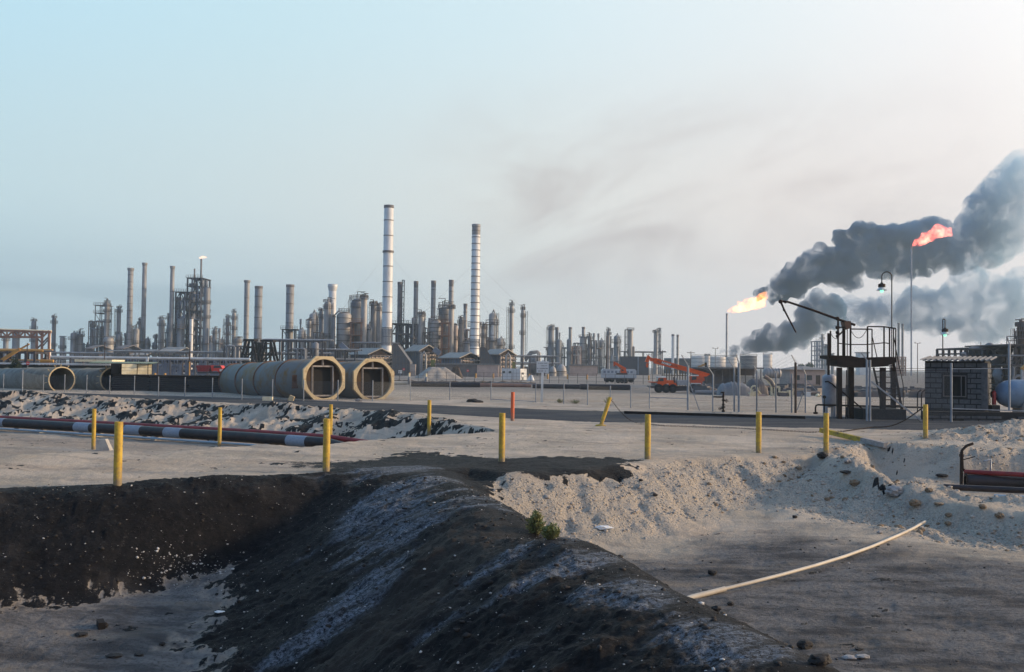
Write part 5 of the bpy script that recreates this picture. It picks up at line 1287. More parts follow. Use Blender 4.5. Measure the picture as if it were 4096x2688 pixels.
def stack(px, yb, yt, w, Y, lab, m='alu', nb=8, flare=0, topm=None, wb=None, group='refinery chimney stacks', pxt=None, ladder=False, name='chimney_stack'):
    b = gbase(px, yb, Y); zt = pix(pxt or px, yt, Y).z; r = M(w, Y) / 2; rb = M(wb or w, Y) / 2
    t = thing(name, lab, 'chimney', b, group); H_ = zt - ZG
    pr = [(rb * 1.15, -.3), (rb * 1.15, .8), (rb, 1.2), (r, H_ - .2), (r * .85, H_), (r * .8, H_ - 1.5)]
    mb = MB(); mb.lathe(pr, b, 28, cap=False); sh = mb.build('shell', m, t)
    mb = MB()
    for k in range(1, nb):
        z = ZG + H_ * k / nb; rr = rb + (r - rb) * k / nb; mb.ring((b.x, b.y, z), (0, 0, 1), rr * .99, rr + .09, .22, 28)
        if nb > 9: mb.build('band_ring', 'steel', t); mb = MB()
    if 1 < nb <= 9: o = mb.build('band_rings', 'steel', t)
    if flare: MB().lathe([(r, H_ - flare * 1.6), (r * 1.28, H_ - flare * .6), (r * 1.28, H_), (r * .9, H_ + .01)], b, 28, cap=False).build('flared_rim', m, t)
    else: MB().lathe([(r * 1.0, H_ - .9), (r * 1.07, H_ - .8), (r * 1.07, H_ + .05), (r * .85, H_ + .06)], b, 28, cap=False).build('rim', topm or 'stkd', t)
    if topm: MB().lathe([(r * 1.012, H_ * .93), (r * 1.012, H_ - .9)], b, 28, cap=False).build('soot_top', topm, t)
    if ladder: add_ladder(t, b, r, -.2, 2, H_ + ZG - 1)
    return t, b, r, zt
def column(px, yb, yt, w, Y, lab, m='lag', plats=(), crown=0, lad=None, skirt=None, pipe=None, seed=None, name='process_column', cat='column', pext=1.0, group=None, bands=0):
    rnd = random.Random(seed if seed is not None else px); b = gbase(px, yb, Y); zt = pix(px, yt, Y).z; r = M(w, Y) / 2; H_ = zt - ZG
    t = thing(name, lab, cat, b, group)
    pr = [(r * (skirt or 1.0), -.3), (r * (skirt or 1.0), H_ * .10), (r, H_ * .14), (r, H_ - r * .7), (r * .92, H_ - r * .42), (r * .7, H_ - r * .18), (r * .35, H_ - r * .04), (.02, H_)]
    mb = MB(); mb.lathe(pr, b, 24); mb.build('shell', m, t)
    if bands:
        mb = MB()
        for k in range(1, bands): mb.ring((b.x, b.y, ZG + H_ * k / bands), (0, 0, 1), r * .99, r * 1.03 + .05, .2, 22)
        mb.build('band_rings', 'steel', t)
    for f in plats:
        full = rnd.random() < .45; a0 = rnd.uniform(0, 6.28)
        add_platform(t, b, r, ZG + H_ * f, M(5, Y) * pext, 14, 0 if full else -2.6, 6.2832 if full else rnd.uniform(.6, 2.2))
    if crown: add_crown(t, b, r, zt - r * .25, M(crown, Y), rnd)
    if lad is not None: add_ladder(t, b, r, lad, 1.0, zt - .5)
    if pipe:
        a = rnd.choice((-2.4, -.6, -1.2)); d = Vector((math.cos(a), math.sin(a), 0)); p = Vector((b.x, b.y, 0)) + d * (r + .30)
        pts = [Vector((b.x, b.y, zt - .1)), Vector((b.x, b.y, zt + .7)), p * .5 + Vector((b.x, b.y, 0)) * .5 + Vector((0, 0, zt + 1.0)), p + Vector((0, 0, zt + .5)), p + Vector((0, 0, zt - 1.5)), p + Vector((0, 0, ZG + H_ * .25)), p + d * 1.5 + Vector((0, 0, ZG + H_ * .18))]
        MB().tube(pts, max(.16, r * .16), 8).build('overhead_pipe', m, t)
    return t
def frame(x0, x1, yb, yt, Y, dep, nx, nz, lab, m='steel', w=.35, name='steel_structure', cat='structure', decks=(), diag=True, fill=0, seed=1, top=None, pipes=0, fm='lag2'):
    rnd = random.Random(seed); a, c = pix(x0, yb, Y), pix(x1, yb, Y); zt = pix((x0 + x1) / 2, yt, Y).z; H_ = zt - ZG
    t = thing(name, lab, cat, ((a.x + c.x) / 2, Y + dep / 2, ZG))
    X_ = [a.x + (c.x - a.x) * i / nx for i in range(nx + 1)]; Z_ = [ZG + H_ * k / nz for k in range(nz + 1)]
    mb = MB()
    for x in X_:
        for y in (Y, Y + dep): mb.bar((x, y, ZG - .2), (x, y, zt), w)
    for z in Z_[1:]:
        for y in (Y, Y + dep): mb.bar((X_[0], y, z), (X_[-1], y, z), w * .8)
        for x in X_: mb.bar((x, Y, z), (x, Y + dep, z), w * .7)
    if diag:
        for i in range(nx):
            for k in range(nz):
                if rnd.random() < .6:
                    p, q = (X_[i], Z_[k]), (X_[i + 1], Z_[k + 1])
                    if rnd.random() < .5: p, q = (X_[i + 1], Z_[k]), (X_[i], Z_[k + 1])
                    mb.bar((p[0], Y, p[1]), (q[0], Y, q[1]), w * .55)
    mb.build('frame', m, t)
    for k in decks:
        mb = MB(); z = Z_[k]; mb.box(((X_[0] + X_[-1]) / 2, Y + dep / 2, z + .12), (X_[-1] - X_[0] + 1.2, dep + 1.2, .2))
        for xx in np.linspace(X_[0] - .6, X_[-1] + .6, 8): mb.bar((xx, Y - .6, z), (xx, Y - .6, z + 1.3), .1)
        for hh in (.7, 1.3): mb.bar((X_[0] - .6, Y - .6, z + hh), (X_[-1] + .6, Y - .6, z + hh), .1)
        mb.build('deck', m, t)
    for i in range(fill):
        x = rnd.uniform(X_[0], X_[-1]); y = Y + rnd.uniform(.2, .9) * dep; k = rnd.randrange(nz); z = Z_[k]; hh = (Z_[1] - Z_[0]) * rnd.uniform(.5, 1.6); rr = min(rnd.uniform(.6, 1.4) * (c.x - a.x) / 8, 1.6)
        mb = MB()
        if rnd.random() < .6: mb.lathe([(rr * .3, 0), (rr, rr * .5), (rr, hh - rr * .5), (rr * .3, hh)], (x, y, z + .2), 14)
        else: mb.lathe([(rr * .3, 0), (rr, rr * .5), (rr, hh - rr * .5), (rr * .3, hh)], (x - hh / 2, y, z + rr + .3), 14, (1, 0, 0))
        mb.build('vessel', fm, t)
    for i in range(pipes):
        x = rnd.uniform(X_[0], X_[-1]); y = Y - .4 + rnd.uniform(0, .5); k = rnd.randrange(max(1, nz - 1)); zA, zB = Z_[k], Z_[min(nz, k + rnd.randrange(1, 3))]; x2 = rnd.uniform(X_[0], X_[-1]); rr = rnd.uniform(.12, .30)
        MB().tube([(x, y, zA), (x, y, zB - .4), (x + (.4 if x2 > x else -.4), y, zB), (x2, y, zB)], rr, 7).build('pipe', fm, t)
    return t
def rack(x0, x1, yb, yt, Y, lab, n=6, tiers=2, np_=4, m='steel', pm='lag', seed=1, yt2=None):
    """pipe rack: bents carrying long pipes"""
    rnd = random.Random(seed); a, c = pix(x0, yt, Y), pix(x1, yt2 or yt, Y); zt = (a.z + c.z) / 2
    t = thing('pipe_rack', lab, 'pipe rack', ((a.x + c.x) / 2, Y, ZG)); mb = MB(); dep = 4.0
    for i in range(n):
        x = a.x + (c.x - a.x) * i / (n - 1)
        for y in (Y, Y + dep): mb.bar((x, y, ZG - .2), (x, y, zt), .35)
        for k in range(tiers): z = ZG + (zt - ZG) * (1 - .38 * k); mb.bar((x, Y - .3, z - .25), (x, Y + dep + .3, z - .25), .34)
    for k in range(tiers): z = ZG + (zt - ZG) * (1 - .38 * k); mb.bar((a.x, Y, z - .3), (c.x, Y, z - .3), .28)
    mb.build('bents', m, t)
    for k in range(tiers):
        for i in range(np_):
            rr = rnd.uniform(.12, .30); z = ZG + (zt - ZG) * (1 - .38 * k) + rr - .08; y = Y + dep * (i + .3) / np_
            MB().tube([(a.x - rnd.uniform(0, 3), y, z), ((a.x + c.x) / 2, y, z), (c.x + rnd.uniform(0, 3), y, z)], rr, 8).build('pipe', pm if rnd.random() < .6 else 'lag2', t)
    return t
def silo(px, yt, yk, yb2, w, Y, lab, bands=5, m='lag', seed=0):
    """round topped hopper vessel: cylinder, cone below, skirt legs"""
    c = gbase(px, yb2, Y); r = M(w, Y) / 2; zt, zk, zc = pix(px, yt, Y).z, pix(px, yk, Y).z, pix(px, yb2, Y).z
    t = thing('hopper_vessel', lab, 'vessel', c); o = Vector((c.x, c.y, 0))
    mb = MB(); mb.lathe([(r * .22, zc), (r, zk), (r, zt - r * .45), (r * .85, zt - r * .2), (r * .5, zt - r * .04), (.02, zt)], o, 30); mb.build('shell', m, t)
    mb = MB()
    for k in range(1, bands + 1): mb.ring((c.x, c.y, zk + (zt - r * .5 - zk) * k / (bands + .5)), (0, 0, 1), r * .99, r + .10, .2, 30)
    mb.build('band_rings', 'steel', t)
    for k in range(6):
        a = 6.283 * k / 6 + .3; p = Vector((c.x + r * .93 * math.cos(a), c.y + r * .93 * math.sin(a), ZG)); MB().bar(p, Vector((p.x, p.y, zk + .5)), .55).build('leg', 'steel', t)
    mb = MB(); mb.cyl((c.x, c.y, ZG), (c.x, c.y, zc + .5), r * .22, 14); mb.build('outlet', m, t)
    add_platform(t, c, r * .55, zt - .1, .6, 14)
    mb = MB(); q = zk + (zt - zk) * .9; mb.tube([(c.x - r * .2, c.y - r * .8, zt - .3), (c.x - r * .6, c.y - r * 1.0, zt + .2), (c.x - r * 1.25, c.y - r * .5, q), (c.x - r * 1.3, c.y - r * .5, zk), (c.x - r * 1.3, c.y - r * .5, ZG + 2)], r * .12, 9); mb.build('riser_pipe', m, t)
    return t
def house(x0, x1, ye, yr, yb, Y, dep, lab, xr=None, clad='heater', seed=1, lattice=True):
    """open sided heater house: sloping sheet roof whose gable end faces the sun, burner front below it"""
    a, c = pix(x0, ye, Y), pix(x1, ye, Y); zr = pix(x1, yr, Y).z; ze = a.z; W_ = c.x - a.x; gx = W_ * .42
    t = thing('heater_house', lab, 'building', ((a.x + c.x) / 2, Y + dep / 2, ZG), 'furnace houses'); rnd = random.Random(seed)
    xg0 = c.x - gx; xm = (xg0 + c.x) / 2
    # roof slopes: the ridge runs from the gable (facing +X and the camera) away to the far left
    P = lambda x, y, z: Vector((x, y, z)); s = .25
    L_ = xg0 - a.x
    r_ = MB()
    A1, A2, A3 = P(xg0 - .6, Y - .8, ze - .3), P(xm, Y + dep * .15, zr), P(c.x + .8, Y + dep * .5, ze - .5)
    off = P(-L_, dep * .55, 0)
    for p, q in ((A1, A2), (A2, A3)): r_.add([p, q, q + off, p + off, p - P(0,0,s), q - P(0,0,s), q + off - P(0,0,s), p + off - P(0,0,s)], [(0,1,2,3),(7,6,5,4),(0,4,5,1),(1,5,6,2),(2,6,7,3),(3,7,4,0)])
    r_.build('roof', 'roofw', t)
    g = MB(); gi = P(-.5, .6, -.35); g.prism([A1 + gi, A3 + gi, A2 + gi], (0.0, .3, 0)); g.build('gable', 'rustd', t)
    # side wall under the long eave
    sw0, sw1 = P(xg0 - .4, Y + .2, ZG), P(a.x + .4, Y + dep * .55, ZG)
    hgt = ze - .6 - ZG; mb = MB(); mb.prism([sw0, sw1, sw1 + P(0, 0, hgt), sw0 + P(0, 0, hgt)], (.3, .4, 0)); mb.build('side_wall', clad, t)
    for k in range(7):
        p = sw0 + (sw1 - sw0) * (k + .3) / 7 - P(0, .12, 0); MB().bar(p, p + P(0, 0, hgt), .22).build('wall_rib', 'steel', t)
    # burner front facing the sun and camera
    f0, f1 = P(xg0 - .1, Y, ZG), P(c.x - .2, Y + dep * .38, ZG)
    d_ = (f1 - f0); n_ = Vector((d_.y, -d_.x, 0)).normalized()
    mb = MB(); mb.prism([f0, f1, f1 + P(0, 0, hgt * .92), f0 + P(0, 0, hgt * .92)], (-n_.x * .4, -n_.y * .4, 0)); mb.build('burner_front', 'cladw', t)
    for k in range(6):
        p = f0 + d_ * k / 5 + n_ * .5; MB().bar(p, p + P(0, 0, hgt * .9), .24).build('front_post', 'steel', t)
    for hz_ in (.18, .42, .64, .82):
        z = ZG + hgt * hz_; p, q = f0 + n_ * .8, f1 + n_ * .8; p.z = q.z = z
        mb = MB(); mb.bar(p, q, .5, .18); mb.bar(p + P(0, 0, 1), q + P(0, 0, 1), .12); mb.build('catwalk', 'steel', t)
        if hz_ > .3:
            for k in range(6): u = f0 + d_ * (k + .5) / 6 + n_ * .35; u.z = z + .9; MB().box(u, (.5, .5, .6), .6).build('burner', 'steeld', t)
    return t
# ------------------------------------------------------------------ far end of the refinery (behind the round ducts)
YL = 430.0
stack(515,1424,1072,21,YL,'slim banded brown grey stack with flared rim, shorter of two by the shed roofs','alud',14,.9,wb=23)
stack(571,1410,1051,17,YL+8,'slender plain stack with flared rim, taller of the pair by the shed roofs','alud',4,.9,wb=20)
stack(683,1400,1064,16,YL+4,'slender stack with flared rim rising beside the dark cracking tower','alud',4,.9,wb=20)
stack(763,1433,1268,14,YL-40,'short plain silvery stack in front of the dark cracking tower','alu',3,0)
column(132,1430,1283,19,YL,'grey column with two walkways seen through the rusty gantry','lag2',(.55,.82),14,skirt=1.5,seed=2)
column(213,1430,1270,16,YL,'slim grey column with crowned top beside the gantry leg','lag2',(.42,.88),16,-1.0,seed=3)
column(62,1430,1332,28,YL,'stubby wide column behind the rusty gantry truss','lag2',(.35,.85),10,seed=4)
column(22,1430,1352,20,YL+20,'small column at the edge of the picture behind the gantry','lag2',(.5,.9),12,seed=41)
column(248,1430,1347,19,YL,'plain silvery column standing alone past the gantry','lag',(.62,),5,-.3,seed=5)
column(318,1433,1333,25,YL,'grey column with a square frame over its top, beside the tallest cluster','lag2',(.9,),22,seed=6,bands=3)
frame(352,384,1424,1285,YL-2,6,2,6,'open lattice stair tower at the edge of the column cluster',w=.3,seed=3,pipes=3)
column(366,1424,1290,17,YL,'grey column with crowned top inside the lattice stair tower','lag2',(.9,),10,seed=7)
frame(377,416,1424,1222,YL+6,7,2,8,'tall open steel lattice tower with a railed top deck',w=.3,decks=(7,8),seed=5,pipes=3)
column(424,1424,1212,19,YL-3,'tallest column of the cluster, with a thin vent mast on top','lag',(.70,.86,.95),22,-.4,pipe=1,seed=8)
column(433,1424,1345,40,YL-8,'wide squat drum at the foot of the tallest cluster column','lag',(.75,),6,seed=9)
column(472,1420,1230,16,YL,'dark slim column with caged ladder, outermost of the cluster','lag2',(.35,.55,.92),12,3.3,seed=10)
column(500,1420,1385,14,YL,'short fat vessel beside the banded stack foot','lag2',(),5,seed=11)
column(543,1420,1312,25,YL+2,'domed column crowned with pipework between the two slender stacks','lag',(.45,.62),20,seed=12,pipe=1)
column(556,1415,1278,10,YL+14,'thin dark column behind the domed one between the slender stacks','lag2',(.9,),10,seed=13)
column(588,1415,1365,17,YL+6,'low round vessel with crown beside the taller slender stack','lag2',(.8,),6,seed=14)
column(644,1420,1276,24,YL,'stout grey column with crowned dome left of the dark cracking tower'.replace(' left of','  before').replace('  ',' '),'lag',(.30,.52,.86),16,-1.2,seed=15)
column(622,1420,1340,12,YL+6,'low slim vessel leaning on the stout grey column','lag2',(.6,.9),6,seed=16)
column(671,1420,1262,10,YL+8,'thin column with crowned head behind the slender stack by the cracking tower','lag2',(.93,),10,seed=17)
frame(698,752,1428,1168,YL+4,12,3,9,'dark open steel frame of the cracking tower, lower stepped half',m='steeld',w=.6,decks=(3,5,7,8,9),fill=22,pipes=22,seed=21,fm='cladb')
frame(744,800,1428,1112,YL+8,12,3,11,'dark open steel frame of the cracking tower, taller half carrying the flare pipe',m='steeld',w=.6,decks=(3,5,7,8,10,11),fill=24,pipes=24,seed=22,fm='cladb')
column(712,1428,1188,22,YL+6,'dark vessel inside the stepped half of the cracking tower','cladb',(),0,seed=23)
column(768,1428,1165,28,YL+10,'dark regenerator vessel inside the taller half of the cracking tower','cladb',(),0,seed=24)
column(822,1428,1148,25,YL,'long square shouldered grey column closing the cracking tower','lag2',(.30,.62,.80),4,-2.6,seed=25)
t, b, r, zt = stack(797,1428,1036,7,YL+10,'thin flare pipe standing on the cracking tower with a small flame','stkd',1,group='flare stacks',name='flare_stack'); FL3 = (797,1036,YL+10)
stack(771,1428,1075,6,YL+12,'thin vent pipe on the cracking tower beside the flare pipe','stkd',1,group='flare stacks',name='vent_stack')
column(857,1425,1316,18,YL,'grey column with walkway just past the cracking tower','lag2',(.62,.88),12,-.4,seed=26)
column(843,1433,1370,12,YL-20,'short plain column at the foot of the cracking tower','lag',(),0,seed=27)
column(908,1420,1270,15,YL-20,'slim column wrapped in scaffolding past the low dark roof','lag2',(.5,.66,.85),14,3.6,seed=28)
column(933,1420,1250,16,YL-20,'slim column with tall vent mast beside the scaffolded one','lag',(.70,.88),16,-.3,seed=29)
column(950,1432,1350,32,YL-26,'wide low drum under the two slim columns','lag',(.85,),8,seed=30)
frame(890,920,1430,1300,YL-30,5,2,5,'thin open scaffold tower beside the low dark roof',w=.22,seed=31)
def shed(x0, x1, ye, yr, Y, lab, m='roofw', slope=1):
    a, c = pix(x0, ye, Y), pix(x1, ye, Y); zr = pix(x0, yr, Y).z; t = thing('open_shed', lab, 'shed', ((a.x + c.x) / 2, Y + 5, ZG))
    W_ = c.x - a.x; s = W_ * .22
    mb = MB(); A_ = [Vector((a.x, Y, a.z)), Vector((c.x - s, Y, c.z)), Vector((c.x, Y + 8, zr)), Vector((a.x + s, Y + 8, zr))]
    mb.add(A_ + [p - Vector((0, 0, .3)) for p in A_], [(0,1,2,3),(7,6,5,4),(0,4,5,1),(1,5,6,2),(2,6,7,3),(3,7,4,0)])
    B_ = [A_[3], A_[2], A_[2] + Vector((s * .6, 8, -(zr - a.z))), A_[3] + Vector((s * .6, 8, -(zr - a.z)))]
    mb.add(B_ + [p - Vector((0, 0, .3)) for p in B_], [(0,1,2,3),(7,6,5,4),(0,4,5,1),(1,5,6,2),(2,6,7,3),(3,7,4,0)]); mb.build('roof', m, t)
    for k in range(6): p = A_[0] + (A_[1] - A_[0]) * k / 5; MB().bar(Vector((p.x, p.y + .4, ZG)), p + Vector((0, .4, -.2)), .4).build('post', 'steel', t)
    MB().box(((a.x + c.x) / 2, Y + 7, (ZG + a.z) / 2 - .3), (W_ * .8, 5, (a.z - ZG) * .8)).build('machinery', 'steel', t); return t
shed(520,606,1419,1395,YL-30,'low pitched sheet roof between the slender stacks')
shed(618,722,1411,1386,YL-28,'wider pitched sheet roof under the cracking tower')
shed(862,905,1405,1390,YL-26,'small dark pitched roof past the cracking tower','stkd')
shed(338,378,1393,1378,YL-26,'small dark canopy at the foot of the lattice stair tower','stkd')
shed(455,505,1394,1378,YL-22,'small dark canopy under the outermost cluster column','stkd')
rack(205,470,1430,1412,YL-60,'low rack of pipes past the rusty gantry',8,2,4,seed=1)
rack(460,905,1430,1408,YL-60,'long low pipe rack along the foot of the cracking tower',12,2,4,seed=2)
# silver pipeline and dark pipe bed beneath it
a, c = pix(208,1428,205), pix(905,1436,205)
t = thing('silver_pipeline', 'long silver pipeline on low supports rising in an elbow to the rusty gantry', 'pipeline', ((a.x + c.x) / 2, 205, ZG))
MB().tube([pix(199,1334,205), pix(199,1420,205), pix(202,1427,205), a, pix(550,1432,205), c, pix(1000,1437,205)], .26, 10).build('pipe', 'alu', t)
for k in range(14): x = a.x + (c.x - a.x) * (k + .5) / 14; MB().bar((x, 205, ZG), (x, 205, a.z - .2), .25).build('support', 'steel', t)
t = thing('pipe_bed', 'dense dark bed of pipes and fittings below the silver pipeline', 'pipes', (pix(750,1500,208).x, 210, ZG))
for k in range(16):
    y = 207 + k * .5; z = ZG + .4 + (k % 4) * 1.0; MB().tube([pix(430,1450,y).xy.to_3d() + Vector((0,0,z)), pix(960,1450,y).xy.to_3d() + Vector((0,0,z))], .3, 7).build('pipe', 'cladb' if k % 5 == 2 else 'steeld', t)
rnd = random.Random(5)
mb = MB()
for k in range(260):
    p = pix(rnd.uniform(430, 960), 1450, 206.4); mb.bar((p.x, p.y, ZG), (p.x + rnd.uniform(-.3, .3), p.y, ZG + rnd.uniform(1.2, 4.0)), rnd.uniform(.12, .3))
mb.build('valves', 'cladb', t)
# rusty gantry
Yg = 185.0; t = thing('pipe_gantry', 'rusty steel truss gantry bridging on braced legs', 'gantry', gbase(150,1440,Yg))
for dy in (0, 3):
    mb = MB(); g = lambda x, y: pix(x, y, Yg + dy)
    mb.bar(g(-120,1318), g(205,1329), .42); mb.bar(g(-120,1346), g(172,1349), .40)
    for k in range(-5, 8):
        x = k * 24 + 4; mb.bar(g(x,1322), g(x,1347), .22); mb.bar(g(x, 1347 if k % 2 else 1323), g(x + 24, 1323 if k % 2 else 1347), .24)
    mb.build('truss', 'rusth', t)
    for x, y0 in ((148,1347),(169,1330),(197,1329)): MB().bar(Vector((g(x, 1400).x, Yg + dy, ZG)), g(x, y0), .36).build('leg', 'rusth', t)
    mb = MB(); mb.bar(g(148,1395), g(192,1350), .22); mb.bar(g(169,1440), g(196,1418), .22); mb.bar(g(148,1400), g(172,1420), .22); mb.bar(g(170,1385), g(194,1358), .2); mb.bar(g(148,1352), g(170,1375), .2); mb.build('brace', 'steel', t)
MB().tube([pix(-120,1316,Yg+1.5), pix(205,1327,Yg+1.5)], .30, 8).build('pipe', 'cream', t)
# mustard conveyor boom and beams
t = thing('jib_boom', 'slanting mustard yellow jib boom rising behind the long shed', 'boom', gbase(40,1440,150))
MB().bar(pix(8,1440,150), pix(80,1396,150), .42).build('lower_section', 'mustard', t); MB().bar(pix(78,1398,150.1), pix(117,1376,150.1), .22).build('upper_section', 'mustard', t)
MB().bar(Vector((pix(8,1440,150).x, 150, ZG)), pix(8,1440,150), .5).build('mast', 'steeld', t)
t = rack(-40,140,1432,1404,170,'low rack of dark beams with a mustard coloured pipe by the gantry',6,2,3,m='steeld',pm='mustard',seed=4)
# poles
def pole(px, yb, yt, w, Y, lab, m='wood', cross=0, yel=None):
    b = gbase(px, yb, Y); top = pix(px, yt, Y); t = thing('utility_pole', lab, 'pole', b)
    MB().frus(b - Vector((0, 0, .3)), Vector((b.x, b.y, top.z)), M(w, Y) * .55, M(w, Y) * .42, 8).build('shaft', m, t)
    if yel: MB().frus(b - Vector((0, 0, .3)), Vector((b.x, b.y, pix(px, yel, Y).z)), M(w, Y) * .66, M(w, Y) * .58, 8).build('painted_base', 'mustard', t)
    if cross == 1:
        MB().bar((b.x - 1.3, Y, top.z - .5), (b.x + 1.3, Y, top.z - .5), .2).build('cross_arm', m, t)
    if cross == 2:
        mb = MB(); mb.bar((b.x - M(8, Y), Y, top.z - .1), (b.x + M(8, Y), Y, top.z - .1), M(1.2, Y)); mb.build('cross_arm', m, t)
        for s in (-1, 1):
            p = Vector((b.x + s * M(9, Y), Y, top.z)); MB().lathe([(M(1, Y), -M(2, Y)), (M(2.6, Y), M(2.5, Y)), (M(1.6, Y), M(3, Y))], p, 10, (s * .5, -.5, .6)).build('floodlight', 'steel', t)
    return t
pole(757,1512,1366,5,165,'brown pole with a mustard painted foot in front of the pipe bed','wood',0,1447)
pole(418,1440,1367,4,170,'dark bare pole over the raised roof deck','wood')
pole(108,1440,1372,4.5,140,'dark bare pole behind the dark round shrub','wood')
pole(1124,1440,1362,4.5,250,'grey pole beside the black trestles','steel')
# ------------------------------------------------------------------ central refinery
YC = 335.0
stack(983,1410,1121,21,YC+60,'slim ochre grey stack with a narrow flared rim beside a wider one','alud',5,.7,group='refinery chimney stacks',wb=19)
stack(1030,1412,1145,30,YC+50,'wide banded stack without a flare, paired with a slim one','alud',8,wb=31)
stack(1156,1410,1139,31,YC+40,'wide banded stack rising out of a dark railed frame','alud',9,wb=31)
frame(1128,1182,1430,1318,YC+36,9,2,4,'dark railed frame round the foot of the wide banded stack',m='steeld',decks=(4,),seed=41,pipes=4,w=.4)
stack(1326,1420,1137,30,YC+30,'pale stack with a thick capped head behind the silvery columns','alu',2,1.6)
column(1307,1435,1206,28,YC,'broad silvery column with caged crown in front of the pale capped stack','lag',(.50,.90),20,-.3,pipe=1,seed=42)
column(1282,1430,1243,18,YC+6,'slimmer grey column tucked against the broad silvery column','lag2',(.55,.88),14,3.5,seed=43)
column(1332,1430,1268,14,YC-2,'thin column with an elbow pipe before the domed hopper','lag2',(.45,),8,pipe=1,seed=44)
column(1235,1425,1282,17,YC+20,'lone slim column standing over the pipe rack','lag',(.62,.86),14,-.4,seed=45)
silo(1374,1248,1387,1422,58,YC,'big domed hopper vessel with banded sides beside the white stack',5)
column(1426,1425,1194,52,YC+4,'broad dark reactor column with crowned head beside the hopper','lag2',(.88,.97),34,3.0,seed=46,pext=1.3)
column(1453,1425,1188,24,YC-3,'bright slim column fixed to the front of the broad reactor','lag',(.97,),20,seed=47)
frame(1402,1443,1430,1290,YC-4,5,1,4,'rusty red catwalk bays between hopper and bright slim column',m='rusth',w=.5,decks=(1,2,3,4),seed=48,diag=False)
column(1491,1425,1212,24,YC+6,'grey column with framed top just before the white stack','lag2',(.96,),16,3.2,seed=49)
column(1514,1425,1222,22,YC+4,'twin grey column half hidden by the tall white stack','lag',(.92,),14,pipe=1,seed=50)
column(1476,1430,1320,16,YC-2,'short vessel with a bent pipe at the foot of the twin columns','lag',(.6,),6,pipe=1,seed=51)
t, b, r, zt = stack(1546,1437,822,38,318,'tallest stack, white banded, guyed with thin wires','alu',11,0,wb=41,pxt=1555)
def guys(t, b, zt, az_list, f, L_):
    for a in az_list: p = Vector((b.x, b.y, ZG + (zt - ZG) * f)); q = Vector((b.x + math.cos(a) * L_, b.y + math.sin(a) * L_, 8)); MB().bar(p, q, .03).build('guy_wire', 'steel', t)
guys(t, b, zt, (.2, 2.9, -1.4), .72, 26); guys(t, b, zt, (.25, 2.85), .36, 18)
MB().ring((b.x, b.y, ZG + (zt - ZG) * .72), (0, 0, 1), r * .98, r + .3, .6, 28).build('guy_collar', 'steel', t)
mb = MB()
mb.ring((b.x, b.y, ZG + (zt - ZG) * .22), (0, 0, 1), r * 1.0, r + .12, .3, 28)
for k in range(22):
    a = 6.283 * k / 22; p = Vector((b.x + math.cos(a) * (r * 1.06), b.y + math.sin(a) * (r * 1.06), ZG + (zt - ZG) * .17)); mb.bar(p, p + Vector((0, 0, (zt - ZG) * .10)), .28)
mb.build('stiffener_ribs', 'lag2', t)
t, b, r, zt = stack(1898,1421,898,33,322,'second tallest stack, closely banded with a sooty top','alu',23,0,topm='alud',wb=38,pxt=1903)
guys(t, b, zt, (.15, 3.0, -1.2), .56, 30); guys(t, b, zt, (.2, 2.9), .75, 30)
mb = MB()
for k in range(20):
    a = 6.283 * k / 20; p = Vector((b.x + math.cos(a) * (r * 1.09), b.y + math.sin(a) * (r * 1.09), ZG + (zt - ZG) * .19)); mb.bar(p, p + Vector((0, 0, (zt - ZG) * .05)), .25)
mb.build('stiffener_ribs', 'lag2', t)
YB = YC + 55
stack(1597,1295,1128,18,YB,'black sooty stack with a lattice mast against its side','stkd',5)
frame(1606,1614,1300,1120,YB-3,1.2,1,16,'thin dark lattice mast against the black sooty stack',m='steeld',w=.22,name='lattice_mast',cat='mast',seed=52)
stack(1662,1293,1125,18,YB,'grey banded stack, the first past the black sooty one','alud',10,topm='stkd')
stack(1732,1290,1123,19,YB,'grey banded stack midway behind the second hopper','alud',10,topm='stkd')
stack(1803,1290,1120,19,YB,'grey banded stack standing over the dark crowned reactor','alud',8,topm='stkd')
stack(1860,1362,1215,15,YB-20,'short thin banded stack beside the closely banded tall one','alud',8,topm='stkd')
frame(1566,1627,1430,1295,YB-14,14,3,5,'bulky dark furnace block under the black sooty stack',m='steeld',w=.6,decks=(5,),fill=9,pipes=6,seed=53,fm='heater')
frame(1632,1668,1430,1297,YB-14,12,2,5,'dark furnace block under the first grey banded stack',m='steeld',w=.6,decks=(5,),fill=6,pipes=5,seed=54,fm='heater')
column(1683,1425,1256,24,YC,'silvery column with ragged crown before the second hopper','lag',(.45,.96),20,3.4,seed=55)
silo(1740,1278,1387,1428,44,YC,'second domed hopper vessel, smaller, behind the middle heater house',6,seed=2)
column(1778,1425,1226,44,YC+5,'dark brown reactor column with heavy crown of steelwork','alud',(.80,.88,.97),38,3.0,seed=56,pext=1.3)
column(1803,1425,1230,22,YC-2,'pinkish slim column fixed to the dark brown reactor','lag',(.98,),14,seed=57)
column(1757,1425,1240,9,YC+8,'thin vent column between second hopper and brown reactor','lag2',(.55,.8),8,seed=58)
frame(1764,1794,1430,1292,YC-4,5,1,4,'pale catwalk bays on the face of the dark brown reactor',m='rusth',w=.5,decks=(1,2,3,4),seed=59,diag=False)
column(1842,1425,1272,19,YC+6,'grey column with curved overhead pipe past the brown reactor','lag2',(.5,.9),10,pipe=1,seed=60)
column(1822,1425,1300,16,YC+4,'short warm grey vessel frame beside the curved pipe column','cladw',(.7,),8,seed=61)
column(1872,1432,1362,38,YC-2,'squat round tank at the foot of the closely banded tall stack','lag',(.9,),4,seed=62)
stack(1919,1400,1290,12,YC+20,'thin white stack just past the closely banded tall stack','alu',4)
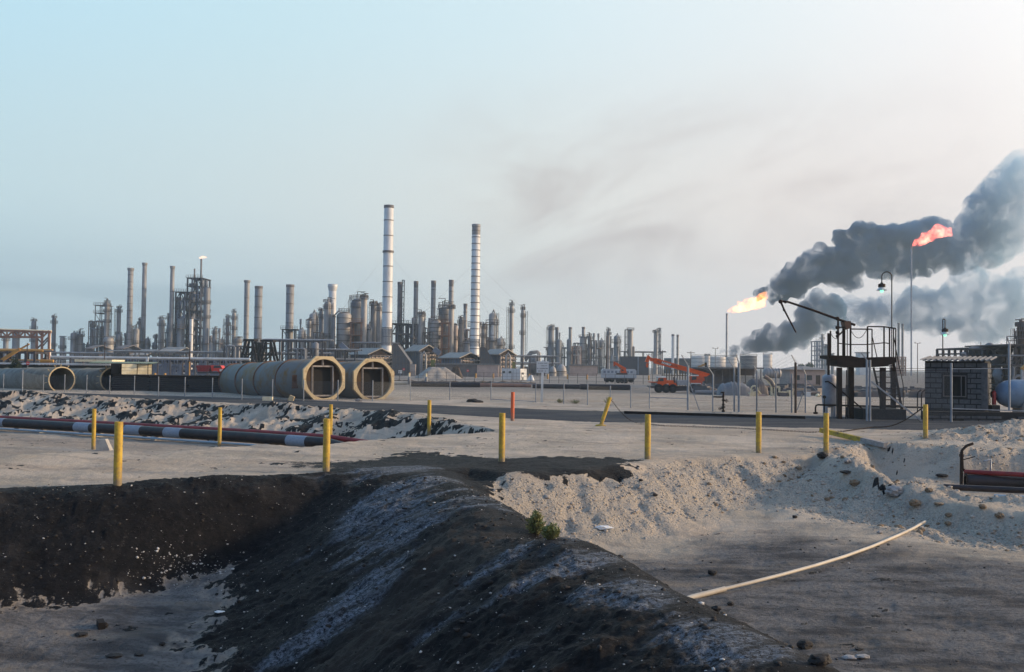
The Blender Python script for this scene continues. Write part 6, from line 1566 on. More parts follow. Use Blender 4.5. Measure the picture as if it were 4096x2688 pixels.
column(1933,1425,1300,20,YC+2,'dark column in a caged ladder past the thin white stack','alud',(.55,.75,.93),14,-.5,seed=63)
t, b, r, zt = stack(1970,1400,1290,14,YC+10,'small white stack on a squat round heater with a ringed deck','alu',4)
column(1970,1430,1358,30,YC+10,'squat round heater with a ringed deck under the small white stack','lag',(.93,),2,seed=64)
frame(1935,1955,1430,1350,YC+6,8,1,3,'small braced pipe frame behind the last heater house',seed=65,pipes=4)
column(2044,1440,1222,17,YC+10,'tall thin column with a ring walkway low down and a crowned head','lag',(.38,.90),24,3.3,seed=66,skirt=1.15)
column(2089,1457,1238,15,YC,'tall thin column with a long caged ladder on its sunny side','lag',(.62,.88),22,-.15,seed=67,skirt=1.2)
# heater houses
house(1374,1560,1411,1391,1440,300,20,'first heater house, behind the octagon ducts, with pale sheet roof',seed=1)
house(1606,1742,1398,1378,1440,306,20,'second heater house, highest roof, next to the lattice sided cabin',seed=2)
house(1750,1917,1425,1409,1440,292,20,'third heater house, lowest and nearest, above the sand heap',seed=3,clad='cladb')
house(1930,2060,1411,1395,1440,304,20,'fourth heater house, last in the row, behind the white cabin',seed=4)
def lattice_house(x0, x1, x2, yt, yb, Y, lab):
    """tall dark cabin with a slanting side"""
    t = thing('sloping_cabin', lab, 'building', gbase((x0 + x2) / 2, yb, Y), 'slant sided cabins'); P_ = [pix(x0, yt, Y), pix(x1, yt, Y), pix(x2, yb - 52, Y)]
    P_ += [Vector((P_[2].x, Y, ZG)), Vector((P_[0].x, Y, ZG))]
    MB().prism(P_[::-1], (0, 9, 0)).build('wall', 'heater', t)
    mb = MB()
    for (p, q) in zip(P_, P_[1:] + P_[:1]): mb.bar(p + Vector((0, -.1, 0)), q + Vector((0, -.1, 0)), .3)
    for k in range(1, 5):
        f = k / 5; x = P_[0].x + (P_[2].x - P_[0].x) * f; zt_ = P_[0].z if x < P_[1].x else P_[1].z + (P_[2].z - P_[1].z) * (x - P_[1].x) / (P_[2].x - P_[1].x); mb.bar((x, Y - .1, ZG), (x, Y - .1, zt_), .22)
        z = ZG + (P_[0].z - ZG) * f; xe = P_[2].x if z < P_[2].z else P_[1].x + (P_[2].x - P_[1].x) * (P_[1].z - z) / (P_[1].z - P_[2].z); mb.bar((P_[0].x, Y - .1, z), (xe, Y - .1, z), .2)
    mb.build('lattice', 'steel', t)
    MB().box((P_[2].x + .9, Y + 1, ZG + 1.7), (1.7, 2, 3.3)).build('annex', 'cladw', t)
    MB().tube([(P_[2].x + 3.6, Y, ZG), (P_[2].x + 3.6, Y, ZG + 6), (P_[2].x + 4.2, Y, ZG + 7), (P_[2].x + 4.8, Y, ZG + 6), (P_[2].x + 4.8, Y, ZG)], .3, 8).build('bent_pipe', 'lag', t); return t
lattice_house(1572,1588,1638,1378,1500,290,'dark slant sided cabin beside the foot of the tallest stack')
lattice_house(1922,1940,1976,1392,1500,296,'dark slant sided cabin between the third and fourth heater houses')
t = thing('conveyor_chute', 'slanting grey chute under the second domed hopper', 'chute', gbase(1755,1430,310)); MB().bar(pix(1735,1396,310), pix(1760,1415,310), 1.5).build('chute', 'cladb', t); MB().bar(Vector((pix(1748,1410,310).x, 310, ZG)), pix(1748,1405,310), .4).build('support', 'steel', t)
t = thing('conveyor_chute', 'slanting grey chute under the big domed hopper', 'chute', gbase(1375,1430,315)); MB().bar(pix(1362,1376,315), pix(1390,1402,315), 1.5).build('chute', 'cladb', t); MB().bar(Vector((pix(1380,1410,315).x, 315, ZG)), pix(1380,1394,315), .4).build('support', 'steel', t)
for x0, x1, y0, y1, lab in ((1723,1740,1438,1465,'olive panel standing beside the third heater house'),(2049,2060,1447,1466,'olive panel standing beside the fourth heater house')):
    mb = MB(); a, c = pix(x0, y0, 285), pix(x1, y1, 285); mb.box(((a.x + c.x) / 2, 285, (a.z + ZG) / 2), (c.x - a.x, .8, a.z - ZG)); 
    t = thing('panel_box', lab, 'panel', ((a.x + c.x) / 2, 285, ZG)); mb.build('casing', 'olive', t); MB().box(((a.x + c.x) / 2, 284.4, ZG + 1.0), (c.x - a.x + .4, .3, 2.0)).build('plinth', 'conc', t)
t = thing('low_office', 'long low dark shed with a pinkish end wall behind the sand heap', 'building', gbase(1880,1500,280)); a, c = pix(1745,1458,280), pix(1995,1462,280)
MB().box(((a.x + c.x) / 2 - 3, 284, (ZG + a.z) / 2), (c.x - a.x - 6, 8, a.z - ZG)).build('wall', 'stkd', t); MB().box(((a.x + c.x) / 2, 284, a.z + .2), (c.x - a.x + 1, 9, .4)).build('roof', 'roofc', t)
MB().box((c.x - 3.1, 283.2, (ZG + a.z) / 2), (6, 7, a.z - ZG - .05)).build('end_wall', 'brick', t)
# black trestles
def trestle(x0, x1, yt, Y, lab):
    t = thing('steel_trestle', lab, 'trestle', gbase((x0 + x1) / 2, 1440, Y), 'black trestles'); a, c = pix(x0, yt, Y), pix(x1, yt, Y)
    for y in (Y, Y + 3):
        MB().bar((a.x - 2, y, ZG), (a.x, y, a.z), .5).build('leg', 'timber', t); MB().bar((c.x + 2, y, ZG), (c.x, y, c.z), .5).build('leg', 'timber', t)
        mb = MB()
        for k in range(1, 5): f = k / 5; mb.bar((a.x - 2 + 2 * f, y, ZG + (a.z - ZG) * f), (c.x + 2 - 2 * f, y, ZG + (c.z - ZG) * f), .35)
        mb.bar((a.x - 1.5, y, ZG + 2), (c.x + .5, y, c.z - 2), .3); mb.build('bracing', 'timber', t)
    MB().box(((a.x + c.x) / 2, Y + 1.5, a.z), (c.x - a.x + 1.2, 3.6, .5)).build('top_beam', 'timber', t)
trestle(985,1008,1360,235,'black trestle with splayed legs, nearer the slim ochre stack')
trestle(1052,1082,1363,238,'wider black trestle with splayed legs, nearer the wide banded stack')
frame(1008,1056,1445,1372,242,6,3,3,'black open frame joining the two trestles',m='timber',w=.4,seed=71,pipes=4)
frame(896,985,1440,1384,270,8,4,2,'open dark pipe frame next to the black trestles',m='steeld',w=.35,seed=72,pipes=8)
rack(1085,1290,1440,1362,280,'tall pipe rack leading from the trestles to the broad silvery column',7,3,5,seed=5,m='steeld')
rack(1186,1420,1440,1400,286,'dark low pipe rack behind the nearer octagon duct',7,2,4,seed=6,m='steeld')
frame(1185,1260,1440,1395,262,8,4,2,'cluttered dark pump frame below the tall pipe rack',m='steeld',w=.3,seed=73,fill=8,pipes=10)
rack(2060,2210,1450,1425,330,'low pipe rack between the thin columns and the round topped columns',6,2,4,seed=7)
rack(1440,1560,1440,1372,326,'pipe rack behind the first heater house roof',5,3,4,seed=8)
frame(1690,1730,1440,1330,YC-6,6,2,3,'open frame of pipes between silvery column and second hopper',seed=74,pipes=6,w=.3)
frame(1252,1280,1440,1330,YC-8,6,2,4,'open pipe frame before the broad silvery column',seed=75,pipes=6,w=.3)
# curved bridge pipe
t = thing('pipe_bridge', 'grey arched pipe bridge beside the tall thin columns', 'pipe', gbase(2140,1450,340)); MB().tube([pix(2098,1438,340), pix(2122,1408,340), pix(2150,1405,340), pix(2158,1412,340), pix(2158,1450,340)], .45, 8).build('pipe', 'lag', t); MB().tube([pix(2102,1444,338), pix(2126,1415,338), pix(2152,1412,338), pix(2152,1450,338)], .35, 8).build('pipe', 'lag2', t)
MB().lathe([(.02, 0), (3.2, .6), (3.6, 2.4), (3.2, 4.2), (.02, 4.8)], pix(2112, 1462, 345), 18, (1, 0, .1)).build('drum', 'lag2', t); MB().box((pix(2130,1460,345).x, 345, ZG + 1.5), (6, 3, 3.0)).build('plinth', 'conc', t)
# ------------------------------------------------------------------ group of round topped columns behind the sign
YR = 450.0
column(2203,1460,1304,23,YR,'first round topped column behind the signboard','lag2',(.30,.62,.92),10,3.3,seed=81)
stack(2226,1455,1309,13,YR+10,'sooty thin stack behind the round topped columns','stkd',2)
column(2235,1460,1357,20,YR-4,'shorter domed column before the sooty thin stack','lag2',(.5,),0,3.2,seed=82)
stack(2280,1455,1309,13,YR+10,'thin stack with small lugs at its rim','alud',2)
column(2275,1460,1355,18,YR-2,'domed column standing against the thin lugged stack','lag2',(.55,),0,seed=83)
stack(2333,1400,1308,13,YR+4,'thin stack growing out of a wide necked column','alud',2)
column(2332,1460,1346,27,YR,'wide necked column with bolted bands','lag',(.28,.55,.97),2,seed=84,bands=5)
column(2357,1460,1342,14,YR-2,'dark ragged column hung with pipework','stkd',(.4,.7,.9),14,-.4,seed=85)
frame(2366,2386,1460,1362,YR-3,5,1,5,'dark open stair frame beside the ragged column',m='steeld',w=.35,seed=86,pipes=6)
frame(2290,2325,1460,1385,YR-4,6,2,3,'warm lit pipe frame between the domed columns',m='rusth',w=.3,seed=87,pipes=8,fm='cladw')
rack(2190,2400,1465,1392,YR+16,'high pipe rack behind the round topped columns',7,3,4,seed=9)
def dome_tank(px, y0, y1, w, Y, lab):
    c = pix(px, y1, Y); t = thing('dome_tank', lab, 'tank', Vector((c.x, Y, ZG)), 'low domed tanks'); r = M(w, Y) / 2; h = pix(px, y0, Y).z - ZG
    MB().lathe([(r, 0), (r, h * .35), (r * .9, h * .62), (r * .65, h * .85), (r * .3, h * .97), (.02, h)], t.location, 24).build('shell', 'lag', t); MB().ring(t.location + Vector((0, 0, h * .34)), (0, 0, 1), r * .99, r + .25, .3, 24).build('rim_walkway', 'steel', t)
dome_tank(2246,1457,1482,42,330,'low domed tank behind the signboard, larger of two'); dome_tank(2212,1465,1482,28,325,'low domed tank half hidden by the signboard')
t = thing('low_building', 'long flat roofed building with a warm end wall behind the domed tanks', 'building', gbase(2340,1480,340)); a, c = pix(2280,1462,340), pix(2390,1464,340); MB().box(((a.x + c.x) / 2, 344, (ZG + a.z) / 2), (c.x - a.x, 8, a.z - ZG)).build('wall', 'brick', t); MB().box(((a.x + c.x) / 2, 344, a.z + .2), (c.x - a.x + 1, 9, .4)).build('roof', 'roofc', t)
column(2432,1470,1322,14,YR,'slim dark column behind the brown wooden pole','lag2',(.35,.6,.9),14,3.2,seed=88)
pole(2426,1520,1342,6,235,'brown wooden pole with mustard painted foot and steps','wood',0,1486)
for px, yt, lab in ((2449,1391,'flared burner pot with narrow neck, shorter of two'),(2471,1386,'flared burner pot with narrow neck, taller of two')):
    b = gbase(px, 1470, 420); t = thing('burner_pot', lab, 'chimney', b, 'flared burner pots'); H_ = pix(px, yt, 420).z - ZG; r = M(10, 420)
    MB().lathe([(r, 0), (r, H_ * .45), (r * .9, H_ * .52), (r * .42, H_ * .72), (r * .42, H_ * .95), (r * .62, H_ * .97), (r * .62, H_)], b, 18).build('shell', 'alud', t); MB().ring(b + Vector((0, 0, H_ * .45)), (0, 0, 1), r * .99, r + .5, .3, 18).build('deck_ring', 'steel', t)
column(2521,1470,1316,19,YR+20,'pale column with a latticed side frame over the black tank','lag',(.97,),0,seed=89)
frame(2502,2512,1430,1318,YR+18,4,1,6,'narrow dark ladder frame on the pale column over the black tank',m='steel',w=.3,seed=90)
column(2533,1470,1385,10,YR+16,'short dark vessel beside the pale latticed column','stkd',(),0,seed=91)
column(2622,1473,1324,16,YR+10,'pale column with a pipe frame on its sunny side beyond the crane','lag',(.96,),4,pipe=1,seed=92)
frame(2634,2642,1470,1312,YR+8,4,1,7,'narrow pipe frame tied to the pale column beyond the crane',m='steel',w=.3,seed=93,pipes=3)
rack(2500,2650,1470,1408,YR+24,'thin high pipe bridge linking the two pale columns',5,1,3,seed=10)
t = thing('square_tank', 'big black box shaped tank behind the crane', 'tank', gbase(2540,1480,400)); a, c = pix(2485,1425,400), pix(2594,1424,400); MB().box(((a.x + c.x) / 2, 404, (ZG + a.z) / 2), (c.x - a.x, 8, a.z - ZG)).build('shell', 'tankd', t); MB().box((a.x + (c.x - a.x) * .62, 399.8, (ZG + a.z) / 2), (.5, .4, a.z - ZG)).build('seam', 'cladb', t)
t = thing('square_tank', 'low black tank block behind the twin white stacks', 'tank', gbase(2720,1480,520)); a, c = pix(2665,1436,520), pix(2762,1437,520); MB().box(((a.x + c.x) / 2, 524, (ZG + a.z) / 2), (c.x - a.x, 8, a.z - ZG)).build('shell', 'tankd', t); MB().box(((a.x + c.x) / 2, 523, a.z + .3), (c.x - a.x + .5, 8, .5)).build('roof_edge', 'cladb', t)
stack(2691,1460,1337,11,YR,'first of twin thin white stacks beyond the crane boom, brighter','alu',1)
stack(2710,1460,1339,9.5,YR,'second of twin thin stacks beyond the crane boom, banded and sooty topped','alud',6,topm='stkd')
# vehicles and small things in the middle distance
Ybus = 215.0; a, c = pix(2408,1475,Ybus), pix(2546,1476,Ybus)
t = thing('coach', 'long silver coach with a row of windows parked behind the brown pole', 'coach', ((a.x + c.x) / 2, Ybus + 1.2, ZG)); zb0 = ZG + .9; 
body = MB().prism([Vector((a.x, Ybus, zb0)), Vector((c.x, Ybus, zb0)), Vector((c.x, Ybus, a.z - .35)), Vector((c.x - .35, Ybus, a.z)), Vector((a.x + .35, Ybus, a.z)), Vector((a.x, Ybus, a.z - .35))], (0, 2.4, 0)).build('body', 'bus', t)
for k in range(8): x = a.x + (c.x - a.x) * (k + .7) / 9; MB().box((x, Ybus - .01, (a.z + zb0) / 2 + .35), (.50, .03, .5)).build('window', 'cladb', body)
for k in (.16, .30, .86):
    for dy in (0.0, 2.1): MB().lathe([(.25, 0), (.48, .02), (.48, .3), (.25, .3)], (a.x + (c.x - a.x) * k, Ybus + dy, ZG + .48), 16, (0, 1, 0)).build('wheel', 'tyre', t)
MB().box(((a.x + c.x) / 2, Ybus + .2, ZG + .75), (c.x - a.x - 1, 2.0, .35)).build('chassis', 'steeld', t)
Yk = 205.0; t = thing('small_crane', 'small red orange crane with a raised jib in front of the silver coach', 'crane', gbase(2495,1500,Yk))
kp = lambda x, y, d=0.0: pix(x, y, Yk + d)
MB().bar(kp(2459,1452), kp(2502,1478), .55).build('boom', 'craneo', t); MB().prism([kp(2455,1446), kp(2463,1448), kp(2459,1466), kp(2454,1464)], (0, .5, 0)).build('boom_head', 'craneo', t)
cb = MB().prism([kp(2484,1476), kp(2502,1470), kp(2507,1492), kp(2484,1492)], (0, 1.8, 0)).build('cab', 'craneo', t); MB().prism([kp(2487,1478,-.02), kp(2496,1475,-.02), kp(2496,1483,-.02), kp(2487,1484,-.02)], (0, .02, 0)).build('window', 'glass', cb)
MB().prism([kp(2468,1492), kp(2510,1492), kp(2510,1499), kp(2468,1499)], (0, 1.9, 0)).build('chassis', 'steeld', t)
for x in (2473,2489,2504): c = kp(x, 1500); c.z = ZG + .5; MB().lathe([(.2, -.1), (.5, -.05), (.5, .3), (.2, .3)], c, 14, (0, 1, 0)).build('wheel', 'tyre', t)
Yr = 172.0; rp = lambda x, y, d=0.0: pix(x, y, Yr + d)
t = thing('dump_truck', 'red dump truck with a dark tipping bed behind the timber stack', 'truck', gbase(850,1510,Yr))
MB().prism([rp(784,1461), rp(843,1461), rp(836,1486), rp(790,1486)], (0, 2.3, 0)).build('bed', 'redp', t)
cb = MB().prism([rp(842,1462), rp(882,1462), rp(890,1474), rp(899,1476), rp(898,1490), rp(880,1497), rp(868,1484), rp(846,1484)], (0, 2.1, 0)).build('cab', 'red', t)
MB().prism([rp(856,1463,-.02), rp(880,1463,-.02), rp(886,1472,-.02), rp(854,1472,-.02)], (0, .02, 0)).build('window', 'glass', cb); MB().box(rp(884, 1481, -.05), (.45, .1, .35)).build('headlight', 'white', cb)
MB().prism([rp(790,1487), rp(895,1487), rp(895,1494), rp(790,1494)], (0, 1.8, 0)).build('chassis', 'steeld', t)
for x in (800,820,878): c = rp(x, 1500, -.1); c.z = ZG + .55; MB().lathe([(.2, 0), (.55, .04), (.55, .35), (.2, .35)], c, 16, (0, 1, 0)).build('wheel', 'tyre', t)
# white cabin
Yw_ = 232.0; a, c = pix(2006,1474,Yw_), pix(2082,1475,Yw_); t = thing('site_cabin', 'white site cabin with a sunlit end wall and small windows', 'cabin', ((a.x + c.x) / 2, Yw_ + 2, ZG)); h = a.z - ZG
bd = MB().box(((a.x + c.x) / 2, Yw_ + 1.5, ZG + h / 2 + .05), (c.x - a.x, 3, h - .1)).build('body', 'cont', t)
e0 = Vector((c.x, Yw_ - .01, ZG)); e1 = Vector((pix(2107,1475,Yw_+1.7).x, Yw_ + 1.75, ZG)); d_ = e1 - e0; n_ = Vector((-d_.y, d_.x, 0)).normalized()
MB().prism([e0, e1, e1 + Vector((0, 0, h)), e0 + Vector((0, 0, h))], n_ * .15).build('end_wall', 'white', t)
m_ = e0 + d_ * .38 - n_ * .03 + Vector((0, 0, h * .58)); MB().box(m_, (.55, .06, .5), math.atan2(d_.y, d_.x)).build('window', 'glass', t); m_ = e0 + d_ * .38 - n_ * .03 + Vector((0, 0, h * .12)); MB().box(m_, (.4, .06, .7), math.atan2(d_.y, d_.x)).build('vent_grille', 'glass', t)
for k in (.12, .45): MB().box((a.x + (c.x - a.x) * k, Yw_ - .02, ZG + h * .68), (.6, .06, .5)).build('window', 'glass', t)
for k in (.3, .62, .8): MB().box((a.x + (c.x - a.x) * k, Yw_ - .02, ZG + h * .5), (.08, .06, h * .9)).build('panel_joint', 'galv', t)
# sand heap
def heap_mesh(px0, px1, ytop, Y, lab, m, seed, name='sand_heap', flat=.35):
    rnd = random.Random(seed); c = gbase((px0 + px1) / 2, 1500, Y); R = M(px1 - px0, Y) / 2; h = pix((px0 + px1) / 2, ytop, Y).z - ZG; n = 44; mrow = 18; vs = []; fs = []
    for i in range(mrow + 1):
        f = i / mrow
        for k in range(n):
            a = 6.283 * k / n; w = 1 + .13 * math.sin(3 * a + seed) + .08 * math.sin(7 * a + 2 * seed); hh = h * (1 - max(0, (f - flat) / (1 - flat)) ** 1.1) * (1 + .10 * math.sin(5 * a + f * 9) * (1 - f) + .04 * rnd.uniform(-1, 1)) if f < 1 else -.2
            vs.append((c.x + R * w * f * math.cos(a), Y + R * .7 * w * f * math.sin(a), ZG + hh))
    for i in range(mrow):
        for k in range(n): fs.append((i * n + k, (i + 1) * n + k, (i + 1) * n + (k + 1) % n, i * n + (k + 1) % n))
    mb = MB(); mb.add(vs, fs, True); return solo(mb, name, m, lab, 'heap', c)
heap_mesh(1655,1838,1472,244,'broad pale sand heap in front of the third heater house','sand',2)
heap_mesh(1795,1855,1470,250,'brown earth mound behind the shoulder of the sand heap','dirt',4,'earth_heap')
heap_mesh(2110,2140,1502,225,'little white rubble heap past the end of the white cabin','white',5,'rubble_heap')
# mustard marker posts
first = None
for i, (x, yb) in enumerate(((1574,1506),(1638,1509),(1718,1510),(1768,1510),(1780,1511),(1833,1512),(1903,1512),(1973,1512),(2043,1513),(2117,1515),(2191,1515),(2270,1516),(2348,1517),(2478,1516),(2511,1517),(2595,1520),(940,1502),(1060,1503),(660,1500),(620,1500))):
    b = gbase(x, yb, 255 if x > 1500 else 180)
    if first is None: mb = MB(); mb.lathe([(.22, -.2), (.22, 1.15), (.15, 1.25), (.01, 1.27)], b, 10); first = solo(mb, 'marker_post', 'mustard', 'mustard yellow marker post in the far row before the refinery', 'post', b, 'far row of marker posts')
    else: o = first.copy(); col.objects.link(o); o.location = b
t = thing('wire_fence', 'faint far fence of thin dark posts in front of the sand heap', 'fence', gbase(2000,1530,195))
for k in range(30):
    x = 1560 + k * 37.5; b = gbase(x, 1530, 195); MB().bar(b, b + Vector((0, 0, 2.0)), .09).build('post', 'steel', t)
mb = MB(); p, q = gbase(1560,1530,195), gbase(2650,1530,195)
for h in (.5, 1.2, 1.9): mb.bar(p + Vector((0, 0, h)), q + Vector((0, 0, h)), .04)
mb.build('wires', 'steel', t)
round_sign(1615,1477,5, 262, 'red disc sign on a post beside the slant sided cabin', 1500); round_sign(1871,1483,5, 268, 'red disc sign before the long low dark shed', 1500)
t = thing('white_notice', 'square white notice near the foot of the tallest stack', 'sign', gbase(1600,1500,258)); MB().box(pix(1601,1487,258), (.95, .08, .8)).build('board', 'white', t); MB().bar(gbase(1601,1500,258.1), pix(1601,1487,258.1), .1).build('post', 'galv', t)
# pipes and debris strip
def lying(x0, y0, x1, y1, Y, r, m, lab, dy=0.0, name='lying_pipe'):
    p, q = pix(x0, y0, Y), pix(x1, y1, Y + dy); zz = gz(p.x, Y) + r; mb = MB(); mb.tube([Vector((p.x, p.y, zz)), Vector((q.x, q.y, zz))], r, 10); return solo(mb, name, m, lab, 'pipe')
lying(1566,1540,1640,1538,165,.28,'pvc','pale pipe length lying end on to the first flange in the dirt strip')
lying(1706,1538,1810,1536,166,.28,'pvc','longer pale pipe lying past the flange in the dirt strip')
lying(1640,1550,1920,1552,152,.40,'blackp','black pipe lying in the dirt strip before the sand heap')
lying(1900,1548,2125,1546,156,.30,'rusth','rusty tan pipe lying in the dirt strip before the white cabin')
lying(2130,1548,2330,1550,150,.35,'blackp','black pipe lying just past the signboard post')
lying(2320,1551,2520,1556,146,.42,'blackp','black pipe lying towards the orange crane')
lying(1920,1541,2045,1543,162,.22,'mustard','thin mustard pipe on the earth ridge')
for x, lab in ((1636,'pipe flange block at the head of the dirt strip'),(1704,'pipe flange block in the middle of the dirt strip')):
    c = pix(x, 1540, 164); t = thing('flange_block', lab, 'fitting', (c.x, 164, gz(c.x, 164))); z = gz(c.x, 164); MB().lathe([(.25, 0), (.7, .1), (.7, .4), (.3, .5)], (c.x - .2, 164, z + .7), 16, (1, 0, 0)).build('flange', 'lag2', t); MB().cyl((c.x, 164, z + .7), (c.x, 164, z + 1.9), .18, 8).build('riser', 'cream', t); MB().box((c.x, 164, z + .1), (.9, .8, .3)).build('foot', 'conc', t)
mb = MB(); rnd = random.Random(6)
for i in range(110):
    x = rnd.uniform(1565, 2130); b = pix(x, 1535, 178 + rnd.uniform(-3, 3)); mb.blob((b.x, b.y, ZG + .1), rnd.uniform(.3, .9), i, 1, .3, (1.6, 1, .55))
o = mb.build('debris', 'dirt'); tag(o, 'low ridge of brown earth clods along the dirt strip', 'debris', kind='stuff')
# caged rusty truck body behind the crane boom
frame(2666,2752,1505,1480,182,3,8,3,'brown slatted cage body standing behind the crane boom',m='grid',w=.14,name='cage_body',cat='cage',seed=95,diag=False)
# ------------------------------------------------------------------ tanks and sheds behind the tall fence
YT = 600.0
def tank(x0, x1, yt, Y, lab, m='tankw'):
    c = gbase((x0 + x1) / 2, 1468, Y); r = M(x1 - x0, Y) / 2; h = pix((x0 + x1) / 2, yt, Y).z - ZG; t = thing('storage_tank', lab, 'tank', c, 'storage tanks')
    MB().lathe([(r, -.3), (r, h), (r * .98, h + .2), (.02, h + r * .12)], c, 36).build('shell', m, t)
    mb = MB()
    for k in range(1, 5): mb.ring(c + Vector((0, 0, h * k / 4.6)), (0, 0, 1), r * .998, r + .15, .25, 36)
    mb.build('band_rings', 'lag2', t)
    mb = MB(); n = 26
    for k in range(n): a, b = 6.283 * k / n, 6.283 * (k + 1) / n; P_ = lambda q, hh: c + Vector((r * math.cos(q), r * math.sin(q), h + hh)); mb.bar(P_(a, 0), P_(a, 1.2), .12); mb.bar(P_(a, 1.2), P_(b, 1.2), .12)
    mb.build('top_rail', 'steel', t); return t
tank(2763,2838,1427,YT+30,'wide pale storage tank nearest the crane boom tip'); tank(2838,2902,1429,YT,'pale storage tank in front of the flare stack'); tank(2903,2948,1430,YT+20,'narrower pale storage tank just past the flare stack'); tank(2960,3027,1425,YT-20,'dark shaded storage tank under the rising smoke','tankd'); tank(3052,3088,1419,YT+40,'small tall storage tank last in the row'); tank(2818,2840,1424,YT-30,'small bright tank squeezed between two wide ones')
pole(2861,1468,1393,2.6,420,'pole with twin floodlights beside the flare stack','steel',2); pole(3670,1500,1372,3.6,260,'pole with twin floodlights beside the distant tall flare','steel',2); pole(2763,1475,1405,3.2,330,'plain dark pole with a small crosspiece beside the wide pale tank','wood',1); pole(2650,1475,1400,2.8,380,'dark pole with a crosspiece beyond the crane boom','wood',1)
pole(2595,1470,1415,2.2,430,'slim dark pole with a crosspiece behind the black box tank','wood',1); pole(2390,1475,1420,2.2,430,'slim dark pole with a crosspiece past the ragged column','wood',1)
stackF1 = stack(2906,1450,1254,7.5,640,'slim grey flare stack carrying the big yellow flame','alud',3,group='flare stacks',name='flare_stack')
stackF2 = stack(3645,1470,990,6,600,'very tall thin flare stack carrying the pink flame','cladb',6,group='flare stacks',name='flare_stack')
stack(3594,1440,1291,9,560,'dark thin stack, first of two on the far furnace','stkd',3); stack(3610,1440,1295,9,560,'dark thin stack, second of two on the far furnace','stkd',3)
frame(3588,3622,1475,1428,558,10,4,3,'far pale furnace under the two dark thin stacks',m='rusth',w=.6,seed=97,fill=4,fm='cladw')
frame(3266,3292,1470,1365,600,10,2,7,'far bluish open tower frame behind the loading arm',m='cladb',w=.6,seed=98,decks=(3,5,7),pipes=6)
column(3289,1470,1341,10,604,'thin red brown far column in the bluish tower','alud',(.9,),6,seed=99); column(3306,1470,1378,20,598,'stout far column beside the bluish tower, warm lit','lag',(.3,.6,.9),4,seed=100); column(3330,1470,1415,14,598,'short far vessel near the loading platform leg','lag2',(.7,),4,seed=101)
t = thing('far_block', 'pale far building block half lost in smoke past the bluish tower', 'building', gbase(3420,1470,620)); a, c = pix(3440,1412,620), pix(3475,1412,620); MB().box(((a.x + c.x) / 2, 624, (ZG + a.z) / 2), (c.x - a.x, 8, a.z - ZG)).build('wall', 'cont', t); MB().box(((a.x + c.x) / 2, 624, a.z + .3), (c.x - a.x + 1, 9, .6)).build('roof', 'roofc', t)
# long shed, bungalow, tanker
Ysh = 172.0; t = thing('long_canopy', 'long low canopy roof on thin posts behind the tall fence', 'shed', gbase(2950,1500,Ysh)); a, c = pix(2790,1470,Ysh), pix(3055,1475,Ysh)
MB().box(((a.x + c.x) / 2, Ysh + 3, a.z), (c.x - a.x, 6.5, .28)).build('roof', 'roofc', t); MB().box(((a.x + c.x) / 2, Ysh + 5.9, (ZG + a.z) / 2 - .1), (c.x - a.x - .4, .4, a.z - ZG - .1)).build('back_wall', 'stkd', t)
for k in range(9): x = a.x + .4 + (c.x - a.x - .8) * k / 8; MB().bar((x, Ysh + .4, ZG), (x, Ysh + .4, a.z - .1), .14).build('post', 'steel', t)
mb = MB(); p = pix(2978, 1495, Ysh + 4); mb.box((p.x + .2, Ysh + 4, ZG + 1.0), (2.6, 1.6, 2.0)); t = thing('white_kiosk', 'white kiosk under the long low canopy', 'cabin', (p.x, Ysh + 4, ZG)); mb.build('body', 'cont', t); MB().box((p.x + .2, Ysh + 4, ZG + 2.05), (2.8, 1.8, .14)).build('roof', 'white', t)
Ybg = 205.0; t = thing('bungalow', 'pinkish bungalow with a low hipped roof behind the tall fence', 'building', gbase(3220,1510,Ybg)); a, c = pix(3160,1478,Ybg), pix(3300,1482,Ybg); Wb = c.x - a.x
MB().box(((a.x + c.x) / 2, Ybg + 4, (ZG + a.z) / 2), (Wb, 8, a.z - ZG)).build('wall', 'brick', t)
zr = pix(3150, 1463, Ybg).z; r_ = MB(); e = .8; q = [Vector((a.x - e, Ybg - e, a.z)), Vector((c.x + e, Ybg - e, a.z)), Vector((c.x + e, Ybg + 8 + e, a.z)), Vector((a.x - e, Ybg + 8 + e, a.z)), Vector((a.x + 3, Ybg + 4, zr)), Vector((c.x - 3, Ybg + 4, zr))]
r_.add(q, [(0,1,5,4),(1,2,5),(2,3,4,5),(3,0,4),(3,2,1,0)]); r_.build('roof', 'roofc', t)
for k in (.2, .55): MB().box((a.x + Wb * k, Ybg - .02, ZG + 1.6), (1.1, .08, 1.0)).build('window', 'glass', t)
MB().box((a.x + Wb * .8, Ybg - .02, ZG + 1.1), (.9, .08, 2.1)).build('door', 'wood', t)
Ytk = 128.0; p = pix(3088,1493,Ytk); t = thing('tank_trailer', 'pale ribbed tank trailer behind the tall fence', 'trailer', (p.x, Ytk, gz(p.x, Ytk))); zg_ = gz(p.x, Ytk); R = M(19, Ytk); L_ = M(76, Ytk)
MB().lathe([(.02, 0), (R * .7, .12), (R, .35), (R, L_ - .35), (R * .7, L_ - .12), (.02, L_)], (p.x - L_ / 2, Ytk, p.z), 24, (1, 0, 0)).build('tank', 'lag', t)
for k in range(1, 6): MB().ring((p.x - L_ / 2 + L_ * k / 6, Ytk, p.z), (1, 0, 0), R * .99, R + .06, .08, 24).build('rib', 'lag2', t)
MB().box((p.x, Ytk, zg_ + .85), (L_ * 1.05, 1.3, .25)).build('chassis', 'steeld', t)
for k in (-.32, -.18, .3):
    for s in (-.7, .45): MB().lathe([(.2, 0), (.45, .03), (.45, .25), (.2, .25)], (p.x + L_ * k, Ytk + s, zg_ + .45), 14, (0, 1, 0)).build('wheel', 'tyre', t)
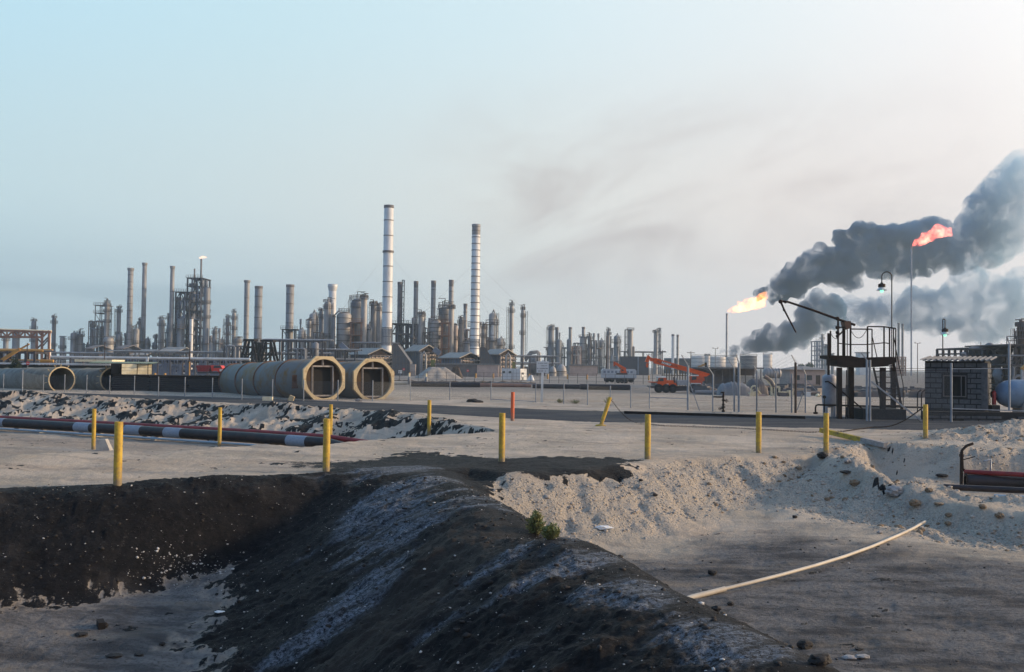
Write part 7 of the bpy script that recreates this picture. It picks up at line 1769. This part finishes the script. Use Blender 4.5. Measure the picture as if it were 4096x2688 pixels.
# yard clutter beyond the fence
def mound_cover(x0, x1, yt, Y, lab, m, seed):
    a, c = pix(x0, yt, Y), pix(x1, yt, Y); z = gz(a.x, Y); mb = MB(); n = 24; vs = []; rnd = random.Random(seed); W_ = c.x - a.x; H_ = a.z - z
    for i in range(n + 1):
        x = a.x + W_ * i / n; e = math.sin(math.pi * i / n) ** .22; 
        for j, (yy, f) in enumerate(((0, 0), (.05, .62), (1.2, 1.0), (2.2, .9), (3.0, 0))): vs.append((x, Y + yy, z + H_ * f * e * (1 + .10 * rnd.uniform(-1, 1)) - (.15 if f == 0 else 0)))
    mb.add(vs, [(i * 5 + j, (i + 1) * 5 + j, (i + 1) * 5 + j + 1, i * 5 + j + 1) for i in range(n) for j in range(4)], True); return solo(mb, 'covered_load', m, lab, 'load')
mound_cover(2880,3010,1528,118,'grey sheeted load lying low behind the valve stand','lag2',1)
mound_cover(2990,3075,1515,122,'blue grey sheeted load, taller, next to the drum wheel','steel',2)
t = thing('cable_drum', 'pale hooped drum on a cradle behind the tall fence', 'drum', pix(3016,1585,112)); c = pix(3014,1556,112); zg_ = gz(c.x, 112); t.location = (c.x, 112, zg_)
MB().ring((c.x, 111.5, c.z), (.2, 1, 0), M(10,112), M(15,112), .9, 26).build('hoop', 'cream', t); MB().bar((c.x - .7, 112, zg_ + .12), (c.x + 1.3, 112, zg_ + .12), .5, .24).build('cradle', 'brick', t); MB().bar((c.x - .3, 112, zg_ + .2), (c.x - .1, 112, c.z), .2).build('strut', 'cream', t); MB().bar((c.x + .9, 112, zg_ + .2), (c.x + .2, 112, c.z + .2), .14).build('strut', 'cream', t)
MB().box((c.x, 112, zg_ + .2), (1.0, .7, .42)).build('seat_block', 'cream', t)
t = thing('belt_loader', 'inclined conveyor chute on a pale frame behind the tall fence', 'conveyor', (pix(3100,1580,114).x, 114, gz(pix(3100,1580,114).x, 114))); k_ = lambda x, y: pix(x, y, 114)
MB().tube([k_(3056,1505), k_(3068,1512), k_(3085,1527), k_(3096,1548)], .24, 8).build('chute', 'steel', t); MB().tube([k_(3050,1506), k_(3064,1516), k_(3078,1532), k_(3088,1552)], .10, 6).build('chute_rail', 'cream', t); MB().tube([k_(3070,1508), k_(3088,1522), k_(3102,1545)], .10, 6).build('chute_rail', 'cream', t)
zg_ = gz(k_(3100,1580).x, 114)
MB().bar(k_(3084,1548), k_(3118,1547), .22).build('cross_beam', 'cream', t)
for x in (3086,3100,3117): MB().bar(Vector((k_(x,1580).x, 114, zg_)), k_(x, 1548), .2).build('leg', 'cream', t)
t = thing('skip', 'dark open skip on the yard behind the tall fence', 'skip', (pix(3135,1590,113).x, 113, gz(pix(3135,1590,113).x, 113))); a, c = pix(3116,1569,113), pix(3154,1569,113); zg_ = gz(a.x, 113)
MB().prism([Vector((a.x, 113, a.z)), Vector((c.x, 113, a.z)), Vector((c.x - .2, 113, zg_)), Vector((a.x + .2, 113, zg_))], (0, 1.4, 0)).build('body', 'stkd', t); MB().box(((a.x + c.x) / 2, 112.95, a.z + .03), (c.x - a.x + .1, .12, .12)).build('rim', 'cream', t)
for x0, x1, y0, m, lab in ((3156,3174,1564,'cream','cream crate beside the dark skip'),(3186,3206,1570,'cladb','blue grey drum box past the thick wooden post'),(3226,3243,1571,'cont','white drum box near the pressure vessel')):
    a, c = pix(x0, y0, 113), pix(x1, y0, 113); zg_ = gz(a.x, 113); t = thing('site_box', lab, 'box', ((a.x + c.x) / 2, 113.4, zg_)); MB().box(((a.x + c.x) / 2, 113.4, (a.z + zg_) / 2), (c.x - a.x, .8, a.z - zg_)).build('body', m, t); MB().box(((a.x + c.x) / 2, 113.4, a.z + .02), (c.x - a.x + .08, .88, .06)).build('lid', m, t)
b = pix(3273,1590,112); mb = MB(); mb.blob((b.x, 112, gz(b.x, 112) + .15), .28, 3, 2, .2, (1.1, .8, .8)); solo(mb, 'rock', 'cream', 'pale lump of stone near the pressure vessel foot', 'rock')
for i, (x0, x1, y, Y, r, m, lab) in enumerate(((2780,2935,1573,124,.28,'lag2','grey pipe lying along the yard behind the first tall fence posts'),(3330,3690,1545,140,.22,'steel','long dark pipe on low stands seen under the platform'),(3330,3700,1562,128,.25,'lag2','long grey pipe lying lower under the platform'),(3460,3700,1530,150,.25,'steel','dark pipe run farthest under the platform stair'),(3200,3330,1567,135,.3,'stkd','dark pipe lying behind the pressure vessel'))):
    lying(x0, y, x1, y, Y, r, m, lab)
mb = MB(); rnd = random.Random(12)
for i in range(90):
    x = rnd.uniform(3380, 3700); Y = rnd.uniform(118, 165); b = pix(x, 1500, Y); zz = gz(b.x, Y); mb.box((b.x, Y, zz + .3), (rnd.uniform(.4, 2.2), rnd.uniform(.3, 1), rnd.uniform(.4, 1.2)), rnd.uniform(0, 3))
for i in range(130):
    x = rnd.uniform(2770, 3330); Y = rnd.uniform(122, 168); b = pix(x, 1500, Y); zz = gz(b.x, Y)
    if rnd.random() < .5: mb.box((b.x, Y, zz + .3), (rnd.uniform(.4, 2.6), rnd.uniform(.3, 1), rnd.uniform(.4, 1.5)), rnd.uniform(0, 3))
    else: mb.cyl((b.x, Y, zz + .4), (b.x + rnd.uniform(-3, 3), Y + rnd.uniform(-1, 1), zz + rnd.uniform(.3, .9)), rnd.uniform(.1, .3), 7)
o = mb.build('debris', 'steel'); tag(o, 'scatter of fittings and scrap over the far yard behind the tall fence', 'debris', kind='stuff')
# yellow boom of a distant machine
t = thing('jib_boom', 'thin mustard jib of a distant machine above the crane boom root', 'boom', gbase(2800,1480,180)); MB().bar(pix(2772,1477,180), pix(2820,1457,180), .35).build('jib', 'mustard', t); MB().bar(pix(2823,1450,180), pix(2823,1470,180), .35).build('hook_block', 'rustd', t); MB().bar(Vector((pix(2772,1477,180).x, 180, ZG)), pix(2772,1477,180), .4).build('mast', 'steeld', t)
# ------------------------------------------------------------------ pipe racks at the far side
YE = 150.0
frame(3862,4040,1470,1394,YE,10,7,3,'dark pipe rack structure behind the hut roof',m='steeld',w=.32,seed=111,fill=10,pipes=16,decks=(2,))
frame(3822,3866,1470,1415,YE-2,6,2,2,'lower railed wing of the dark pipe rack behind the hut',m='steeld',w=.26,seed=112,pipes=4,diag=False)
frame(4036,4260,1470,1384,YE-8,12,9,5,'dense dark lattice of the pipe rack at the edge of the picture',m='steeld',w=.34,seed=113,fill=14,pipes=20,decks=(3,5))
column(4085,1470,1302,34,YE+6,'brownish vessel with railed top at the edge of the picture','dirt',(.80,.92),30,3.4,seed=114)
for i, (x, yt) in enumerate(((3923,1366),(4005,1372))): pole(x,1470,yt,2.2,YE+8,('thin vent pipe on the dark rack nearer the hut','thin vent pipe on the dark rack nearer the edge vessel')[i],'steeld')
t = thing('yellow_hoist', 'mustard coloured hoist arm beside the blue tank', 'hoist', (pix(4092,1510,110).x, 110, gz(pix(4092,1510,110).x, 110))); MB().bar(pix(4088,1478,110), pix(4130,1440,110), .4).build('arm', 'mustard', t); MB().bar(Vector((pix(4090,1480,110).x, 110, gz(pix(4090,1480,110).x, 110))), pix(4090,1478,110), .3).build('mast', 'galv', t)
bush_specs = [(3205,1455,520),(3238,1450,530)]
for i, (x, y, Y) in enumerate(bush_specs):
    b = gbase(x, 1475, Y); h = pix(x, y, Y).z - ZG; t = thing('tree', ('small dark tree above the bungalow roof, farther from the bluish tower','dark tree above the bungalow roof, nearer the bluish tower')[i], 'tree', b); lf = MB(); rnd = random.Random(i)
    for k in range(500):
        d = Vector((rnd.gauss(0, 1), rnd.gauss(0, 1), rnd.gauss(0, 1))).normalized() * rnd.uniform(.3, 1); c = b + Vector((d.x * h * .35, d.y * h * .35, h * .62 + d.z * h * .38)); e = Vector((rnd.gauss(0, 1), rnd.gauss(0, 1), rnd.gauss(0, 1))).normalized() * .5; f = e.cross(Vector((rnd.gauss(0, 1), 1, .3))).normalized() * .3
        lf.add([c - e, c + f, c + e, c - f], [(0, 1, 2, 3)])
    lf.build('crown', 'leafd', t); MB().frus(b, b + Vector((0, 0, h * .5)), .4, .2, 7).build('trunk', 'wood', t)

# ------------------------------------------------------------------ low process vessels repeated through the plant
def low_proto(px, Y, h, r, m, lab, grp, seed):
    rnd = random.Random(seed); b = gbase(px, 1440, Y); t = thing('process_vessel', lab, 'vessel', b, grp)
    MB().lathe([(r, -.3), (r, h - r * .5), (r * .8, h - r * .2), (r * .3, h), (.02, h)], b, 16).build('shell', m, t)
    add_platform(t, b, r, ZG + h * .8, 1.0, 10, rail=True); add_ladder(t, b, r, -.3, 0, ZG + h)
    MB().tube([b + Vector((r + .4, -.3, 0)), b + Vector((r + .4, -.3, h * .9)), b + Vector((r * .3, 0, h + .8)), b + Vector((0, 0, h - .1))], .22, 6).build('overhead_pipe', m, t); return t
rnd = random.Random(31)
for grp, lab, m, h, r, Y0, xs in (('short columns at the foot of the cracking plant','short grey process vessel low among the pipework of the cracking plant','lag2',15,1.1,436,[(285,905,12)]),
                              ('short columns behind the heater houses','short pale process vessel low among the pipework behind the heater houses','lag',15,1.1,352,[(1190,1300,3),(1395,1540,4),(1640,2030,8)]),
                              ('short columns under the pipe racks past the signboard','short dull process vessel under the high pipe rack past the signboard','lag2',13,1.1,470,[(2190,2500,7)])):
    first = None
    for x0, x1, n in xs:
        for k in range(n):
            x = x0 + (x1 - x0) * (k + rnd.uniform(.1, .9)) / n; Y = Y0 + rnd.uniform(-12, 14)
            if first is None: first = low_proto(x, Y, h, r, m, lab, grp, 1); continue
            o = copy_tree(first); o.location = gbase(x, 1440, Y); s_ = rnd.uniform(.7, 1.25); o.scale = (s_, s_, rnd.uniform(.6, 1.45))
frame(300,345,1430,1378,YL+8,8,3,3,'low tangled pipe frame beyond the pitched roofs, before the lattice tower',w=.32,seed=201,pipes=16,fill=8)
frame(396,470,1430,1368,YL+10,8,4,3,'tangled pipe frame at the foot of the tallest cluster column',w=.32,seed=202,pipes=20,fill=12)
frame(640,700,1430,1330,YL+12,9,3,5,'tangled pipe frame between stout grey column and cracking tower',w=.32,seed=203,pipes=24,fill=12)
frame(800,850,1430,1352,YL+12,9,3,4,'tangled pipe frame on the far side of the cracking tower',w=.32,seed=204,pipes=20,fill=10)
frame(1280,1330,1430,1345,YC+14,9,3,4,'pipe frame between the silvery columns and the pale capped stack',w=.32,seed=205,pipes=20,fill=10)
frame(1465,1535,1430,1330,YC+12,9,3,5,'pipe frame behind the foot of the tallest stack',w=.32,seed=206,pipes=24,fill=12,m='steeld')
frame(1668,1700,1430,1310,YC+12,9,2,5,'pipe frame behind the ragged crowned silvery column',w=.32,seed=207,pipes=16,fill=8,m='steeld')
frame(1815,1880,1430,1318,YC+14,9,4,5,'pipe frame between brown reactor and closely banded stack',w=.32,seed=208,pipes=28,fill=16,m='steeld',fm='cladw')
frame(1930,2000,1430,1362,YC+22,9,4,3,'pipe frame behind the squat round heater',w=.32,seed=209,pipes=20,fill=10)
frame(2296,2330,1460,1372,YR+8,8,2,4,'pipe frame behind the wide necked column',w=.32,seed=210,pipes=16,fill=8,m='steeld')
frame(2440,2500,1465,1428,YR+14,8,4,2,'low pipe frame between burner pots and pale latticed column',w=.32,seed=211,pipes=16,fill=8,m='steeld')

first = None; rnd = random.Random(44)
for x0, x1, n, yt, Y in ((330,700,8,1330,444),(820,980,5,1340,425),(1180,1310,5,1300,360),(1400,1560,6,1260,366),(1640,1990,12,1270,372),(2200,2480,9,1360,474)):
    for k in range(n):
        x = x0 + (x1 - x0) * (k + rnd.uniform(.1, .9)) / n; b = gbase(x, 1440, Y + rnd.uniform(-8, 8)); h = pix(x, yt + rnd.uniform(-30, 50), Y).z - ZG
        if first is None:
            first = thing('vent_pipe', 'thin grey vent pipe rising out of the refinery pipework', 'pipe', b, 'thin vent pipes over the refinery'); h0 = h
            MB().lathe([(.42, -.3), (.36, h - 1.2), (.5, h - 1), (.5, h), (.3, h)], b, 10).build('shaft', 'lag2', first)
            mb = MB(); mb.ring(b + Vector((0, 0, h * .62)), (0, 0, 1), .3, 1.3, .2, 10); mb.build('ring_platform', 'steel', first)
        else: o = copy_tree(first); o.location = b; o.scale = (rnd.uniform(.7, 1.3),) * 2 + (h / h0,)
# ------------------------------------------------------------------ smoke and flames
def cloud_mesh(name, balls, voxel, seed, amp, parent=None):
    """balls: (centre, radius); joined into one closed billowing skin"""
    rnd = random.Random(seed); bm = bmesh.new()
    for c, r in balls:
        bmesh.ops.create_icosphere(bm, subdivisions=3, radius=r, matrix=Matrix.Translation(c) @ Matrix.Diagonal((1, 1, rnd.uniform(.8, 1.1), 1)))
    o0 = Vector(balls[0][0])
    for v in bm.verts: v.co -= o0
    me = bpy.data.meshes.new(name); bm.to_mesh(me); bm.free()
    o = bpy.data.objects.new(name, me); col.objects.link(o); o.location = o0
    m = o.modifiers.new('skin', 'REMESH'); m.mode = 'VOXEL'; m.voxel_size = voxel
    for k, (sz, am) in enumerate(((amp * 4.0, amp * 1.2), (amp * 1.7, amp * .75), (amp * .75, amp * .3))):
        tx = bpy.data.textures.new(name + '_billow', 'CLOUDS'); tx.noise_scale = sz; tx.noise_depth = 1; tx.noise_type = 'HARD_NOISE'
        d = o.modifiers.new('billow', 'DISPLACE'); d.texture = tx; d.strength = -am * 2; d.mid_level = .32; d.texture_coords = 'LOCAL'
    m2 = o.modifiers.new('skin', 'REMESH'); m2.mode = 'VOXEL'; m2.voxel_size = voxel
    if parent: o.parent = parent
    return o
def vol_mat(name, colr, dens, x0, x1, d0, d1, nscale, lo, hi, emis=None, estr=0, ecol2=None):
    """density falls from d0 to d1 along local x; noise thins it"""
    m = bpy.data.materials.new(name); m.use_nodes = True; t = m.node_tree
    for n in list(t.nodes): t.nodes.remove(n)
    out = t.nodes.new('ShaderNodeOutputMaterial'); v = t.nodes.new('ShaderNodeVolumePrincipled'); t.links.new(v.outputs[0], out.inputs['Volume'])
    v.inputs['Color'].default_value = (*colr, 1); v.inputs['Anisotropy'].default_value = .2
    tcn = t.nodes.new('ShaderNodeTexCoord'); s = t.nodes.new('ShaderNodeSeparateXYZ'); t.links.new(tcn.outputs['Object'], s.inputs[0])
    mr = t.nodes.new('ShaderNodeMapRange'); t.links.new(s.outputs[0], mr.inputs[0]); mr.inputs[1].default_value = x0; mr.inputs[2].default_value = x1; mr.inputs[3].default_value = d0; mr.inputs[4].default_value = d1
    n = t.nodes.new('ShaderNodeTexNoise'); n.inputs['Scale'].default_value = nscale; n.inputs['Detail'].default_value = 4; n.inputs['Roughness'].default_value = .68; n.inputs['Distortion'].default_value = .8
    t.links.new(tcn.outputs['Object'], n.inputs[0])
    r = t.nodes.new('ShaderNodeMapRange'); r.interpolation_type = 'SMOOTHSTEP'; t.links.new(n.outputs[0], r.inputs[0]); r.inputs[1].default_value = lo; r.inputs[2].default_value = hi; r.inputs[3].default_value = 0.0 if emis else .12
    ml = t.nodes.new('ShaderNodeMath'); ml.operation = 'MULTIPLY'; t.links.new(mr.outputs[0], ml.inputs[0]); t.links.new(r.outputs[0], ml.inputs[1])
    if emis:
        v.inputs['Density'].default_value = dens; v.inputs['Emission Color'].default_value = (*emis, 1)
        t.links.new(ml.outputs[0], v.inputs['Emission Strength'])
        if ecol2:
            mx = t.nodes.new('ShaderNodeMix'); mx.data_type = 'RGBA'; t.links.new(r.outputs[0], mx.inputs[0]); mx.inputs[6].default_value = (*ecol2, 1); mx.inputs[7].default_value = (*emis, 1); t.links.new(mx.outputs[2], v.inputs['Emission Color'])
    else:
        t.links.new(ml.outputs[0], v.inputs['Density'])
        if ecol2:                           # soot thins to paler smoke down the wind
            cr = t.nodes.new('ShaderNodeValToRGB'); f = t.nodes.new('ShaderNodeMapRange'); t.links.new(s.outputs[0], f.inputs[0]); f.inputs[1].default_value = x0; f.inputs[2].default_value = x1 * .8; t.links.new(f.outputs[0], cr.inputs[0])
            cr.color_ramp.elements[0].color = (*colr, 1); cr.color_ramp.elements[1].color = (*ecol2, 1); t.links.new(cr.outputs[0], v.inputs['Color'])
    return m
def plume(path, Y, lab, seed, mt, puffs=1.0, voxel=2.6, amp=3.0, name='smoke_plume', n_sub=3, dy=0.0, group='smoke plumes', rk=1.06):
    rnd = random.Random(seed); balls = []
    for (x0, y0, r0), (x1, y1, r1) in zip(path[:-1], path[1:]):
        for i in range(n_sub):
            f = i / n_sub; r = r0 + (r1 - r0) * f; yy = Y + dy * (x0 - path[0][0]) / (path[-1][0] - path[0][0])
            c = pix((x0 + (x1 - x0) * f) * DS, (y0 + (y1 - y0) * f) * DS, yy); R = M(r * DS * rk, yy)
            balls.append((c + Vector((rnd.uniform(-.2, .2), rnd.uniform(-.35, .35), rnd.uniform(-.2, .2))) * R, R * .56))
            for k in range(int(3 * puffs + .5)):
                a = rnd.uniform(0, 6.28); rr = R * rnd.uniform(.24, .52); balls.append((c + Vector((math.cos(a) * R * .8, rnd.uniform(-.5, .5) * R, abs(math.sin(a)) * R * rnd.uniform(.5, 1.05) if rnd.random() < .7 else -R * rnd.uniform(.2, .6))), rr))
    o = cloud_mesh(name, balls, voxel, seed, amp); o.data.materials.append(mt); tag(o, lab, 'smoke', group); return o
XS = lambda px, Y: M((px) * DS, Y)
sm1 = vol_mat('black_smoke', (.12,.24,.40), 0, 0, XS(620, 700), .80, .036, .075, .42, .57, ecol2=(.40,.62,.80))
plume([(1766,686,13),(1788,688,17),(1812,686,20),(1830,668,28),(1862,648,38),(1905,618,38),(1950,640,42),(1985,590,50),(2040,575,54),(2085,600,58),(2140,585,62),(2190,585,64),(2240,565,68),(2290,535,74),(2340,505,84),(2400,475,94),(2470,440,104)], 700,
      'dark blue smoke plume streaming from the yellow flare and climbing out of the picture', 3, sm1, 1.3, 1.35, 2.4, n_sub=4)
sm2 = vol_mat('black_smoke_low', (.10,.19,.33), 0, 0, XS(560, 760), .36, .07, .08, .40, .57, ecol2=(.22,.40,.58))
plume([(1700,824,12),(1725,815,14),(1752,800,22),(1790,792,30),(1830,786,34),(1870,772,34),(1892,742,36),(1915,722,38),(1935,742,36)], 760, 'dark smoke cloud rising low behind the storage tanks', 5, sm2, 1.2, 1.7, 2.4, n_sub=4, rk=1.1)
sm3 = vol_mat('thin_smoke', (.26,.46,.64), 0, 0, XS(460, 800), .14, .05, .06, .42, .60, ecol2=(.36,.56,.72))
plume([(1945,745,30),(1990,735,34),(2040,722,36),(2090,735,36),(2140,728,42),(2190,730,52),(2240,712,62),(2275,690,52),(2310,740,66),(2370,735,72),(2440,730,80)], 800, 'thinner grey smoke bank spreading behind the platform and lamps', 7, sm3, 1.2, 2.0, 3.0, n_sub=3, rk=1.2)
sm4 = vol_mat('black_smoke_small', (.09,.20,.34), 0, 0, 30, .25, .25, .09, .28, .55)
plume([(1675,822,7),(1688,818,10),(1704,820,8)], 690, 'small dark smoke puff at the foot of the flare stack', 9, sm4, 1, 1.6, 1.8, n_sub=2)
def flame(path, Y, lab, seed, mt, voxel, amp, n_sub=4):
    rnd = random.Random(seed); balls = []
    for (x0, y0, r0), (x1, y1, r1) in zip(path[:-1], path[1:]):
        for i in range(n_sub):
            f = i / n_sub; c = pix((x0 + (x1 - x0) * f) * DS, (y0 + (y1 - y0) * f) * DS, Y); R = M((r0 + (r1 - r0) * f) * DS * 1.3, Y); balls.append((c, R * .8))
            for k in range(2): balls.append((c + Vector((rnd.uniform(-.8, .8), rnd.uniform(-.5, .5), rnd.uniform(-.4, 1.0))) * R, R * rnd.uniform(.25, .5)))
    o = cloud_mesh('flare_flame', balls, voxel, seed, amp); o.data.materials.append(mt); return tag(o, lab, 'flame', 'flare flames')
fm1 = vol_mat('yellow_flame', (.9,.6,.4), .02, 0, XS(80, 640), 1.15, .45, .20, .36, .62, (1.0, .38, .075), 1, (1.0, .17, .02))
flame([(1690,727,2.5),(1702,722,6),(1718,717,8.5),(1735,712,10),(1750,706,13),(1762,704,14),(1770,706,9),(1778,708,4)], 640, 'yellow white flame blowing sideways off the slim grey flare stack', 4, fm1, .8, 1.0)
fm2 = vol_mat('pink_flame', (.9,.5,.4), .02, 0, XS(95, 600), 1.0, .55, .20, .36, .62, (1.0, .26, .17), 1, (1.0, .09, .06))
flame([(2121,574,2.5),(2132,566,7),(2148,556,11),(2168,545,13),(2185,538,13),(2200,540,10),(2212,546,4)], 600, 'pinkish orange flame blowing off the very tall thin flare stack', 6, fm2, .8, 1.1)
fm3 = vol_mat('small_flame', (.9,.6,.4), .02, 0, 8, 1.0, .6, .5, .2, .5, (1.0, .48, .16), 1, (1.0, .28, .07))
flame([(463,601,1.5),(467,599,3.2),(474,598,3.4),(481,598,2),(485,598,1)], 438, 'small pale flame on the flare pipe of the cracking tower', 8, fm3, .35, .2, 3)

# ------------------------------------------------------------------ air
hm = bpy.data.materials.new('dusty_air'); hm.use_nodes = True; t = hm.node_tree
for n in list(t.nodes): t.nodes.remove(n)
out = t.nodes.new('ShaderNodeOutputMaterial'); v = t.nodes.new('ShaderNodeVolumePrincipled'); t.links.new(v.outputs[0], out.inputs['Volume'])
v.inputs['Color'].default_value = (.66, .84, .95, 1); v.inputs['Density'].default_value = .00026; v.inputs['Anisotropy'].default_value = .2
mb = MB(); mb.box((0, 1200, 118), (6200, 3600, 246)); hz = mb.build('haze', hm); tag(hz, 'pale dust-laden air over the refinery', 'haze', kind='stuff'); hz.display_type = 'WIRE'
